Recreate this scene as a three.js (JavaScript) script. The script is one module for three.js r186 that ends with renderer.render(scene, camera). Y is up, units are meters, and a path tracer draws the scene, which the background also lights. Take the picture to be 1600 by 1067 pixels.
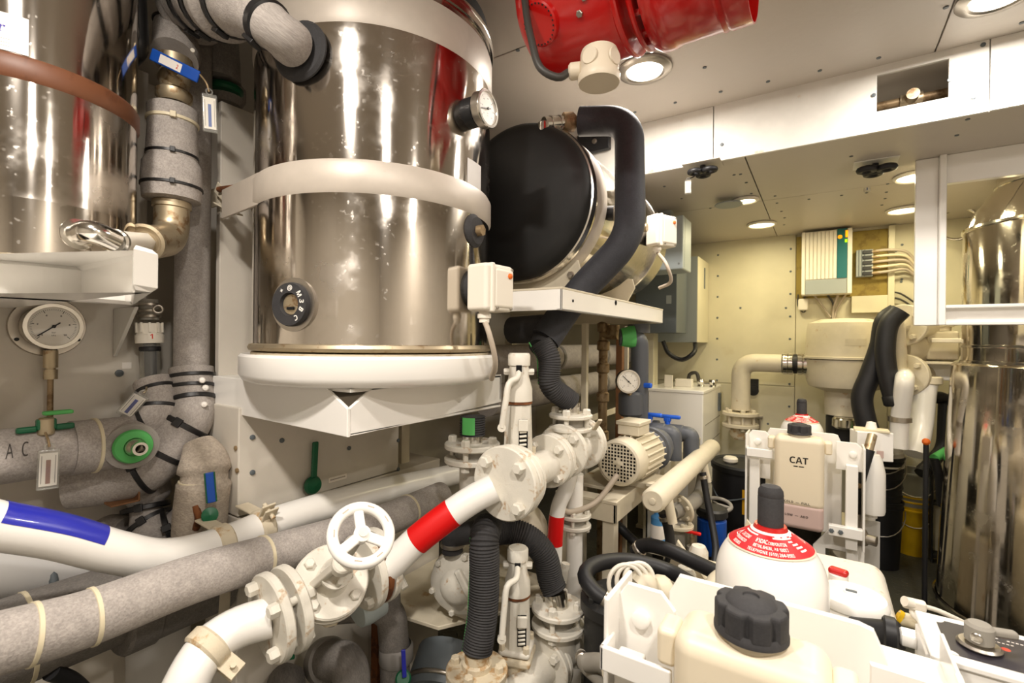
import * as THREE from 'three';
import { RoundedBoxGeometry } from 'three/addons/geometries/RoundedBoxGeometry.js';
import { RectAreaLightUniformsLib } from 'three/addons/lights/RectAreaLightUniformsLib.js';
import { mergeGeometries, mergeVertices } from 'three/addons/utils/BufferGeometryUtils.js';

// ---------------------------------------------------------------- camera, exposure
// Room axes: x to starboard, y up, -z along the length of the room. Floor plates at y = 0.
const scene = new THREE.Scene();
scene.background = new THREE.Color(0x000000);
const FL = 744, EYE = 1.2;
const camera = new THREE.PerspectiveCamera(2 * Math.atan(533.5 / FL) * 180 / Math.PI, 1600 / 1067, 0.05, 30);
camera.rotation.order = 'YXZ';
camera.position.set(0, EYE, 0);
camera.rotation.set(0, 33 * Math.PI / 180, 0.6 * Math.PI / 180);
camera.focus = 1.15; camera.userData.fStop = 5.6;
camera.updateMatrixWorld();
scene.add(camera);
const renderer = new THREE.WebGLRenderer({ antialias: true });
renderer.toneMapping = THREE.LinearToneMapping;
renderer.toneMappingExposure = 0.82;
renderer.shadowMap.enabled = true;
RectAreaLightUniformsLib.init();

const CEIL = 2.12, LOWC = 1.905, FAR = 3.55, BEAM = 1.98;   // heights and distances along -z, metres

// ---------------------------------------------------------------- helpers
const V = (x, y, z) => new THREE.Vector3(x, y, z);
const Q0 = new THREE.Quaternion(), UP = V(0, 1, 0), D1 = V(0, 0, -1), DX = V(1, 0, 0);
// surveyed point: where the sight line through a photo position meets a measured distance or a plane of the room
const dirOf = (px, py) => V((px - 800) / FL, -(py - 533.5) / FL, -1).applyQuaternion(camera.quaternion);
const P = (px, py, d) => dirOf(px, py).multiplyScalar(d).add(camera.position);
const onX = (px, py, X) => { const d = dirOf(px, py); return d.multiplyScalar(X / d.x).add(camera.position); };
const onZ = (px, py, Z) => { const d = dirOf(px, py); return d.multiplyScalar(-Z / d.z).add(camera.position); };
const onY = (px, py, Y) => { const d = dirOf(px, py); return d.multiplyScalar((Y - EYE) / d.y).add(camera.position); };
function onCyl(px, py, c, R) {   // upright cylinder
  const d = dirOf(px, py), ox = -c.x, oz = -c.z;
  const a = d.x * d.x + d.z * d.z, b = d.x * ox + d.z * oz, k = ox * ox + oz * oz - R * R;
  const disc = Math.max(0, b * b - a * k), t = (-b - Math.sqrt(disc)) / a;
  const p = d.multiplyScalar(t).add(camera.position);
  return { p, a: Math.atan2(p.z - c.z, p.x - c.x), n: V(p.x - c.x, 0, p.z - c.z).normalize() };
}
let seed = 7;
const rnd = () => { seed = (seed * 1664525 + 1013904223) % 4294967296; return seed / 4294967296; };
const rr = (a, b) => a + (b - a) * rnd();

const used = {};
function numbered(n) { used[n] = (used[n] ?? -1) + 1; return used[n] ? n + '_' + String(used[n]).padStart(3, '0') : n; }
const things = [];
function T(name, label, category, group) {
  const o = new THREE.Group(); o.name = numbered(name); scene.add(o);
  o.userData = { label, category }; if (group) o.userData.group = group;
  things.push(o); return o;
}
function S(name, label) { const o = new THREE.Group(); o.name = name; o.userData = { kind: 'structure', label }; scene.add(o); things.push(o); return o; }
function M(parent, name, geo, mat, label) {
  const m = new THREE.Mesh(Array.isArray(geo) ? mergeGeometries(geo.map(g => g.index ? g.toNonIndexed() : g)) : geo, mat);
  m.name = name; m.castShadow = m.receiveShadow = true; if (label) m.userData.label = label;
  parent.add(m); return m;
}
function rebase() {   // put each thing's origin at its base
  for (const o of things) {
    const b = new THREE.Box3().setFromObject(o), c = b.getCenter(V()); c.y = b.min.y;
    if (!isFinite(c.x)) continue;
    for (const k of o.children) k.position.sub(c);
    o.position.copy(c);
  }
}
const quat = dir => new THREE.Quaternion().setFromUnitVectors(UP, dir.clone().normalize());
function geoFrom(pos, nor, uv, idx) {
  const g = new THREE.BufferGeometry();
  g.setAttribute('position', new THREE.Float32BufferAttribute(pos, 3));
  g.setAttribute('normal', new THREE.Float32BufferAttribute(nor, 3));
  g.setAttribute('uv', new THREE.Float32BufferAttribute(uv, 2));
  g.setIndex(idx); return g;
}
// profile of [radius, height] turned about dir from o; soft where the profile bends gently
function rev(prof, o, dir = UP, seg = 32, a0 = 0, a1 = Math.PI * 2) {
  const pos = [], nor = [], uv = [], idx = [], q = quat(dir), n = prof.length, sn = [];
  for (let i = 0; i < n - 1; i++) { const dr = prof[i + 1][0] - prof[i][0], dt = prof[i + 1][1] - prof[i][1], l = Math.hypot(dr, dt) || 1; sn.push([dt / l, -dr / l]); }
  let vl = 0;
  for (let i = 0; i < n - 1; i++) {
    const ends = [0, 1].map(e => {
      const k = i + (e ? 1 : -1), m = sn[i], nb = sn[k];
      if (nb && nb[0] * m[0] + nb[1] * m[1] > 0.75) { const x = m[0] + nb[0], y = m[1] + nb[1], l = Math.hypot(x, y); return [x / l, y / l]; }
      return m;
    });
    const base = pos.length / 3, L = Math.hypot(prof[i + 1][0] - prof[i][0], prof[i + 1][1] - prof[i][1]);
    const rm = Math.max(prof[i][0], prof[i + 1][0]);
    for (let e = 0; e < 2; e++) for (let j = 0; j <= seg; j++) {
      const a = a0 + (a1 - a0) * j / seg, [r, t] = prof[i + e], c = Math.cos(a), s = Math.sin(a);
      const v = V(r * c, t, r * s).applyQuaternion(q).add(o), w = V(ends[e][0] * c, ends[e][1], ends[e][0] * s).applyQuaternion(q);
      pos.push(v.x, v.y, v.z); nor.push(w.x, w.y, w.z); uv.push(a * rm, vl + e * L);
    }
    for (let j = 0; j < seg; j++) { const A = base + j, B = A + seg + 1; idx.push(A, B, A + 1, B, B + 1, A + 1); }
    vl += L;
  }
  return geoFrom(pos, nor, uv, idx);
}
const cyl = (a, b, r, r2 = r, seg = 24) => { const d = b.clone().sub(a), L = d.length(); return rev([[0, 0], [r, 0], [r2, L], [0, L]], a, d, seg); };
// cylinder with small rounded rims
function drum(a, dir, L, r, e = 0.003, seg = 32) { return rev([[0, 0], [r - e, 0], [r, e], [r, L - e], [r - e, L], [0, L]], a, dir, seg); }
const ringG = (o, dir, R, r, w, seg = 32) => rev([[R, 0], [R + r, 0.15 * w], [R + r, 0.85 * w], [R, w]], o.clone().addScaledVector(dir.clone().normalize(), -w / 2), dir, seg);
function torus(o, dir, R, r, seg = 40, ts = 10) { const g = new THREE.TorusGeometry(R, r, ts, seg); g.applyQuaternion(new THREE.Quaternion().setFromUnitVectors(V(0, 0, 1), dir.clone().normalize())); g.translate(o.x, o.y, o.z); return g; }
function bend(pts, rad = 0.05, n = 8) {   // polyline with rounded corners
  const out = [pts[0].clone()];
  for (let i = 1; i < pts.length - 1; i++) {
    const p = pts[i], a = pts[i - 1].clone().sub(p), b = pts[i + 1].clone().sub(p), k = Math.min(rad, a.length() * 0.49, b.length() * 0.49);
    const s = p.clone().addScaledVector(a.normalize(), k), e = p.clone().addScaledVector(b.normalize(), k);
    for (let j = 0; j <= n; j++) { const t = j / n; out.push(s.clone().multiplyScalar((1 - t) * (1 - t)).addScaledVector(p, 2 * t * (1 - t)).addScaledVector(e, t * t)); }
  }
  out.push(pts[pts.length - 1].clone()); return out;
}
const spline = (pts, n = 48) => new THREE.CatmullRomCurve3(pts, false, 'centripetal').getSpacedPoints(n);
// tube along points; r is a number or a function of (fraction, metres); arc limits the angles about the upward side
function sweep(path, r, seg = 16, caps = true, arc) {
  const n = path.length, pos = [], nor = [], uv = [], idx = [], f = typeof r === 'function' ? r : () => r;
  const tan = path.map((p, i) => path[Math.min(n - 1, i + 1)].clone().sub(path[Math.max(0, i - 1)]).normalize());
  let N = UP.clone().addScaledVector(tan[0], -tan[0].y); if (N.length() < 0.1) N = DX.clone().addScaledVector(tan[0], -tan[0].x); N.normalize();
  const len = [0]; for (let i = 1; i < n; i++) len.push(len[i - 1] + path[i].distanceTo(path[i - 1]));
  const rad = path.map((p, i) => f(len[i] / len[n - 1], len[i]));
  const [a0, a1] = arc || [0, Math.PI * 2];
  for (let i = 0; i < n; i++) {
    N.addScaledVector(tan[i], -N.dot(tan[i])).normalize();
    const B = tan[i].clone().cross(N);
    const sl = i > 0 && i < n - 1 ? (rad[i + 1] - rad[i - 1]) / (len[i + 1] - len[i - 1] || 1) : 0;
    for (let j = 0; j <= seg; j++) {
      const a = a0 + (a1 - a0) * j / seg, d = N.clone().multiplyScalar(Math.cos(a)).addScaledVector(B, Math.sin(a));
      const v = path[i].clone().addScaledVector(d, rad[i]); pos.push(v.x, v.y, v.z);
      d.addScaledVector(tan[i], -sl).normalize(); nor.push(d.x, d.y, d.z); uv.push(a * rad[0], len[i]);
    }
  }
  for (let i = 0; i < n - 1; i++) for (let j = 0; j < seg; j++) { const A = i * (seg + 1) + j, B = A + seg + 1; idx.push(A, A + 1, B, A + 1, B + 1, B); }
  if (caps && !arc) for (const i of [0, n - 1]) {
    const c = pos.length / 3, t = tan[i].clone().multiplyScalar(i ? 1 : -1);
    pos.push(path[i].x, path[i].y, path[i].z); nor.push(t.x, t.y, t.z); uv.push(0, 0);
    for (let j = 0; j <= seg; j++) { const k = (i * (seg + 1) + j) * 3; pos.push(pos[k], pos[k + 1], pos[k + 2]); nor.push(t.x, t.y, t.z); uv.push(pos[k], pos[k + 1]); }
    for (let j = 0; j < seg; j++) i ? idx.push(c, c + 1 + j, c + 2 + j) : idx.push(c, c + 2 + j, c + 1 + j);
  }
  return geoFrom(pos, nor, uv, idx);
}
function boxUV(g) {   // uv in metres from the dominant side
  const p = g.attributes.position, n = g.attributes.normal, u = new Float32Array(p.count * 2);
  for (let i = 0; i < p.count; i++) {
    const ax = Math.abs(n.getX(i)), ay = Math.abs(n.getY(i)), az = Math.abs(n.getZ(i));
    if (ax >= ay && ax >= az) { u[2 * i] = p.getZ(i); u[2 * i + 1] = p.getY(i); } else if (ay >= az) { u[2 * i] = p.getX(i); u[2 * i + 1] = p.getZ(i); } else { u[2 * i] = p.getX(i); u[2 * i + 1] = p.getY(i); }
  }
  g.setAttribute('uv', new THREE.BufferAttribute(u, 2)); return g;
}
function box(c, sx, sy, sz, e = 0.003, q, segs = 2) {
  const g = e > 0 ? new RoundedBoxGeometry(sx, sy, sz, segs, Math.min(e, sx / 2.01, sy / 2.01, sz / 2.01)) : new THREE.BoxGeometry(sx, sy, sz);
  boxUV(g); if (q) g.applyQuaternion(q); g.translate(c.x, c.y, c.z); return g;
}
// box from two corners
const bx = (x0, x1, y0, y1, z0, z1, e = 0.002) => box(V((x0 + x1) / 2, (y0 + y1) / 2, -(z0 + z1) / 2), Math.abs(x1 - x0), Math.abs(y1 - y0), Math.abs(z1 - z0), e);
// frame with local y along dir and local z near 'face'
function basis(dir, face) { const y = dir.clone().normalize(), z = face.clone().addScaledVector(y, -face.dot(y)).normalize(), x = y.clone().cross(z); return new THREE.Quaternion().setFromRotationMatrix(new THREE.Matrix4().makeBasis(x, y, z)); }
function barBetween(a, b, w, d, face = D1, e = 0.002) { const v = b.clone().sub(a); return box(a.clone().add(b).multiplyScalar(0.5), w, v.length(), d, e, basis(v, face)); }
// flat plate from outline [[u, v]...] in the plane of x/y, pushed to thickness t along z, then placed
function plate(out, t, o, q = Q0, e = 0.0015, holes = []) {
  const sh = new THREE.Shape(out.map(p => new THREE.Vector2(p[0], p[1])));
  for (const h of holes) sh.holes.push(new THREE.Path(h.map(p => new THREE.Vector2(p[0], p[1]))));
  const g = new THREE.ExtrudeGeometry(sh, { depth: t - 2 * e, bevelEnabled: e > 0, bevelSize: e, bevelThickness: e, bevelSegments: 1, curveSegments: 12 });
  g.translate(0, 0, e); g.applyQuaternion(q); g.translate(o.x, o.y, o.z); return g;
}
const circ = (x, y, r, n = 16) => Array.from({ length: n }, (_, i) => [x + r * Math.cos(-i / n * 6.28319), y + r * Math.sin(-i / n * 6.28319)]);
const boltCache = {};
function bolt(parent, p, dir, r, h, mat, sides = 6, name = 'bolt') {
  const k = [r, h, sides].join();
  const g = boltCache[k] ||= (() => { const q = rev([[0, -h * 0.2], [r, -h * 0.2], [r, h * 0.8], [r * 0.78, h], [0, h]], V(0, 0, 0), UP, sides).toNonIndexed(); if (sides < 10) q.computeVertexNormals(); return q; })();
  const m = M(parent, name, g, mat); m.position.copy(p); m.quaternion.copy(quat(dir)); return m;
}
function around(dir) { const d = dir.clone().normalize(), u = (Math.abs(d.y) > 0.9 ? DX : UP).clone().cross(d).normalize(); return [u, d.clone().cross(u)]; }
function flange(parent, c, dir, R, th, mat, n = 4, br = 0.011, side = 1, ph = 0.6, bore = 0) {
  const d = dir.clone().normalize(), o = c.clone().addScaledVector(d, -th / 2);
  const f = M(parent, 'flange', rev([[bore, 0], [R - 0.003, 0], [R, 0.003], [R, th - 0.003], [R - 0.003, th], [bore, th]], o, d, 40), mat);
  const [u, w] = around(d);
  for (let i = 0; i < n; i++) { const a = ph + i / n * 6.28319; bolt(parent, c.clone().addScaledVector(u, Math.cos(a) * R * 0.75).addScaledVector(w, Math.sin(a) * R * 0.75).addScaledVector(d, side * th / 2), d.clone().multiplyScalar(side), br, br * 1.3, mat); }
  return f;
}
function flangePair(parent, c, dir, R, th, gap, mat, n = 4, br = 0.011, ph = 0.6) {
  const d = dir.clone().normalize(), s = (th + gap) / 2;
  flange(parent, c.clone().addScaledVector(d, s), d, R, th, mat, n, br, 1, ph);
  flange(parent, c.clone().addScaledVector(d, -s), d, R, th, mat, n, br, -1, ph);
  const [u, w] = around(d);
  M(parent, 'gasket', drum(c.clone().addScaledVector(d, -gap / 2), d, gap, R * 0.62, 0.0005), mat === X.valve ? X.gasket : mat);
  for (let i = 0; i < n; i++) { const a = ph + i / n * 6.28319, p = c.clone().addScaledVector(u, Math.cos(a) * R * 0.75).addScaledVector(w, Math.sin(a) * R * 0.75); M(parent, 'stud', cyl(p.clone().addScaledVector(d, -gap / 2), p.clone().addScaledVector(d, gap / 2), br * 0.6, br * 0.6, 8), mat); }
}
// cable tie round a pipe: band and buckle
function tie(parent, c, dir, R, w, mat, buckleDir, name = 'cable_tie') {
  const d = dir.clone().normalize(), m = M(parent, name, ringG(c, d, R - 0.002, 0.004, w, 28), mat);
  if (buckleDir) { const b = buckleDir.clone().addScaledVector(d, -buckleDir.dot(d)).normalize(); M(m, 'buckle', box(c.clone().addScaledVector(b, R + 0.003), w * 1.3, 0.008, w * 1.5, 0.0015, basis(b, d)), mat); }
  return m;
}
const toCam = p => camera.position.clone().sub(p).normalize();
// split pipe clamp with ears and a bolt
function clamp(parent, c, dir, R, mat, earDir, w = 0.03) {
  const d = dir.clone().normalize(), e = earDir.clone().addScaledVector(d, -earDir.dot(d)).normalize();
  const k = M(parent, 'pipe_clamp', ringG(c, d, R, 0.005, w, 28), mat), s = d.clone().cross(e);
  for (const t of [-1, 1]) M(k, 'clamp_ear', box(c.clone().addScaledVector(e, R + 0.016).addScaledVector(s, t * 0.007), 0.005, 0.036, w, 0.0015, basis(e, d)), mat);
  const bp = c.clone().addScaledVector(e, R + 0.02);
  M(k, 'clamp_bolt', cyl(bp.clone().addScaledVector(s, -0.022), bp.clone().addScaledVector(s, 0.022), 0.005, 0.005, 8), mat);
  return k;
}

// ---------------------------------------------------------------- textures
const TAU = Math.PI * 2;
function noiseGrid(n) { const g = new Float32Array(n * n); for (let i = 0; i < n * n; i++) g[i] = rnd(); return g; }
function makeFbm(oct, base) { const gs = []; for (let o = 0; o < oct; o++) gs.push([base << o, noiseGrid(base << o)]);
  return (x, y) => { let v = 0, a = 0.5, s = 0; for (const [n, g] of gs) { const fx = x * n, fy = y * n, x0 = Math.floor(fx), y0 = Math.floor(fy); let u = fx - x0, w = fy - y0; u = u * u * (3 - 2 * u); w = w * w * (3 - 2 * w);
    const at = (i, j) => g[((j % n + n) % n) * n + ((i % n + n) % n)]; v += a * ((at(x0, y0) * (1 - u) + at(x0 + 1, y0) * u) * (1 - w) + (at(x0, y0 + 1) * (1 - u) + at(x0 + 1, y0 + 1) * u) * w); s += a; a *= 0.6; } return v / s; }; }
function tex(n, metres, fn, srgb = true) {
  const d = new Uint8Array(n * n * 4);
  for (let y = 0; y < n; y++) for (let x = 0; x < n; x++) { const c = fn(x / n, y / n), i = (y * n + x) * 4; for (let k = 0; k < 3; k++) d[i + k] = Math.max(0, Math.min(255, (Array.isArray(c) ? c[k] : c) * 255)); d[i + 3] = 255; }
  const t = new THREE.DataTexture(d, n, n); t.wrapS = t.wrapT = THREE.RepeatWrapping; t.magFilter = THREE.LinearFilter; t.minFilter = THREE.LinearMipmapLinearFilter; t.generateMipmaps = true;
  if (srgb) t.colorSpace = THREE.SRGBColorSpace; t.repeat.set(1 / metres, 1 / metres); t.needsUpdate = true; return t;
}
function canvasTex(w, h, draw) { const c = document.createElement('canvas'); c.width = w; c.height = h; const g = c.getContext('2d'); draw(g, w, h); const t = new THREE.CanvasTexture(c); t.colorSpace = THREE.SRGBColorSpace; t.anisotropy = 8; return t; }
const fA = makeFbm(5, 8), fB = makeFbm(4, 16), fC = makeFbm(3, 64), fD = makeFbm(6, 4);
const sm = (a, b, x) => { x = Math.max(0, Math.min(1, (x - a) / (b - a))); return x * x * (3 - 2 * x); };
const mix = (a, b, t) => a.map((v, i) => v + (b[i] - v) * t);
const foamMap = c => tex(256, 0.16, (x, y) => { const s = fC(x, y), b = fA(x, y); const k = 0.95 + 0.26 * (s - 0.5) + 0.16 * (b - 0.5); return c.map(v => v * k); });
const foamBump = tex(256, 0.16, (x, y) => 0.5 + 0.5 * (fC(x, y) - 0.5), false);
const paintMap = (c, stain, amt, scale) => tex(512, scale, (x, y) => { const m = 0.97 + 0.06 * (fA(x, y) - 0.5), s = sm(amt, amt + 0.14, fD(x, y)) * (0.4 + 0.6 * fC(x, y)); return mix(c.map(v => v * m), stain, s * 0.75); });
const smudge = tex(512, 0.6, (x, y) => { const b = fD(x, y), s = fC(x, y); const v = 0.28 + 0.55 * sm(0.5, 0.78, b) + 0.25 * sm(0.68, 0.8, s); return [0, v, 1]; }, false);
const panelBump = tex(256, 0.5, (x, y) => fA(x, y), false);
const tread = tex(256, 0.08, (x, y) => { const f = (u, v, s) => { const a = (u + v * s) * 0.7071, b = (u - v * s) * 0.7071; return sm(0.07, 0.03, Math.abs(b)) * sm(0.2, 0.14, Math.abs(a)); }; let h = 0; for (const [cx, cy, s] of [[0.25, 0.25, 1], [0.75, 0.75, 1], [0.75, 0.25, -1], [0.25, 0.75, -1]]) h = Math.max(h, f(x - cx, y - cy, s)); return h; }, false);

// ---------------------------------------------------------------- materials (sRGB base colours)
const st = (o) => new THREE.MeshStandardMaterial(o);
const ph = (o) => new THREE.MeshPhysicalMaterial(o);
const X = {
  ceil: st({ color: 0xc2bab0, roughness: 0.42, bumpMap: panelBump, bumpScale: 0.0012 }),
  wall: st({ map: paintMap([0.84, 0.81, 0.76], [0.74, 0.68, 0.6], 0.68, 0.9), roughness: 0.45, bumpMap: panelBump, bumpScale: 0.001 }),
  farwall: st({ map: paintMap([0.86, 0.83, 0.72], [0.78, 0.73, 0.6], 0.72, 1.1), roughness: 0.5 }),
  white: st({ map: paintMap([0.91, 0.9, 0.87], [0.7, 0.5, 0.3], 0.7, 0.4), roughness: 0.36, bumpMap: panelBump, bumpScale: 0.0006 }),
  gloss: ph({ color: 0xf2efe9, roughness: 0.3, clearcoat: 0.5, clearcoatRoughness: 0.2 }),
  valve: st({ map: paintMap([0.88, 0.86, 0.81], [0.55, 0.34, 0.14], 0.62, 0.22), roughness: 0.42, bumpMap: foamBump, bumpScale: 0.0004 }),
  rusty: st({ map: paintMap([0.85, 0.8, 0.7], [0.62, 0.42, 0.2], 0.53, 0.16), roughness: 0.7, bumpMap: foamBump, bumpScale: 0.0008 }),
  rust: st({ map: paintMap([0.48, 0.28, 0.13], [0.25, 0.13, 0.06], 0.45, 0.1), roughness: 0.85 }),
  cream: st({ map: paintMap([0.85, 0.81, 0.72], [0.6, 0.42, 0.22], 0.66, 0.3), roughness: 0.5 }),
  gasket: st({ color: 0x8f8a80, roughness: 0.7 }),
  steel: ph({ color: 0xcfc8bf, metalness: 1, roughness: 0.36, roughnessMap: smudge, metalnessMap: smudge, anisotropy: 0.75, anisotropyRotation: Math.PI / 2 }),
  steelDull: st({ color: 0xb9b2a8, metalness: 1, roughness: 0.34 }),
  chrome: st({ color: 0xd8d4cc, metalness: 1, roughness: 0.16 }),
  brass: st({ map: paintMap([0.74, 0.68, 0.57], [0.45, 0.3, 0.16], 0.55, 0.15), metalness: 0.75, roughness: 0.4 }),
  bronze: st({ map: paintMap([0.62, 0.53, 0.4], [0.36, 0.26, 0.16], 0.5, 0.15), metalness: 0.5, roughness: 0.5 }),
  band: st({ map: paintMap([0.78, 0.74, 0.69], [0.45, 0.3, 0.18], 0.72, 0.25), roughness: 0.45, metalness: 0.15 }),
  brown: st({ map: paintMap([0.43, 0.26, 0.16], [0.33, 0.19, 0.11], 0.55, 0.12), roughness: 0.5 }),
  foam: st({ map: foamMap([0.675, 0.645, 0.62]), roughness: 0.95, bumpMap: foamBump, bumpScale: 0.0012 }),
  foamDark: st({ map: foamMap([0.5, 0.48, 0.46]), roughness: 0.95, bumpMap: foamBump, bumpScale: 0.0012 }),
  foamTan: st({ map: foamMap([0.7, 0.65, 0.59]), roughness: 0.95, bumpMap: foamBump, bumpScale: 0.002 }),
  greyPipe: st({ color: 0x8e8a86, roughness: 0.6 }),
  pvc: st({ color: 0x53565c, roughness: 0.45 }),
  black: st({ color: 0x17171a, roughness: 0.5 }),
  rubber: st({ map: foamMap([0.2, 0.195, 0.2]), roughness: 0.75 }),
  blackFoam: st({ map: foamMap([0.2, 0.205, 0.23]), roughness: 0.7 }),
  lid: st({ color: 0x111111, roughness: 0.62 }),
  blackIron: st({ map: paintMap([0.12, 0.12, 0.12], [0.28, 0.26, 0.23], 0.6, 0.12), roughness: 0.5 }),
  dark: st({ color: 0x070605, roughness: 1 }),
  tieW: st({ color: 0xd8ccae, roughness: 0.5 }),
  tieB: st({ color: 0x1b1a1b, roughness: 0.4 }),
  red: ph({ color: 0xc00b08, roughness: 0.3, clearcoat: 0.6, clearcoatRoughness: 0.15 }),
  redTape: st({ color: 0xd40a0c, roughness: 0.4 }),
  blueTape: ph({ color: 0x2a2fa8, roughness: 0.28, clearcoat: 0.3 }),
  blue: st({ color: 0x0f4aa6, roughness: 0.4 }),
  blueBright: st({ color: 0x2160d8, roughness: 0.4 }),
  green: st({ color: 0x0b5b39, roughness: 0.4 }),
  greenL: st({ color: 0x59b862, roughness: 0.6 }),
  plastic: st({ color: 0xe9e2d4, roughness: 0.4 }),
  beige: st({ color: 0xd9ccb6, roughness: 0.45 }),
  orange: st({ color: 0xe06a12, roughness: 0.5 }),
  yellow: st({ color: 0xe0b60c, roughness: 0.45 }),
  grey: st({ color: 0x9aa0a0, roughness: 0.5 }),
  greyDark: st({ color: 0x5d6468, roughness: 0.5 }),
  paleBlue: st({ color: 0xb7c2c4, roughness: 0.45 }),
  cable: st({ color: 0x3a3733, roughness: 0.5 }),
  cableG: st({ color: 0xb3a695, roughness: 0.55 }),
  glass: ph({ color: 0xffffff, roughness: 0.03, transmission: 1, thickness: 0, ior: 1.45 }),
  clear: ph({ color: 0xf4f4f0, roughness: 0.12, transmission: 0.9, thickness: 0, ior: 1.45 }),
  paper: st({ color: 0xece6de, roughness: 0.7 }),
  bottle: ph({ color: 0xf5ead2, roughness: 0.4, transmission: 0.25, thickness: 0 }),
  coolant: ph({ color: 0xd3b8b0, roughness: 0.5, transmission: 0.15, thickness: 0 }),
  plate: st({ color: 0x4b4a42, roughness: 0.5, metalness: 0.35, bumpMap: tread, bumpScale: 0.0022 }),
  wood: st({ color: 0x77502f, roughness: 0.7 }),
  board: st({ map: paintMap([0.58, 0.5, 0.22], [0.42, 0.33, 0.12], 0.55, 0.3), roughness: 0.7 }),
  teal: st({ color: 0x0e6468, roughness: 0.4 }),
};

// ---------------------------------------------------------------- room shell
const LX = -2.05, RX = 1.7, BACK = -1.35;
{
  const f = S('floor', 'grey tread plate floor'); M(f, 'floor_plate', bx(LX - 0.1, RX + 0.1, -0.05, 0, BACK - 0.1, FAR + 0.1, 0), X.plate);
  const wl = S('wall_left', 'hull side behind the painted panels'); M(wl, 'hull_side', bx(LX - 0.1, LX, 0, CEIL, BACK, FAR, 0), X.wall);
  const wr = S('wall_right', 'painted side wall'); M(wr, 'wall_panel', bx(RX, RX + 0.1, 0, CEIL, BACK, FAR, 0), X.wall);
  const wb = S('wall_back', 'painted bulkhead'); M(wb, 'wall_panel', bx(LX - 0.1, RX + 0.1, 0, CEIL, BACK - 0.1, BACK, 0), X.wall);
  const wf = S('wall_far', 'pale yellow bulkhead panels with screws'); M(wf, 'bulkhead', bx(LX - 0.1, RX + 0.1, 0, CEIL, FAR + 0.012, FAR + 0.1, 0), X.farwall);
  const a = onZ(1243, 500, FAR).x, yb = onZ(1180, 601, FAR).y, b2 = onZ(1388, 480, FAR).x;
  const pan = (x0, x1, y0, y1) => M(wf, 'wall_panel', bx(x0, x1, y0, y1, FAR, FAR + 0.012, 0.002), X.farwall);
  pan(LX, a - 0.002, yb + 0.002, LOWC); pan(LX, a - 0.002, 0, yb - 0.002); pan(a + 0.002, b2 - 0.002, 0, LOWC); pan(b2 + 0.002, RX, 0, LOWC);
  const scr = (x, y) => bolt(wf, V(x, y, -FAR), V(0, 0, 1), 0.007, 0.003, X.greyDark, 10, 'screw');
  for (let i = 0; i < 9; i++) { scr(a - 0.03, LOWC - 0.09 - i * 0.145); scr(onZ(1121, 500, FAR).x, LOWC - 0.09 - i * 0.145); scr(b2 + 0.06, LOWC - 0.12 - i * 0.2); }
  for (const [x, y] of [[1157, 481], [1228, 481], [1200, 662], [1150, 660], [1408, 440], [1400, 392]]) { const p = onZ(x, y, FAR); scr(p.x, p.y); }

  const pw = S('wall_panels', 'cream painted wall panels on the hull side');
  M(pw, 'gauge_panel', bx(-1.53, -1.5, 0.62, 1.9, BACK, 0.53), X.wall);
  M(pw, 'lower_panel', bx(-1.53, -1.5, 0, 0.615, BACK, 0.5), X.wall);
  M(pw, 'recess_panel', bx(-1.6, -1.58, 1.02, 1.62, 0.5, 0.72), X.wall);
  M(pw, 'tank_panel', bx(-1.38, -1.36, 0.9, 1.84, 0.645, 1.3), X.wall);
  M(pw, 'foot_panel', bx(-1.53, -1.5, 0, 0.6, 0.502, 0.618), X.wall);
  const bc = M(pw, 'box_casing', [bx(-1.36, -1.2, 0.76, 1.03, 0.617, 1.149, 0.004), bx(-1.36, -1.2, 0.0, 0.757, 0.617, 1.36, 0.004)], X.wall);
  for (const [x, y] of [[394, 683], [394, 738], [395, 795], [622, 688], [622, 733], [622, 775], [440, 688], [545, 700]]) { const p = onX(x, y, -1.2); bolt(pw, p, DX, 0.0065, 0.004, X.greyDark, 12, 'screw'); }
  for (const [x, y] of [[369, 700], [371, 735]]) { const p = onZ(x, y, 0.617); bolt(pw, p, V(0, 0, 1), 0.006, 0.004, X.bronze, 12, 'screw'); }
  for (const [x, y] of [[186, 583], [132, 778], [44, 716], [78, 925], [46, 930]]) bolt(pw, onX(x, y, -1.5), DX, 0.009, 0.005, X.greyDark, 12, 'screw');
  const st0 = onX(198, 571, -1.499); M(pw, 'number_sticker', box(st0, 0.001, 0.016, 0.02, 0), X.paper);
  const ns = onX(528, 747, -1.199), nt = canvasTex(256, 64, (g, w, h) => { g.fillStyle = '#e8dfd2'; g.fillRect(0, 0, w, h); g.strokeStyle = '#b9ab9a'; g.lineWidth = 3; g.strokeRect(2, 2, w - 4, h - 4); g.fillStyle = '#7a6c5c'; for (let i = 0; i < 13; i++) g.fillRect(26 + i * 16, 26, 12, 12); });
  const nm = new THREE.PlaneGeometry(0.065, 0.018); nm.rotateY(Math.PI / 2); nm.translate(ns.x, ns.y, ns.z); M(pw, 'name_sticker', nm, st({ map: nt, roughness: 0.6 }));

  // ceilings and the beam between them
  const c = S('ceiling', 'off-white screwed ceiling panels'); M(c, 'deck', bx(LX - 0.1, RX + 0.1, CEIL + 0.012, CEIL + 0.1, BACK - 0.1, FAR + 0.1, 0), X.ceil);
  const sx = onY(1473, 50, CEIL).x, sz = -onY(800, 80, CEIL).z;
  const cp = (x0, x1, z0, z1) => M(c, 'ceiling_panel', bx(x0, x1, CEIL, CEIL + 0.012, z0, z1, 0.0015), X.ceil);
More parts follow.
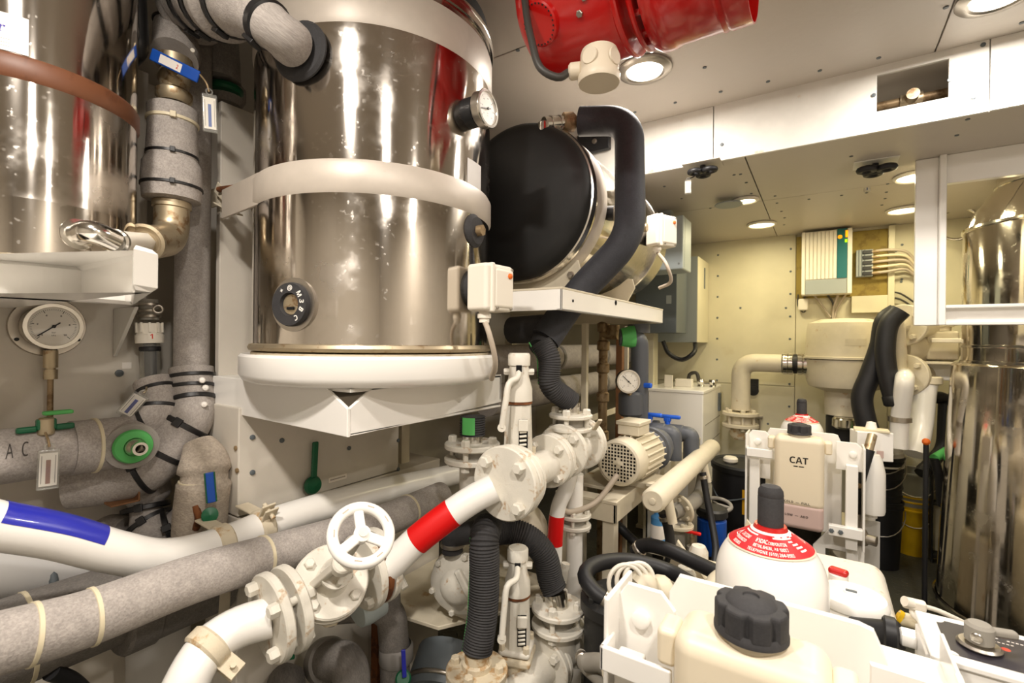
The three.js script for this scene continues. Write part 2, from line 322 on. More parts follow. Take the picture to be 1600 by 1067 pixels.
  for (const [x0, x1] of [[LX, sx - 0.002], [sx + 0.002, 1.2], [1.204, RX]]) { cp(x0, x1, sz + 0.002, BEAM); cp(x0, x1, 0.1, sz - 0.002); cp(x0, x1, BACK, 0.096); }
  const cs = (px, py) => { const p = onY(px, py, CEIL); bolt(c, p, V(0, -1, 0), 0.0065, 0.003, X.greyDark, 10, 'screw'); };
  for (const q of [[809, 78], [1101, 105], [1126, 143], [992, 175], [1281, 110], [1373, 90], [1478, 11], [1597, 35], [1055, 160], [1200, 127]]) cs(...q);
  const lc = S('ceiling_low', 'lower off-white ceiling over the far part'); 
  const lp = (x0, x1, z0, z1) => M(lc, 'ceiling_panel', bx(x0, x1, LOWC, LOWC + 0.03, z0, z1, 0.0015), X.ceil);
  const lz = -onY(1250, 306, LOWC).z;
  for (const [x0, x1] of [[LX, -0.25], [-0.246, 0.9], [0.904, RX]]) { lp(x0, x1, BEAM, lz - 0.002); lp(x0, x1, lz + 0.002, FAR + 0.01); }
  for (const [px, py] of [[1147, 273], [1157, 272], [1166, 285], [1174, 302], [1065, 310], [1038, 291], [1211, 306], [1214, 317], [1221, 330], [1226, 340], [1264, 311], [1315, 305], [1354, 301], [1385, 300], [1387, 287], [1383, 310], [1378, 320], [1330, 244], [1110, 325], [1225, 351], [1512, 186], [1495, 211]]) bolt(lc, onY(px, py, LOWC), V(0, -1, 0), 0.006, 0.003, X.greyDark, 10, 'screw');
  const tb = S('trim_1', 'white beam casing between the two ceilings');
  const hl = onZ(1369, 150, BEAM).x, hr = onZ(1482, 120, BEAM).x, ht = onZ(1425, 107, BEAM).y, hb = onZ(1425, 166, BEAM).y, s1 = onZ(1116, 190, BEAM).x, s2 = onZ(1545, 100, BEAM).x;
  const bp = (x0, x1, y0, y1) => M(tb, 'beam_panel', bx(x0, x1, y0, y1, BEAM - 0.012, BEAM, 0.0015), X.white);
  bp(LX, s1 - 0.002, LOWC, CEIL); bp(s2 + 0.002, RX, LOWC, CEIL);
  M(tb, 'beam_panel', plate([[s1 + 0.002, LOWC], [s2 - 0.002, LOWC], [s2 - 0.002, CEIL], [s1 + 0.002, CEIL]], 0.012, V(0, 0, -BEAM), Q0, 0.001, [[[hl, hb], [hl, ht], [hr, ht], [hr, hb]]]), X.white);
  for (const [px, py] of [[1122, 160], [1169, 145], [1128, 226], [1243, 128], [1346, 106], [1536, 70], [1521, 152], [1365, 149], [1484, 125]]) bolt(tb, onZ(px, py, BEAM - 0.012), V(0, 0, 1), 0.0065, 0.003, X.greyDark, 10, 'screw');
  M(tb, 'void_lining', [bx(hl - 0.2, hr + 0.3, LOWC + 0.035, CEIL, BEAM + 0.35, BEAM + 0.36, 0), bx(hl - 0.21, hl - 0.2, LOWC + 0.035, CEIL, BEAM, BEAM + 0.36, 0), bx(hr + 0.3, hr + 0.31, LOWC + 0.035, CEIL, BEAM, BEAM + 0.36, 0), bx(hl - 0.2, hr + 0.3, CEIL - 0.004, CEIL + 0.002, BEAM, BEAM + 0.36, 0), bx(hl - 0.2, hr + 0.3, LOWC + 0.032, LOWC + 0.036, BEAM, BEAM + 0.36, 0)], X.wall);
  const vp = T('valve_pipe', 'small bronze pipe and tee seen through the dark beam opening', 'pipe');
  const va = onZ(1365, 168, BEAM + 0.12), vb = onZ(1500, 140, BEAM + 0.12); vb.y = va.y;
  M(vp, 'pipe', cyl(va.clone().setX(hl - 0.19), vb.clone().setX(hr + 0.2), 0.014), X.bronze); const vm = va.clone().lerp(vb, 0.45);
  M(vp, 'tee', [cyl(vm.clone().add(V(-0.03, 0, 0)), vm.clone().add(V(0.03, 0, 0)), 0.021), cyl(vm, vm.clone().add(V(0, 0, 0.05)), 0.018)], X.brass);
}

// ---------------------------------------------------------------- lamps
function downlight(p, R, lens, color, cd, label, trim = X.steelDull, glow = 14) {
  const t = T('ceiling_downlight', label, 'lamp', undefined), y = p.y;
  M(t, 'trim_ring', rev([[lens, 0], [R - 0.006, 0], [R, -0.004], [R, -0.008], [R - 0.004, -0.012], [lens + 0.006, -0.016], [lens, -0.012], [lens, 0]].reverse(), p, UP, 48), trim);
  M(t, 'lens', rev([[0, -0.009], [lens, -0.009], [lens, -0.003], [0, -0.003]].reverse(), p, UP, 40), st({ color: 0xffffff, emissive: color, emissiveIntensity: glow, roughness: 0.5 }));
  const s = lens * 1.7, L = new THREE.RectAreaLight(color, cd / (s * s), s, s);
  L.position.set(p.x, y - 0.02, p.z); L.rotation.x = -Math.PI / 2; L.castShadow = true; L.name = 'lamp_light';
  scene.add(L); return t;
}
const NEARC = new THREE.Color(1, 0.925, 0.84), FARC = new THREE.Color(1, 0.87, 0.53);
const pA = onY(1007, 107, CEIL); 
downlight(pA, 0.088, 0.058, NEARC, 4.4, 'bright round downlight with chrome ring beside the red extinguisher');
downlight(V(0.38, CEIL, -1.72), 0.088, 0.058, NEARC, 4.6, 'round downlight in the high ceiling over the control box');
downlight(V(-0.5, CEIL, 0.13), 0.088, 0.058, NEARC, 8.6, 'round downlight in the high ceiling in front of the upright tanks');
downlight(V(0.38, CEIL, 0.1), 0.088, 0.058, NEARC, 7.6, 'round downlight in the high ceiling over the near aisle');
downlight(V(1.26, CEIL, -0.42), 0.088, 0.058, NEARC, 6.2, 'round downlight in the high ceiling by the starboard wall');
const farL = (px, py, l) => downlight(onY(px, py, LOWC), 0.078, 0.064, FARC, 1.7, l, X.plastic, 9);
farL(1190, 349, 'round warm downlight in front of the pale yellow bulkhead panel');
farL(1413, 326, 'round warm downlight beside the white hanging frame, over the hanging lead');
farL(1432, 273, 'round warm downlight partly hidden by the white hanging frame');
{
  const p = onY(1165, 311, LOWC), t = downlight(p, 0.06, 0.042, FARC, 0.7, 'small downlight with a grey hinged cover plate on the lower ceiling', X.plastic, 9);
  M(t, 'cover_plate', rev([[0, -0.008], [0.062, -0.008], [0.066, -0.012], [0.062, -0.016], [0, -0.016]].reverse(), p.clone().add(V(-0.07, -0.012, 0.03)), UP, 32), X.grey);
}

// ---------------------------------------------------------------- left upright tank and its fittings
const LT = V(-1.273, 0, -0.263), LR = 0.158;
{
  const t = T('steel_tank', 'polished steel upright tank with a brown strap and a paper sticker', 'tank');
  M(t, 'shell', rev([[0, 1.326], [LR, 1.326], [LR, 2.03], [LR - 0.02, 2.05], [0, 2.05]], LT, UP, 96), X.steel);
  M(t, 'lower_sleeve', rev([[LR, 1.328], [LR + 0.0015, 1.328], [LR + 0.0015, 1.432], [LR, 1.432]], LT, UP, 96), X.steel);
  M(t, 'base_ring', rev([[LR, 1.322], [LR + 0.006, 1.324], [LR + 0.006, 1.336], [LR, 1.338]], LT, UP, 96), X.brass);
  const y1 = onCyl(40, 88, LT, LR).p.y, y0 = onCyl(40, 126, LT, LR).p.y;
  M(t, 'strap', ringG(V(LT.x, (y0 + y1) / 2, LT.z), UP, LR, 0.004, y1 - y0, 96), X.brown);
  const la = onCyl(45, 60, LT, LR), lb = onCyl(-90, 60, LT, LR), lt = onCyl(45, 31, LT, LR).p.y;
  const tx = canvasTex(512, 256, (g, w, h) => { g.fillStyle = '#e6e0da'; g.fillRect(0, 0, w, h); g.fillStyle = '#332b92'; g.font = 'italic bold 84px serif'; g.textAlign = 'right'; g.fillText('ar', 372, 130); g.fillStyle = '#9a9188'; for (const [y, w2] of [[172, 150], [196, 120], [220, 170]]) for (let i = 0; i < w2; i += 14) g.fillRect(395 - i, y, 9, 5); });
  const lg = rev([[LR + 0.001, y1 + 0.001], [LR + 0.001, lt]], LT, UP, 24, Math.min(la.a, lb.a), Math.max(la.a, lb.a));
  { const u = lg.attributes.uv, p = lg.attributes.position, a0 = lb.a, a1 = la.a; for (let i = 0; i < u.count; i++) { let a = Math.atan2(p.getZ(i) - LT.z, p.getX(i) - LT.x); u.setXY(i, (a - a0) / (a1 - a0), (p.getY(i) - y1) / (lt - y1)); } }
  M(t, 'sticker', lg, st({ map: tx, roughness: 0.6, side: THREE.DoubleSide }), 'white paper sticker with blue script');
  const pb = [P(198, -40, 1.02), P(203, 30, 1.03), P(204, 62, 1.03), P(190, 78, 1.06)];
  M(t, 'clamp_bar', sweep(bend(pb, 0.02), 0.016, 14), X.chrome); M(t, 'clamp_gasket', sweep(bend(pb.map(p => p.clone().add(V(-0.012, -0.008, -0.02))), 0.02), 0.018, 12), X.black);

  const tr = T('tank_tray', 'white rounded tray carrying the steel tank with the brown strap', 'tray');
  const ty = 1.32, tb = 1.262, out = []; for (let i = 0; i <= 28; i++) { const a = -2.75 + i / 28 * 3.3; out.push([LT.x + 0.195 * Math.cos(a * -1), -(LT.z) + 0.195 * Math.sin(a) * 1]); }
  const e = onY(240, 455, tb), o2 = []; // outline in plan: x, distance
  for (let i = 0; i <= 24; i++) { const a = -2.2 + i / 24 * 2.75; o2.push([LT.x + 0.2 * Math.cos(a), -LT.z + 0.2 * Math.sin(a)]); }
  o2.push([e.x, -e.z - 0.02], [e.x - 0.02, -e.z + 0.005], [-1.49, -e.z + 0.005], [-1.49, -LT.z - 0.16]);
  const qd = new THREE.Quaternion().setFromAxisAngle(DX, -Math.PI / 2);   // plan outline to a flat slab
  M(tr, 'tray_slab', plate(o2, ty - tb, V(0, tb, 0), qd, 0.006), X.gloss);
  const ga = onX(180, 470, -1.5), gz = onZ(205, 468, -ga.z - 0.004), gd = onX(184, 556, -1.5);
  M(tr, 'gusset', plate([[ga.x + 0.004, tb + 0.01], [gz.x + 0.02, tb + 0.01], [gd.x + 0.006, gd.y], [ga.x + 0.004, gd.y]], 0.008, V(0, 0, ga.z - 0.004)), X.white);
  M(tr, 'gusset', plate([[ga.x + 0.004, tb + 0.01], [gz.x + 0.02, tb + 0.01], [gd.x + 0.006, gd.y], [ga.x + 0.004, gd.y]], 0.008, V(0, 0, ga.z + 0.33)), X.white);
}
function gauge(t, c, dir, R, depth, face, needle, opts = {}) {   // round dial: case, bezel, face, glass, needle
  const d = dir.clone().normalize();
  M(t, 'case', drum(c.clone().addScaledVector(d, -depth), d, depth, R, 0.003, 40), opts.caseMat || X.steelDull);
  M(t, 'bezel', rev([[R * 0.86, 0], [R * 1.02, 0], [R * 1.05, depth * 0.1], [R * 1.02, depth * 0.22], [R * 0.88, depth * 0.22], [R * 0.86, depth * 0.1]], c.clone().addScaledVector(d, -depth * 0.1), d, 48), X.chrome);
  const fg = new THREE.CircleGeometry(R * 0.87, 40), up = UP.clone().addScaledVector(d, -UP.dot(d)).normalize();
  const q = new THREE.Quaternion().setFromRotationMatrix(new THREE.Matrix4().makeBasis(up.clone().cross(d), up, d));
  fg.applyQuaternion(q); const fp = c.clone().addScaledVector(d, 0.0006); fg.translate(fp.x, fp.y, fp.z);
  M(t, 'dial_face', fg, st({ map: face, roughness: 0.5 }));
  const na = V(Math.sin(needle), Math.cos(needle), 0).applyQuaternion(q), np = c.clone().addScaledVector(d, 0.0022);
  M(t, 'needle', [barBetween(np.clone().addScaledVector(na, -R * 0.28), np.clone().addScaledVector(na, R * 0.7), R * 0.05, 0.0008, d, 0), cyl(np.clone().addScaledVector(d, -0.001), np.clone().addScaledVector(d, 0.0015), R * 0.07)], X.black);
}
const dialTex = (n, major, txt) => canvasTex(512, 512, (g, w) => { g.fillStyle = '#e9e4da'; g.fillRect(0, 0, w, w); g.translate(256, 256); g.strokeStyle = '#25211e'; for (let i = 0; i <= n; i++) { const a = (-135 + 270 * i / n) * Math.PI / 180, m = i % (n / major) === 0; g.lineWidth = m ? 7 : 3; g.beginPath(); g.moveTo(Math.sin(a) * 232, -Math.cos(a) * 232); g.lineTo(Math.sin(a) * (m ? 192 : 212), -Math.cos(a) * (m ? 192 : 212)); g.stroke(); if (m && txt) { g.fillStyle = '#25211e'; g.font = 'bold 34px sans-serif'; g.textAlign = 'center'; g.fillText(String(Math.round(i / n * txt)), Math.sin(a) * 160, -Math.cos(a) * 160 + 12); } } g.font = '28px sans-serif'; g.textAlign = 'center'; g.fillStyle = '#25211e'; g.fillText('bar', 0, 90); g.fillText('kPa', 0, 130); });
{
  const t = T('pressure_gauge', 'round steel pressure gauge with wall flange and brass stem under the left tray', 'gauge');
  const c = onX(84, 510, -1.455), w = onX(75, 511, -1.5); w.y = c.y; w.z = c.z;
  M(t, 'wall_flange', rev([[0, 0], [0.066, 0], [0.068, 0.004], [0.066, 0.008], [0, 0.008]], w, DX, 48), X.steelDull);
  for (const a of [0, 2.09, 4.19]) bolt(t, w.clone().add(V(0.008, Math.cos(a) * 0.06, Math.sin(a) * 0.06)), DX, 0.004, 0.004, X.black, 10, 'screw');
  gauge(t, c, DX, 0.05, 0.037, dialTex(50, 5, 10), -2.25);
  const s0 = c.clone().add(V(-0.02, -0.048, 0));
  const cy = (y0, y1, r, m, n, sides = 6) => M(t, n, rev([[0, y1], [r, y1], [r, y0], [0, y0]], V(s0.x, s0.y, s0.z), UP, sides).toNonIndexed(), m);
  cy(0, -0.006, 0.011, X.black, 'neck', 20); cy(-0.006, -0.046, 0.013, X.brass, 'stem_body', 20); cy(-0.05, -0.072, 0.013, X.brass, 'stem_nut'); cy(-0.046, -0.05, 0.009, X.brass, 'stem_thread', 16);
  M(t, 'capillary_tube', cyl(s0.clone().add(V(0, -0.07, 0)), s0.clone().add(V(0, -0.2, 0)), 0.0055), X.bronze);
}
// insulated riser beside the left tank with blue lever valve
{
  const t = T('insulated_riser', 'grey foam insulated riser with black straps, brass elbow and steel outlet spool', 'pipe');
  const A = P(268, 170, 1.13), B = P(271, 312, 1.12), ax = UP; A.x = B.x = (A.x + B.x) / 2; A.z = B.z = (A.z + B.z) / 2;
  const R = 0.051, yM = P(271, 250, 1.12).y;
  M(t, 'upper_sleeve', rev([[0.03, A.y], [R - 0.004, A.y], [R, A.y - 0.005], [R * 0.97, A.y - 0.05], [R * 1.02, yM + 0.01], [R * 0.98, yM]].reverse(), V(A.x, 0, A.z), UP, 32), X.foam);
  M(t, 'lower_sleeve', rev([[R * 0.98, yM + 0.004], [R * 1.16, yM - 0.012], [R * 1.2, yM - 0.05], [R * 1.14, B.y], [0.034, B.y - 0.004]].reverse(), V(A.x, 0, A.z), UP, 32), X.foam);
  tie(t, V(A.x, P(271, 190, 1.12).y, A.z), UP, R, 0.009, X.tieW, toCam(A)); tie(t, V(A.x, P(271, 243, 1.12).y, A.z), UP, R, 0.008, X.tieB, toCam(A)); tie(t, V(A.x, P(271, 292, 1.12).y, A.z), UP, R * 1.19, 0.008, X.tieB, toCam(A));
  const e0 = V(A.x, B.y + 0.01, A.z), e1 = V(A.x, P(268, 372, 1.1).y, A.z), e2 = P(226, 379, 1.0);
  M(t, 'elbow', sweep(bend([e0, e1, e2], 0.05, 12), 0.036, 24), X.brass);
  M(t, 'elbow_collar', ringG(V(A.x, B.y - 0.012, A.z), UP, 0.034, 0.005, 0.02), X.brass); M(t, 'elbow_collar', ringG(e2, e2.clone().sub(e1), 0.033, 0.006, 0.014), X.brass);
  const h = onCyl(122, 366, LT, LR), s1 = P(180, 377, 0.875), s2 = h.p.clone().addScaledVector(h.n, 0.04).add(V(0, 0.004, 0));
  M(t, 'hex_coupling', rev([[0, 0], [0.021, 0], [0.021, s1.distanceTo(e2) * 0.95], [0, s1.distanceTo(e2) * 0.95]], e2, s1.clone().sub(e2), 6).toNonIndexed(), X.plastic);
  M(t, 'outlet_spool', sweep(bend([s1, s2, h.p.clone().addScaledVector(h.n, 0.001)], 0.03, 10), 0.02, 20), X.chrome);
  M(t, 'spool_bead', ringG(s1, s1.clone().sub(e2), 0.019, 0.004, 0.012), X.chrome); M(t, 'spool_bead', ringG(h.p, h.n, 0.019, 0.008, 0.008), X.chrome);
  const hs = P(207, 356, 1.06); M(t, 'rubber_block', box(hs, 0.018, 0.02, 0.03, 0.003), X.black);

  const v = T('lever_ball_valve', 'brass ball valve with a blue lever labelled 2 above the insulated riser', 'valve');
  const c = V(A.x + 0.006, P(280, 128, 1.13).y, A.z);
  M(v, 'body', rev([[0, -0.058], [0.03, -0.056], [0.037, -0.045], [0.037, -0.03], [0.027, -0.022], [0.03, -0.012], [0.034, 0], [0.03, 0.014], [0.026, 0.022], [0.036, 0.03], [0.036, 0.05], [0, 0.052]], c, UP, 28), X.brass);
  const l0 = P(236, 84, 1.05), l1 = P(311, 121, 1.06), lm = l0.clone().lerp(l1, 0.5), ld = l1.clone().sub(l0), lf = toCam(lm);
  const st2 = P(268, 104, 1.08); M(v, 'stem', cyl(c.clone().add(V(0, 0.0, 0)), st2, 0.011), X.brass);
  M(v, 'lever', box(lm, 0.026, ld.length(), 0.006, 0.003, basis(ld, lf)), X.blue, 'blue painted lever');
  const la = l0.clone().lerp(l1, 0.4).addScaledVector(lf, 0.0042), lt = canvasTex(256, 64, (g, w, h) => { g.fillStyle = '#e9e3dc'; g.fillRect(0, 0, w, h); g.fillStyle = '#cf4a30'; g.font = 'bold 46px sans-serif'; g.fillText('2', 196, 50); });
  const lp = new THREE.PlaneGeometry(0.05, 0.018); lp.rotateZ(-Math.PI / 2); lp.applyQuaternion(basis(ld.clone().negate(), lf)); lp.translate(la.x, la.y, la.z); M(v, 'lever_label', lp, st({ map: lt, roughness: 0.5 }));
  const up = T('insulated_pipe_stub', 'short tapered grey foam sleeve above the blue lever valve', 'pipe');
  M(up, 'sleeve', sweep([c.clone().add(V(0, 0.05, 0)), P(277, 80, 1.14), P(272, 45, 1.16), P(270, 22, 1.17)], f => [0.048, 0.05, 0.042, 0.03][Math.round(f * 3)], 24), X.foam);
  tie(up, P(272, 38, 1.16), UP, 0.042, 0.006, X.tieB, toCam(c)); bolt(up, P(301, 79, 1.09), toCam(c), 0.005, 0.008, X.plastic, 10, 'plug');
}
// clear sleeve tag on a cord
function keyTag(top, a, b, w, label, ins, cordMat = X.bronze) {
  const t = T('key_tag', label, 'tag'), d = b.clone().sub(a), f = toCam(a), L = d.length(), q = basis(d, f), m = a.clone().lerp(b, 0.5);
  M(t, 'sleeve', box(m, w, L, 0.007, 0.003, q), X.clear);
  const tx = canvasTex(64, 256, (g, W, H) => { g.fillStyle = '#eee8e2'; g.fillRect(0, 0, W, H); g.fillStyle = ins; g.fillRect(W * 0.38, 18, W * 0.26, H * 0.72); g.fillStyle = '#8b8580'; g.fillRect(W * 0.1, 20, 3, H - 40); g.fillRect(W * 0.86, 20, 3, H - 40); });
  const pg = new THREE.PlaneGeometry(w * 0.8, L * 0.82); pg.applyQuaternion(q); pg.translate(m.x, m.y, m.z); M(t, 'paper_insert', pg, st({ map: tx, side: THREE.DoubleSide, roughness: 0.7 }));
  M(t, 'eyelet', torus(a.clone().addScaledVector(d, -0.06), f, w * 0.2, 0.0018, 16, 6), X.clear);
  const mid = top.clone().lerp(a, 0.5).add(V(0.008, 0, 0)); M(t, 'cord', sweep(spline([top, mid, a.clone().addScaledVector(d, -0.06)], 12), 0.0022, 8), cordMat);
  return t;
}
keyTag(P(313, 117, 1.05), P(327, 147, 1.05), P(329, 207, 1.05), 0.029, 'clear plastic tag hanging from the blue lever', '#4a63a8');

// thick insulated branch from the riser to the big upright tank
const CT = V(-0.9936, 0, -0.8693), CR = 0.2945;
{
  const t = T('insulated_branch', 'fat grey foam insulated branch with wide black straps entering the large tank', 'pipe');
  const h = onCyl(474, 84, CT, CR), e = h.p, pts = [P(298, 20, 1.16), P(310, 4, 1.13), P(350, 6, 1.02), P(396, 22, 0.94), P(436, 52, 0.92), e.clone().addScaledVector(h.n, 0.03)];
  const path = spline(pts, 60), R = f => f < 0.5 ? 0.08 - 0.016 * f : f < 0.78 ? 0.06 - 0.012 * (f - 0.5) / 0.28 : 0.043;
  M(t, 'foam_sleeve', sweep(path, f => R(f) * (1 - 0.08 * Math.max(0, Math.cos((f - 0.2) / 0.18 * TAU))), 30), X.foam);
  for (const f of [0.2, 0.38, 0.56, 0.86]) { const i = Math.round(f * 60); tie(t, path[i], path[i + 1].clone().sub(path[i - 1]), R(f) * 1.0 + 0.001, 0.02, X.tieB, V(0, -1, 0.2), 'strap'); }
  M(t, 'nipple', cyl(e.clone().addScaledVector(h.n, 0.001), e.clone().addScaledVector(h.n, 0.035), 0.026), X.brass); M(t, 'rubber_collar', drum(e.clone().addScaledVector(h.n, 0.0005), h.n, 0.016, 0.062, 0.006), X.rubber);
  const d = T('insulated_fitting', 'dim grey foam wrapped fitting with a green cap behind the riser', 'pipe');
  M(d, 'sleeve', [sweep([P(338, 60, 1.32), P(340, 90, 1.32), P(342, 128, 1.32)], 0.055, 20), rev([[0, 0], [0.04, 0], [0.052, 0.02], [0.052, 0.05], [0.03, 0.07]], P(352, 165, 1.36), UP, 24)], X.foam);
  M(d, 'green_cap', drum(P(352, 146, 1.33), UP, 0.02, 0.045, 0.006), X.green);
  M(d, 'hanger', cyl(P(345, 40, 1.36), P(345, 10, 1.36), 0.02), X.foam);
}
// second riser with insulated bend
{
  const t = T('insulated_bend', 'smooth grey insulated riser turning left in a strapped foam bend', 'pipe');
  const R = 0.04, top = P(300, -20, 1.31), b1 = P(299, 585, 1.25); top.x = b1.x; top.z = b1.z;
  M(t, 'riser', cyl(top, b1, R, R, 28), X.foam);
  const path = spline([P(299, 575, 1.25), P(300, 610, 1.24), P(298, 650, 1.22), P(265, 690, 1.19), P(225, 730, 1.16), P(170, 745, 1.13), P(110, 752, 1.1)], 60);
  M(t, 'bend_sleeve', sweep(path, f => 0.05 + 0.012 * sm(0.2, 0.5, f), 28), X.foam);
  for (const [f, w] of [[0.05, 0.01], [0.11, 0.01], [0.2, 0.013], [0.36, 0.014], [0.55, 0.013], [0.68, 0.012]]) { const i = Math.round(f * 60); tie(t, path[i], path[i + 1].clone().sub(path[i - 1]), 0.052 + 0.012 * sm(0.2, 0.5, f), w, X.tieB, f > 0.3 ? V(0.8, 0.3, 0.6) : null, 'strap'); }
  for (const [x, y] of [[316, 594], [321, 606], [319, 632]]) M(t, 'sealant_blob', rev([[0, -0.006], [0.008, -0.003], [0.006, 0.004], [0, 0.006]], P(x, y, 1.2), toCam(P(x, y, 1.2)), 9), X.paper);
  const s = T('insulated_spool', 'short dark grey foam elbow with black straps below the hose fitting', 'pipe');
  const p2 = spline([P(240, 596, 1.2), P(246, 620, 1.19), P(240, 655, 1.17), P(205, 672, 1.15)], 30);
  M(s, 'sleeve', sweep(p2, 0.043, 24), X.foam); for (const f of [0.18, 0.45, 0.75]) { const i = Math.round(f * 30); tie(s, p2[i], p2[i + 1].clone().sub(p2[i - 1]), 0.043, 0.011, X.tieB, null, 'strap'); }
}
// hose fitting marked 1
{
  const t = T('hose_fitting', 'white plastic union nut marked with a red 1 on a clamped hose', 'fitting');
  const p = y => P(234 + (y - 530) * 0.03, y, 1.22), ax = p(470).sub(p(600)).normalize();
  M(t, 'hose_top', cyl(p(500), p(468), 0.021), X.gasket); for (const y of [476, 486, 494]) M(t, 'hose_clamp', ringG(p(y), ax, 0.021, 0.004, 0.008), X.steelDull);
  M(t, 'clamp_ring', torus(P(247, 483, 1.18), toCam(p(483)), 0.009, 0.003, 20, 8), X.steelDull);
  M(t, 'union_nut', rev([[0, 0], [0.03, 0], [0.031, 0.02], [0.027, 0.024], [0.027, 0.05], [0, 0.05]], p(536), ax, 24), X.plastic);
  for (let i = 0; i < 10; i++) { const a = i / 10 * TAU, [u, w] = around(ax); M(t, 'nut_rib', box(p(512).addScaledVector(u, 0.028 * Math.cos(a)).addScaledVector(w, 0.028 * Math.sin(a)), 0.005, 0.026, 0.005, 0.001, basis(ax, u.clone().multiplyScalar(Math.cos(a)).addScaledVector(w, Math.sin(a)))), X.plastic); }
  const c = p(526), tc = toCam(c), tx = canvasTex(64, 64, (g) => { g.fillStyle = '#e9e2d4'; g.fillRect(0, 0, 64, 64); g.fillStyle = '#cf2d18'; g.font = 'bold 60px sans-serif'; g.textAlign = 'center'; g.fillText('1', 32, 54); });
  const gm = rev([[0.0317, -0.009], [0.0317, 0.009]], c, ax, 8, 0, 0.55), u = gm.attributes.uv; for (let i = 0; i < u.count; i++) u.setXY(i, 1 - (i % 9) / 8, i > 8 ? 1 : 0);
  { const cen = V(); gm.computeBoundingBox(); gm.boundingBox.getCenter(cen); const want = tc.clone().addScaledVector(ax, -tc.dot(ax)).normalize(), have = cen.sub(c).normalize(); const ang = Math.atan2(have.clone().cross(want).dot(ax), have.dot(want)) + 0.15; gm.translate(-c.x, -c.y, -c.z); gm.applyQuaternion(new THREE.Quaternion().setFromAxisAngle(ax, ang)); gm.translate(c.x, c.y, c.z); }
  M(t, 'red_mark', gm, st({ map: tx, roughness: 0.4, side: THREE.DoubleSide }));
  M(t, 'lower_hose', cyl(p(590), p(535), 0.021), X.clear); M(t, 'inner_hose', cyl(p(590), p(535), 0.013), X.black); M(t, 'hose_band', ringG(p(545), ax, 0.021, 0.002, 0.012), X.black);
  M(t, 'foot', drum(p(600), ax, 0.012, 0.034, 0.004), X.tieW);
}
keyTag(P(229, 605, 1.15), P(222, 616, 1.13), P(192, 650, 1.12), 0.034, 'clear tag with blue stripe on a ring below the hose fitting', '#2c3a8e', X.brass);

// horizontal insulated pipe marked AC
{
  const t = T('insulated_pipe', 'grey foam insulated pipe marked AC ending in a green ring and white nipple', 'pipe');
  const a = onX(-70, 722, -1.33), b = onX(196, 690, -1.33), d = b.clone().sub(a), path = [a.clone().addScaledVector(d, -2.2), a, a.clone().lerp(b, 0.5), b];
  M(t, 'foam_sleeve', sweep(path, 0.053, 32), X.foam);
  const s2 = a.clone().lerp(b, 0.62); M(t, 'foam_lap', sweep([s2, b.clone().addScaledVector(d, 0.02)], 0.057, 32), X.foam);
  tie(t, a.clone().lerp(b, 0.78), d, 0.0575, 0.008, X.tieW);
  const e = P(207, 697, 1.05), ed = P(232, 706, 0.98).sub(e).normalize();
  M(t, 'end_elbow', sweep(bend([b.clone().lerp(a, 0.03), b, e], 0.02), 0.05, 24), X.foam);
  M(t, 'green_ring', rev([[0.018, 0], [0.034, 0], [0.037, 0.006], [0.034, 0.014], [0.02, 0.02]], e, ed, 32), X.greenL);
  M(t, 'nipple', rev([[0, 0], [0.019, 0], [0.019, 0.022], [0.014, 0.03], [0.014, 0.05], [0.009, 0.05], [0.009, 0.03]], e.clone().addScaledVector(ed, 0.008), ed, 20), X.chrome);
  const la = onX(20, 703, -1.3), tx = canvasTex(256, 128, (g) => { g.clearRect(0, 0, 256, 128); g.fillStyle = '#45403d'; g.font = '92px sans-serif'; g.save(); g.transform(1, 0, -0.2, 1, 20, 0); g.fillText('A', 30, 96); g.fillText('C', 140, 96); g.restore(); });
  const arc = sweep([onX(-10, 715, -1.33), onX(45, 707, -1.33)], 0.0536, 12, false, [0.75, 1.75]), u = arc.attributes.uv; for (let i = 0; i < u.count; i++) u.setXY(i, i > 12 ? 1 : 0, 1 - (i % 13) / 12);
  M(t, 'marker_writing', arc, st({ map: tx, transparent: true, alphaTest: 0.5, roughness: 0.9, side: THREE.DoubleSide }), 'handwritten letters AC');
  const v = T('drain_valve', 'small green handled drain valve on top of the pipe marked AC', 'valve');
  const vp = P(72, 664, 0.95); M(v, 'body', drum(vp.clone().add(V(0, -0.02, 0)), UP, 0.035, 0.013, 0.003), X.brass);
  M(v, 'handle', [box(vp.clone().add(V(0, 0.002, 0)), 0.016, 0.022, 0.03, 0.004), box(vp.clone().add(V(0, -0.006, 0.028)), 0.012, 0.012, 0.03, 0.004), box(vp.clone().add(V(0, -0.006, -0.028)), 0.012, 0.012, 0.03, 0.004)], X.green);
  M(v, 'green_tape', box(vp.clone().add(V(-0.01, 0.022, -0.02)), 0.02, 0.008, 0.045, 0.003), X.greenL);
}
keyTag(P(71, 676, 0.93), P(77, 702, 0.92), P(74, 765, 0.92), 0.032, 'clear plastic tag hanging from the green drain valve', '#8b5f50');

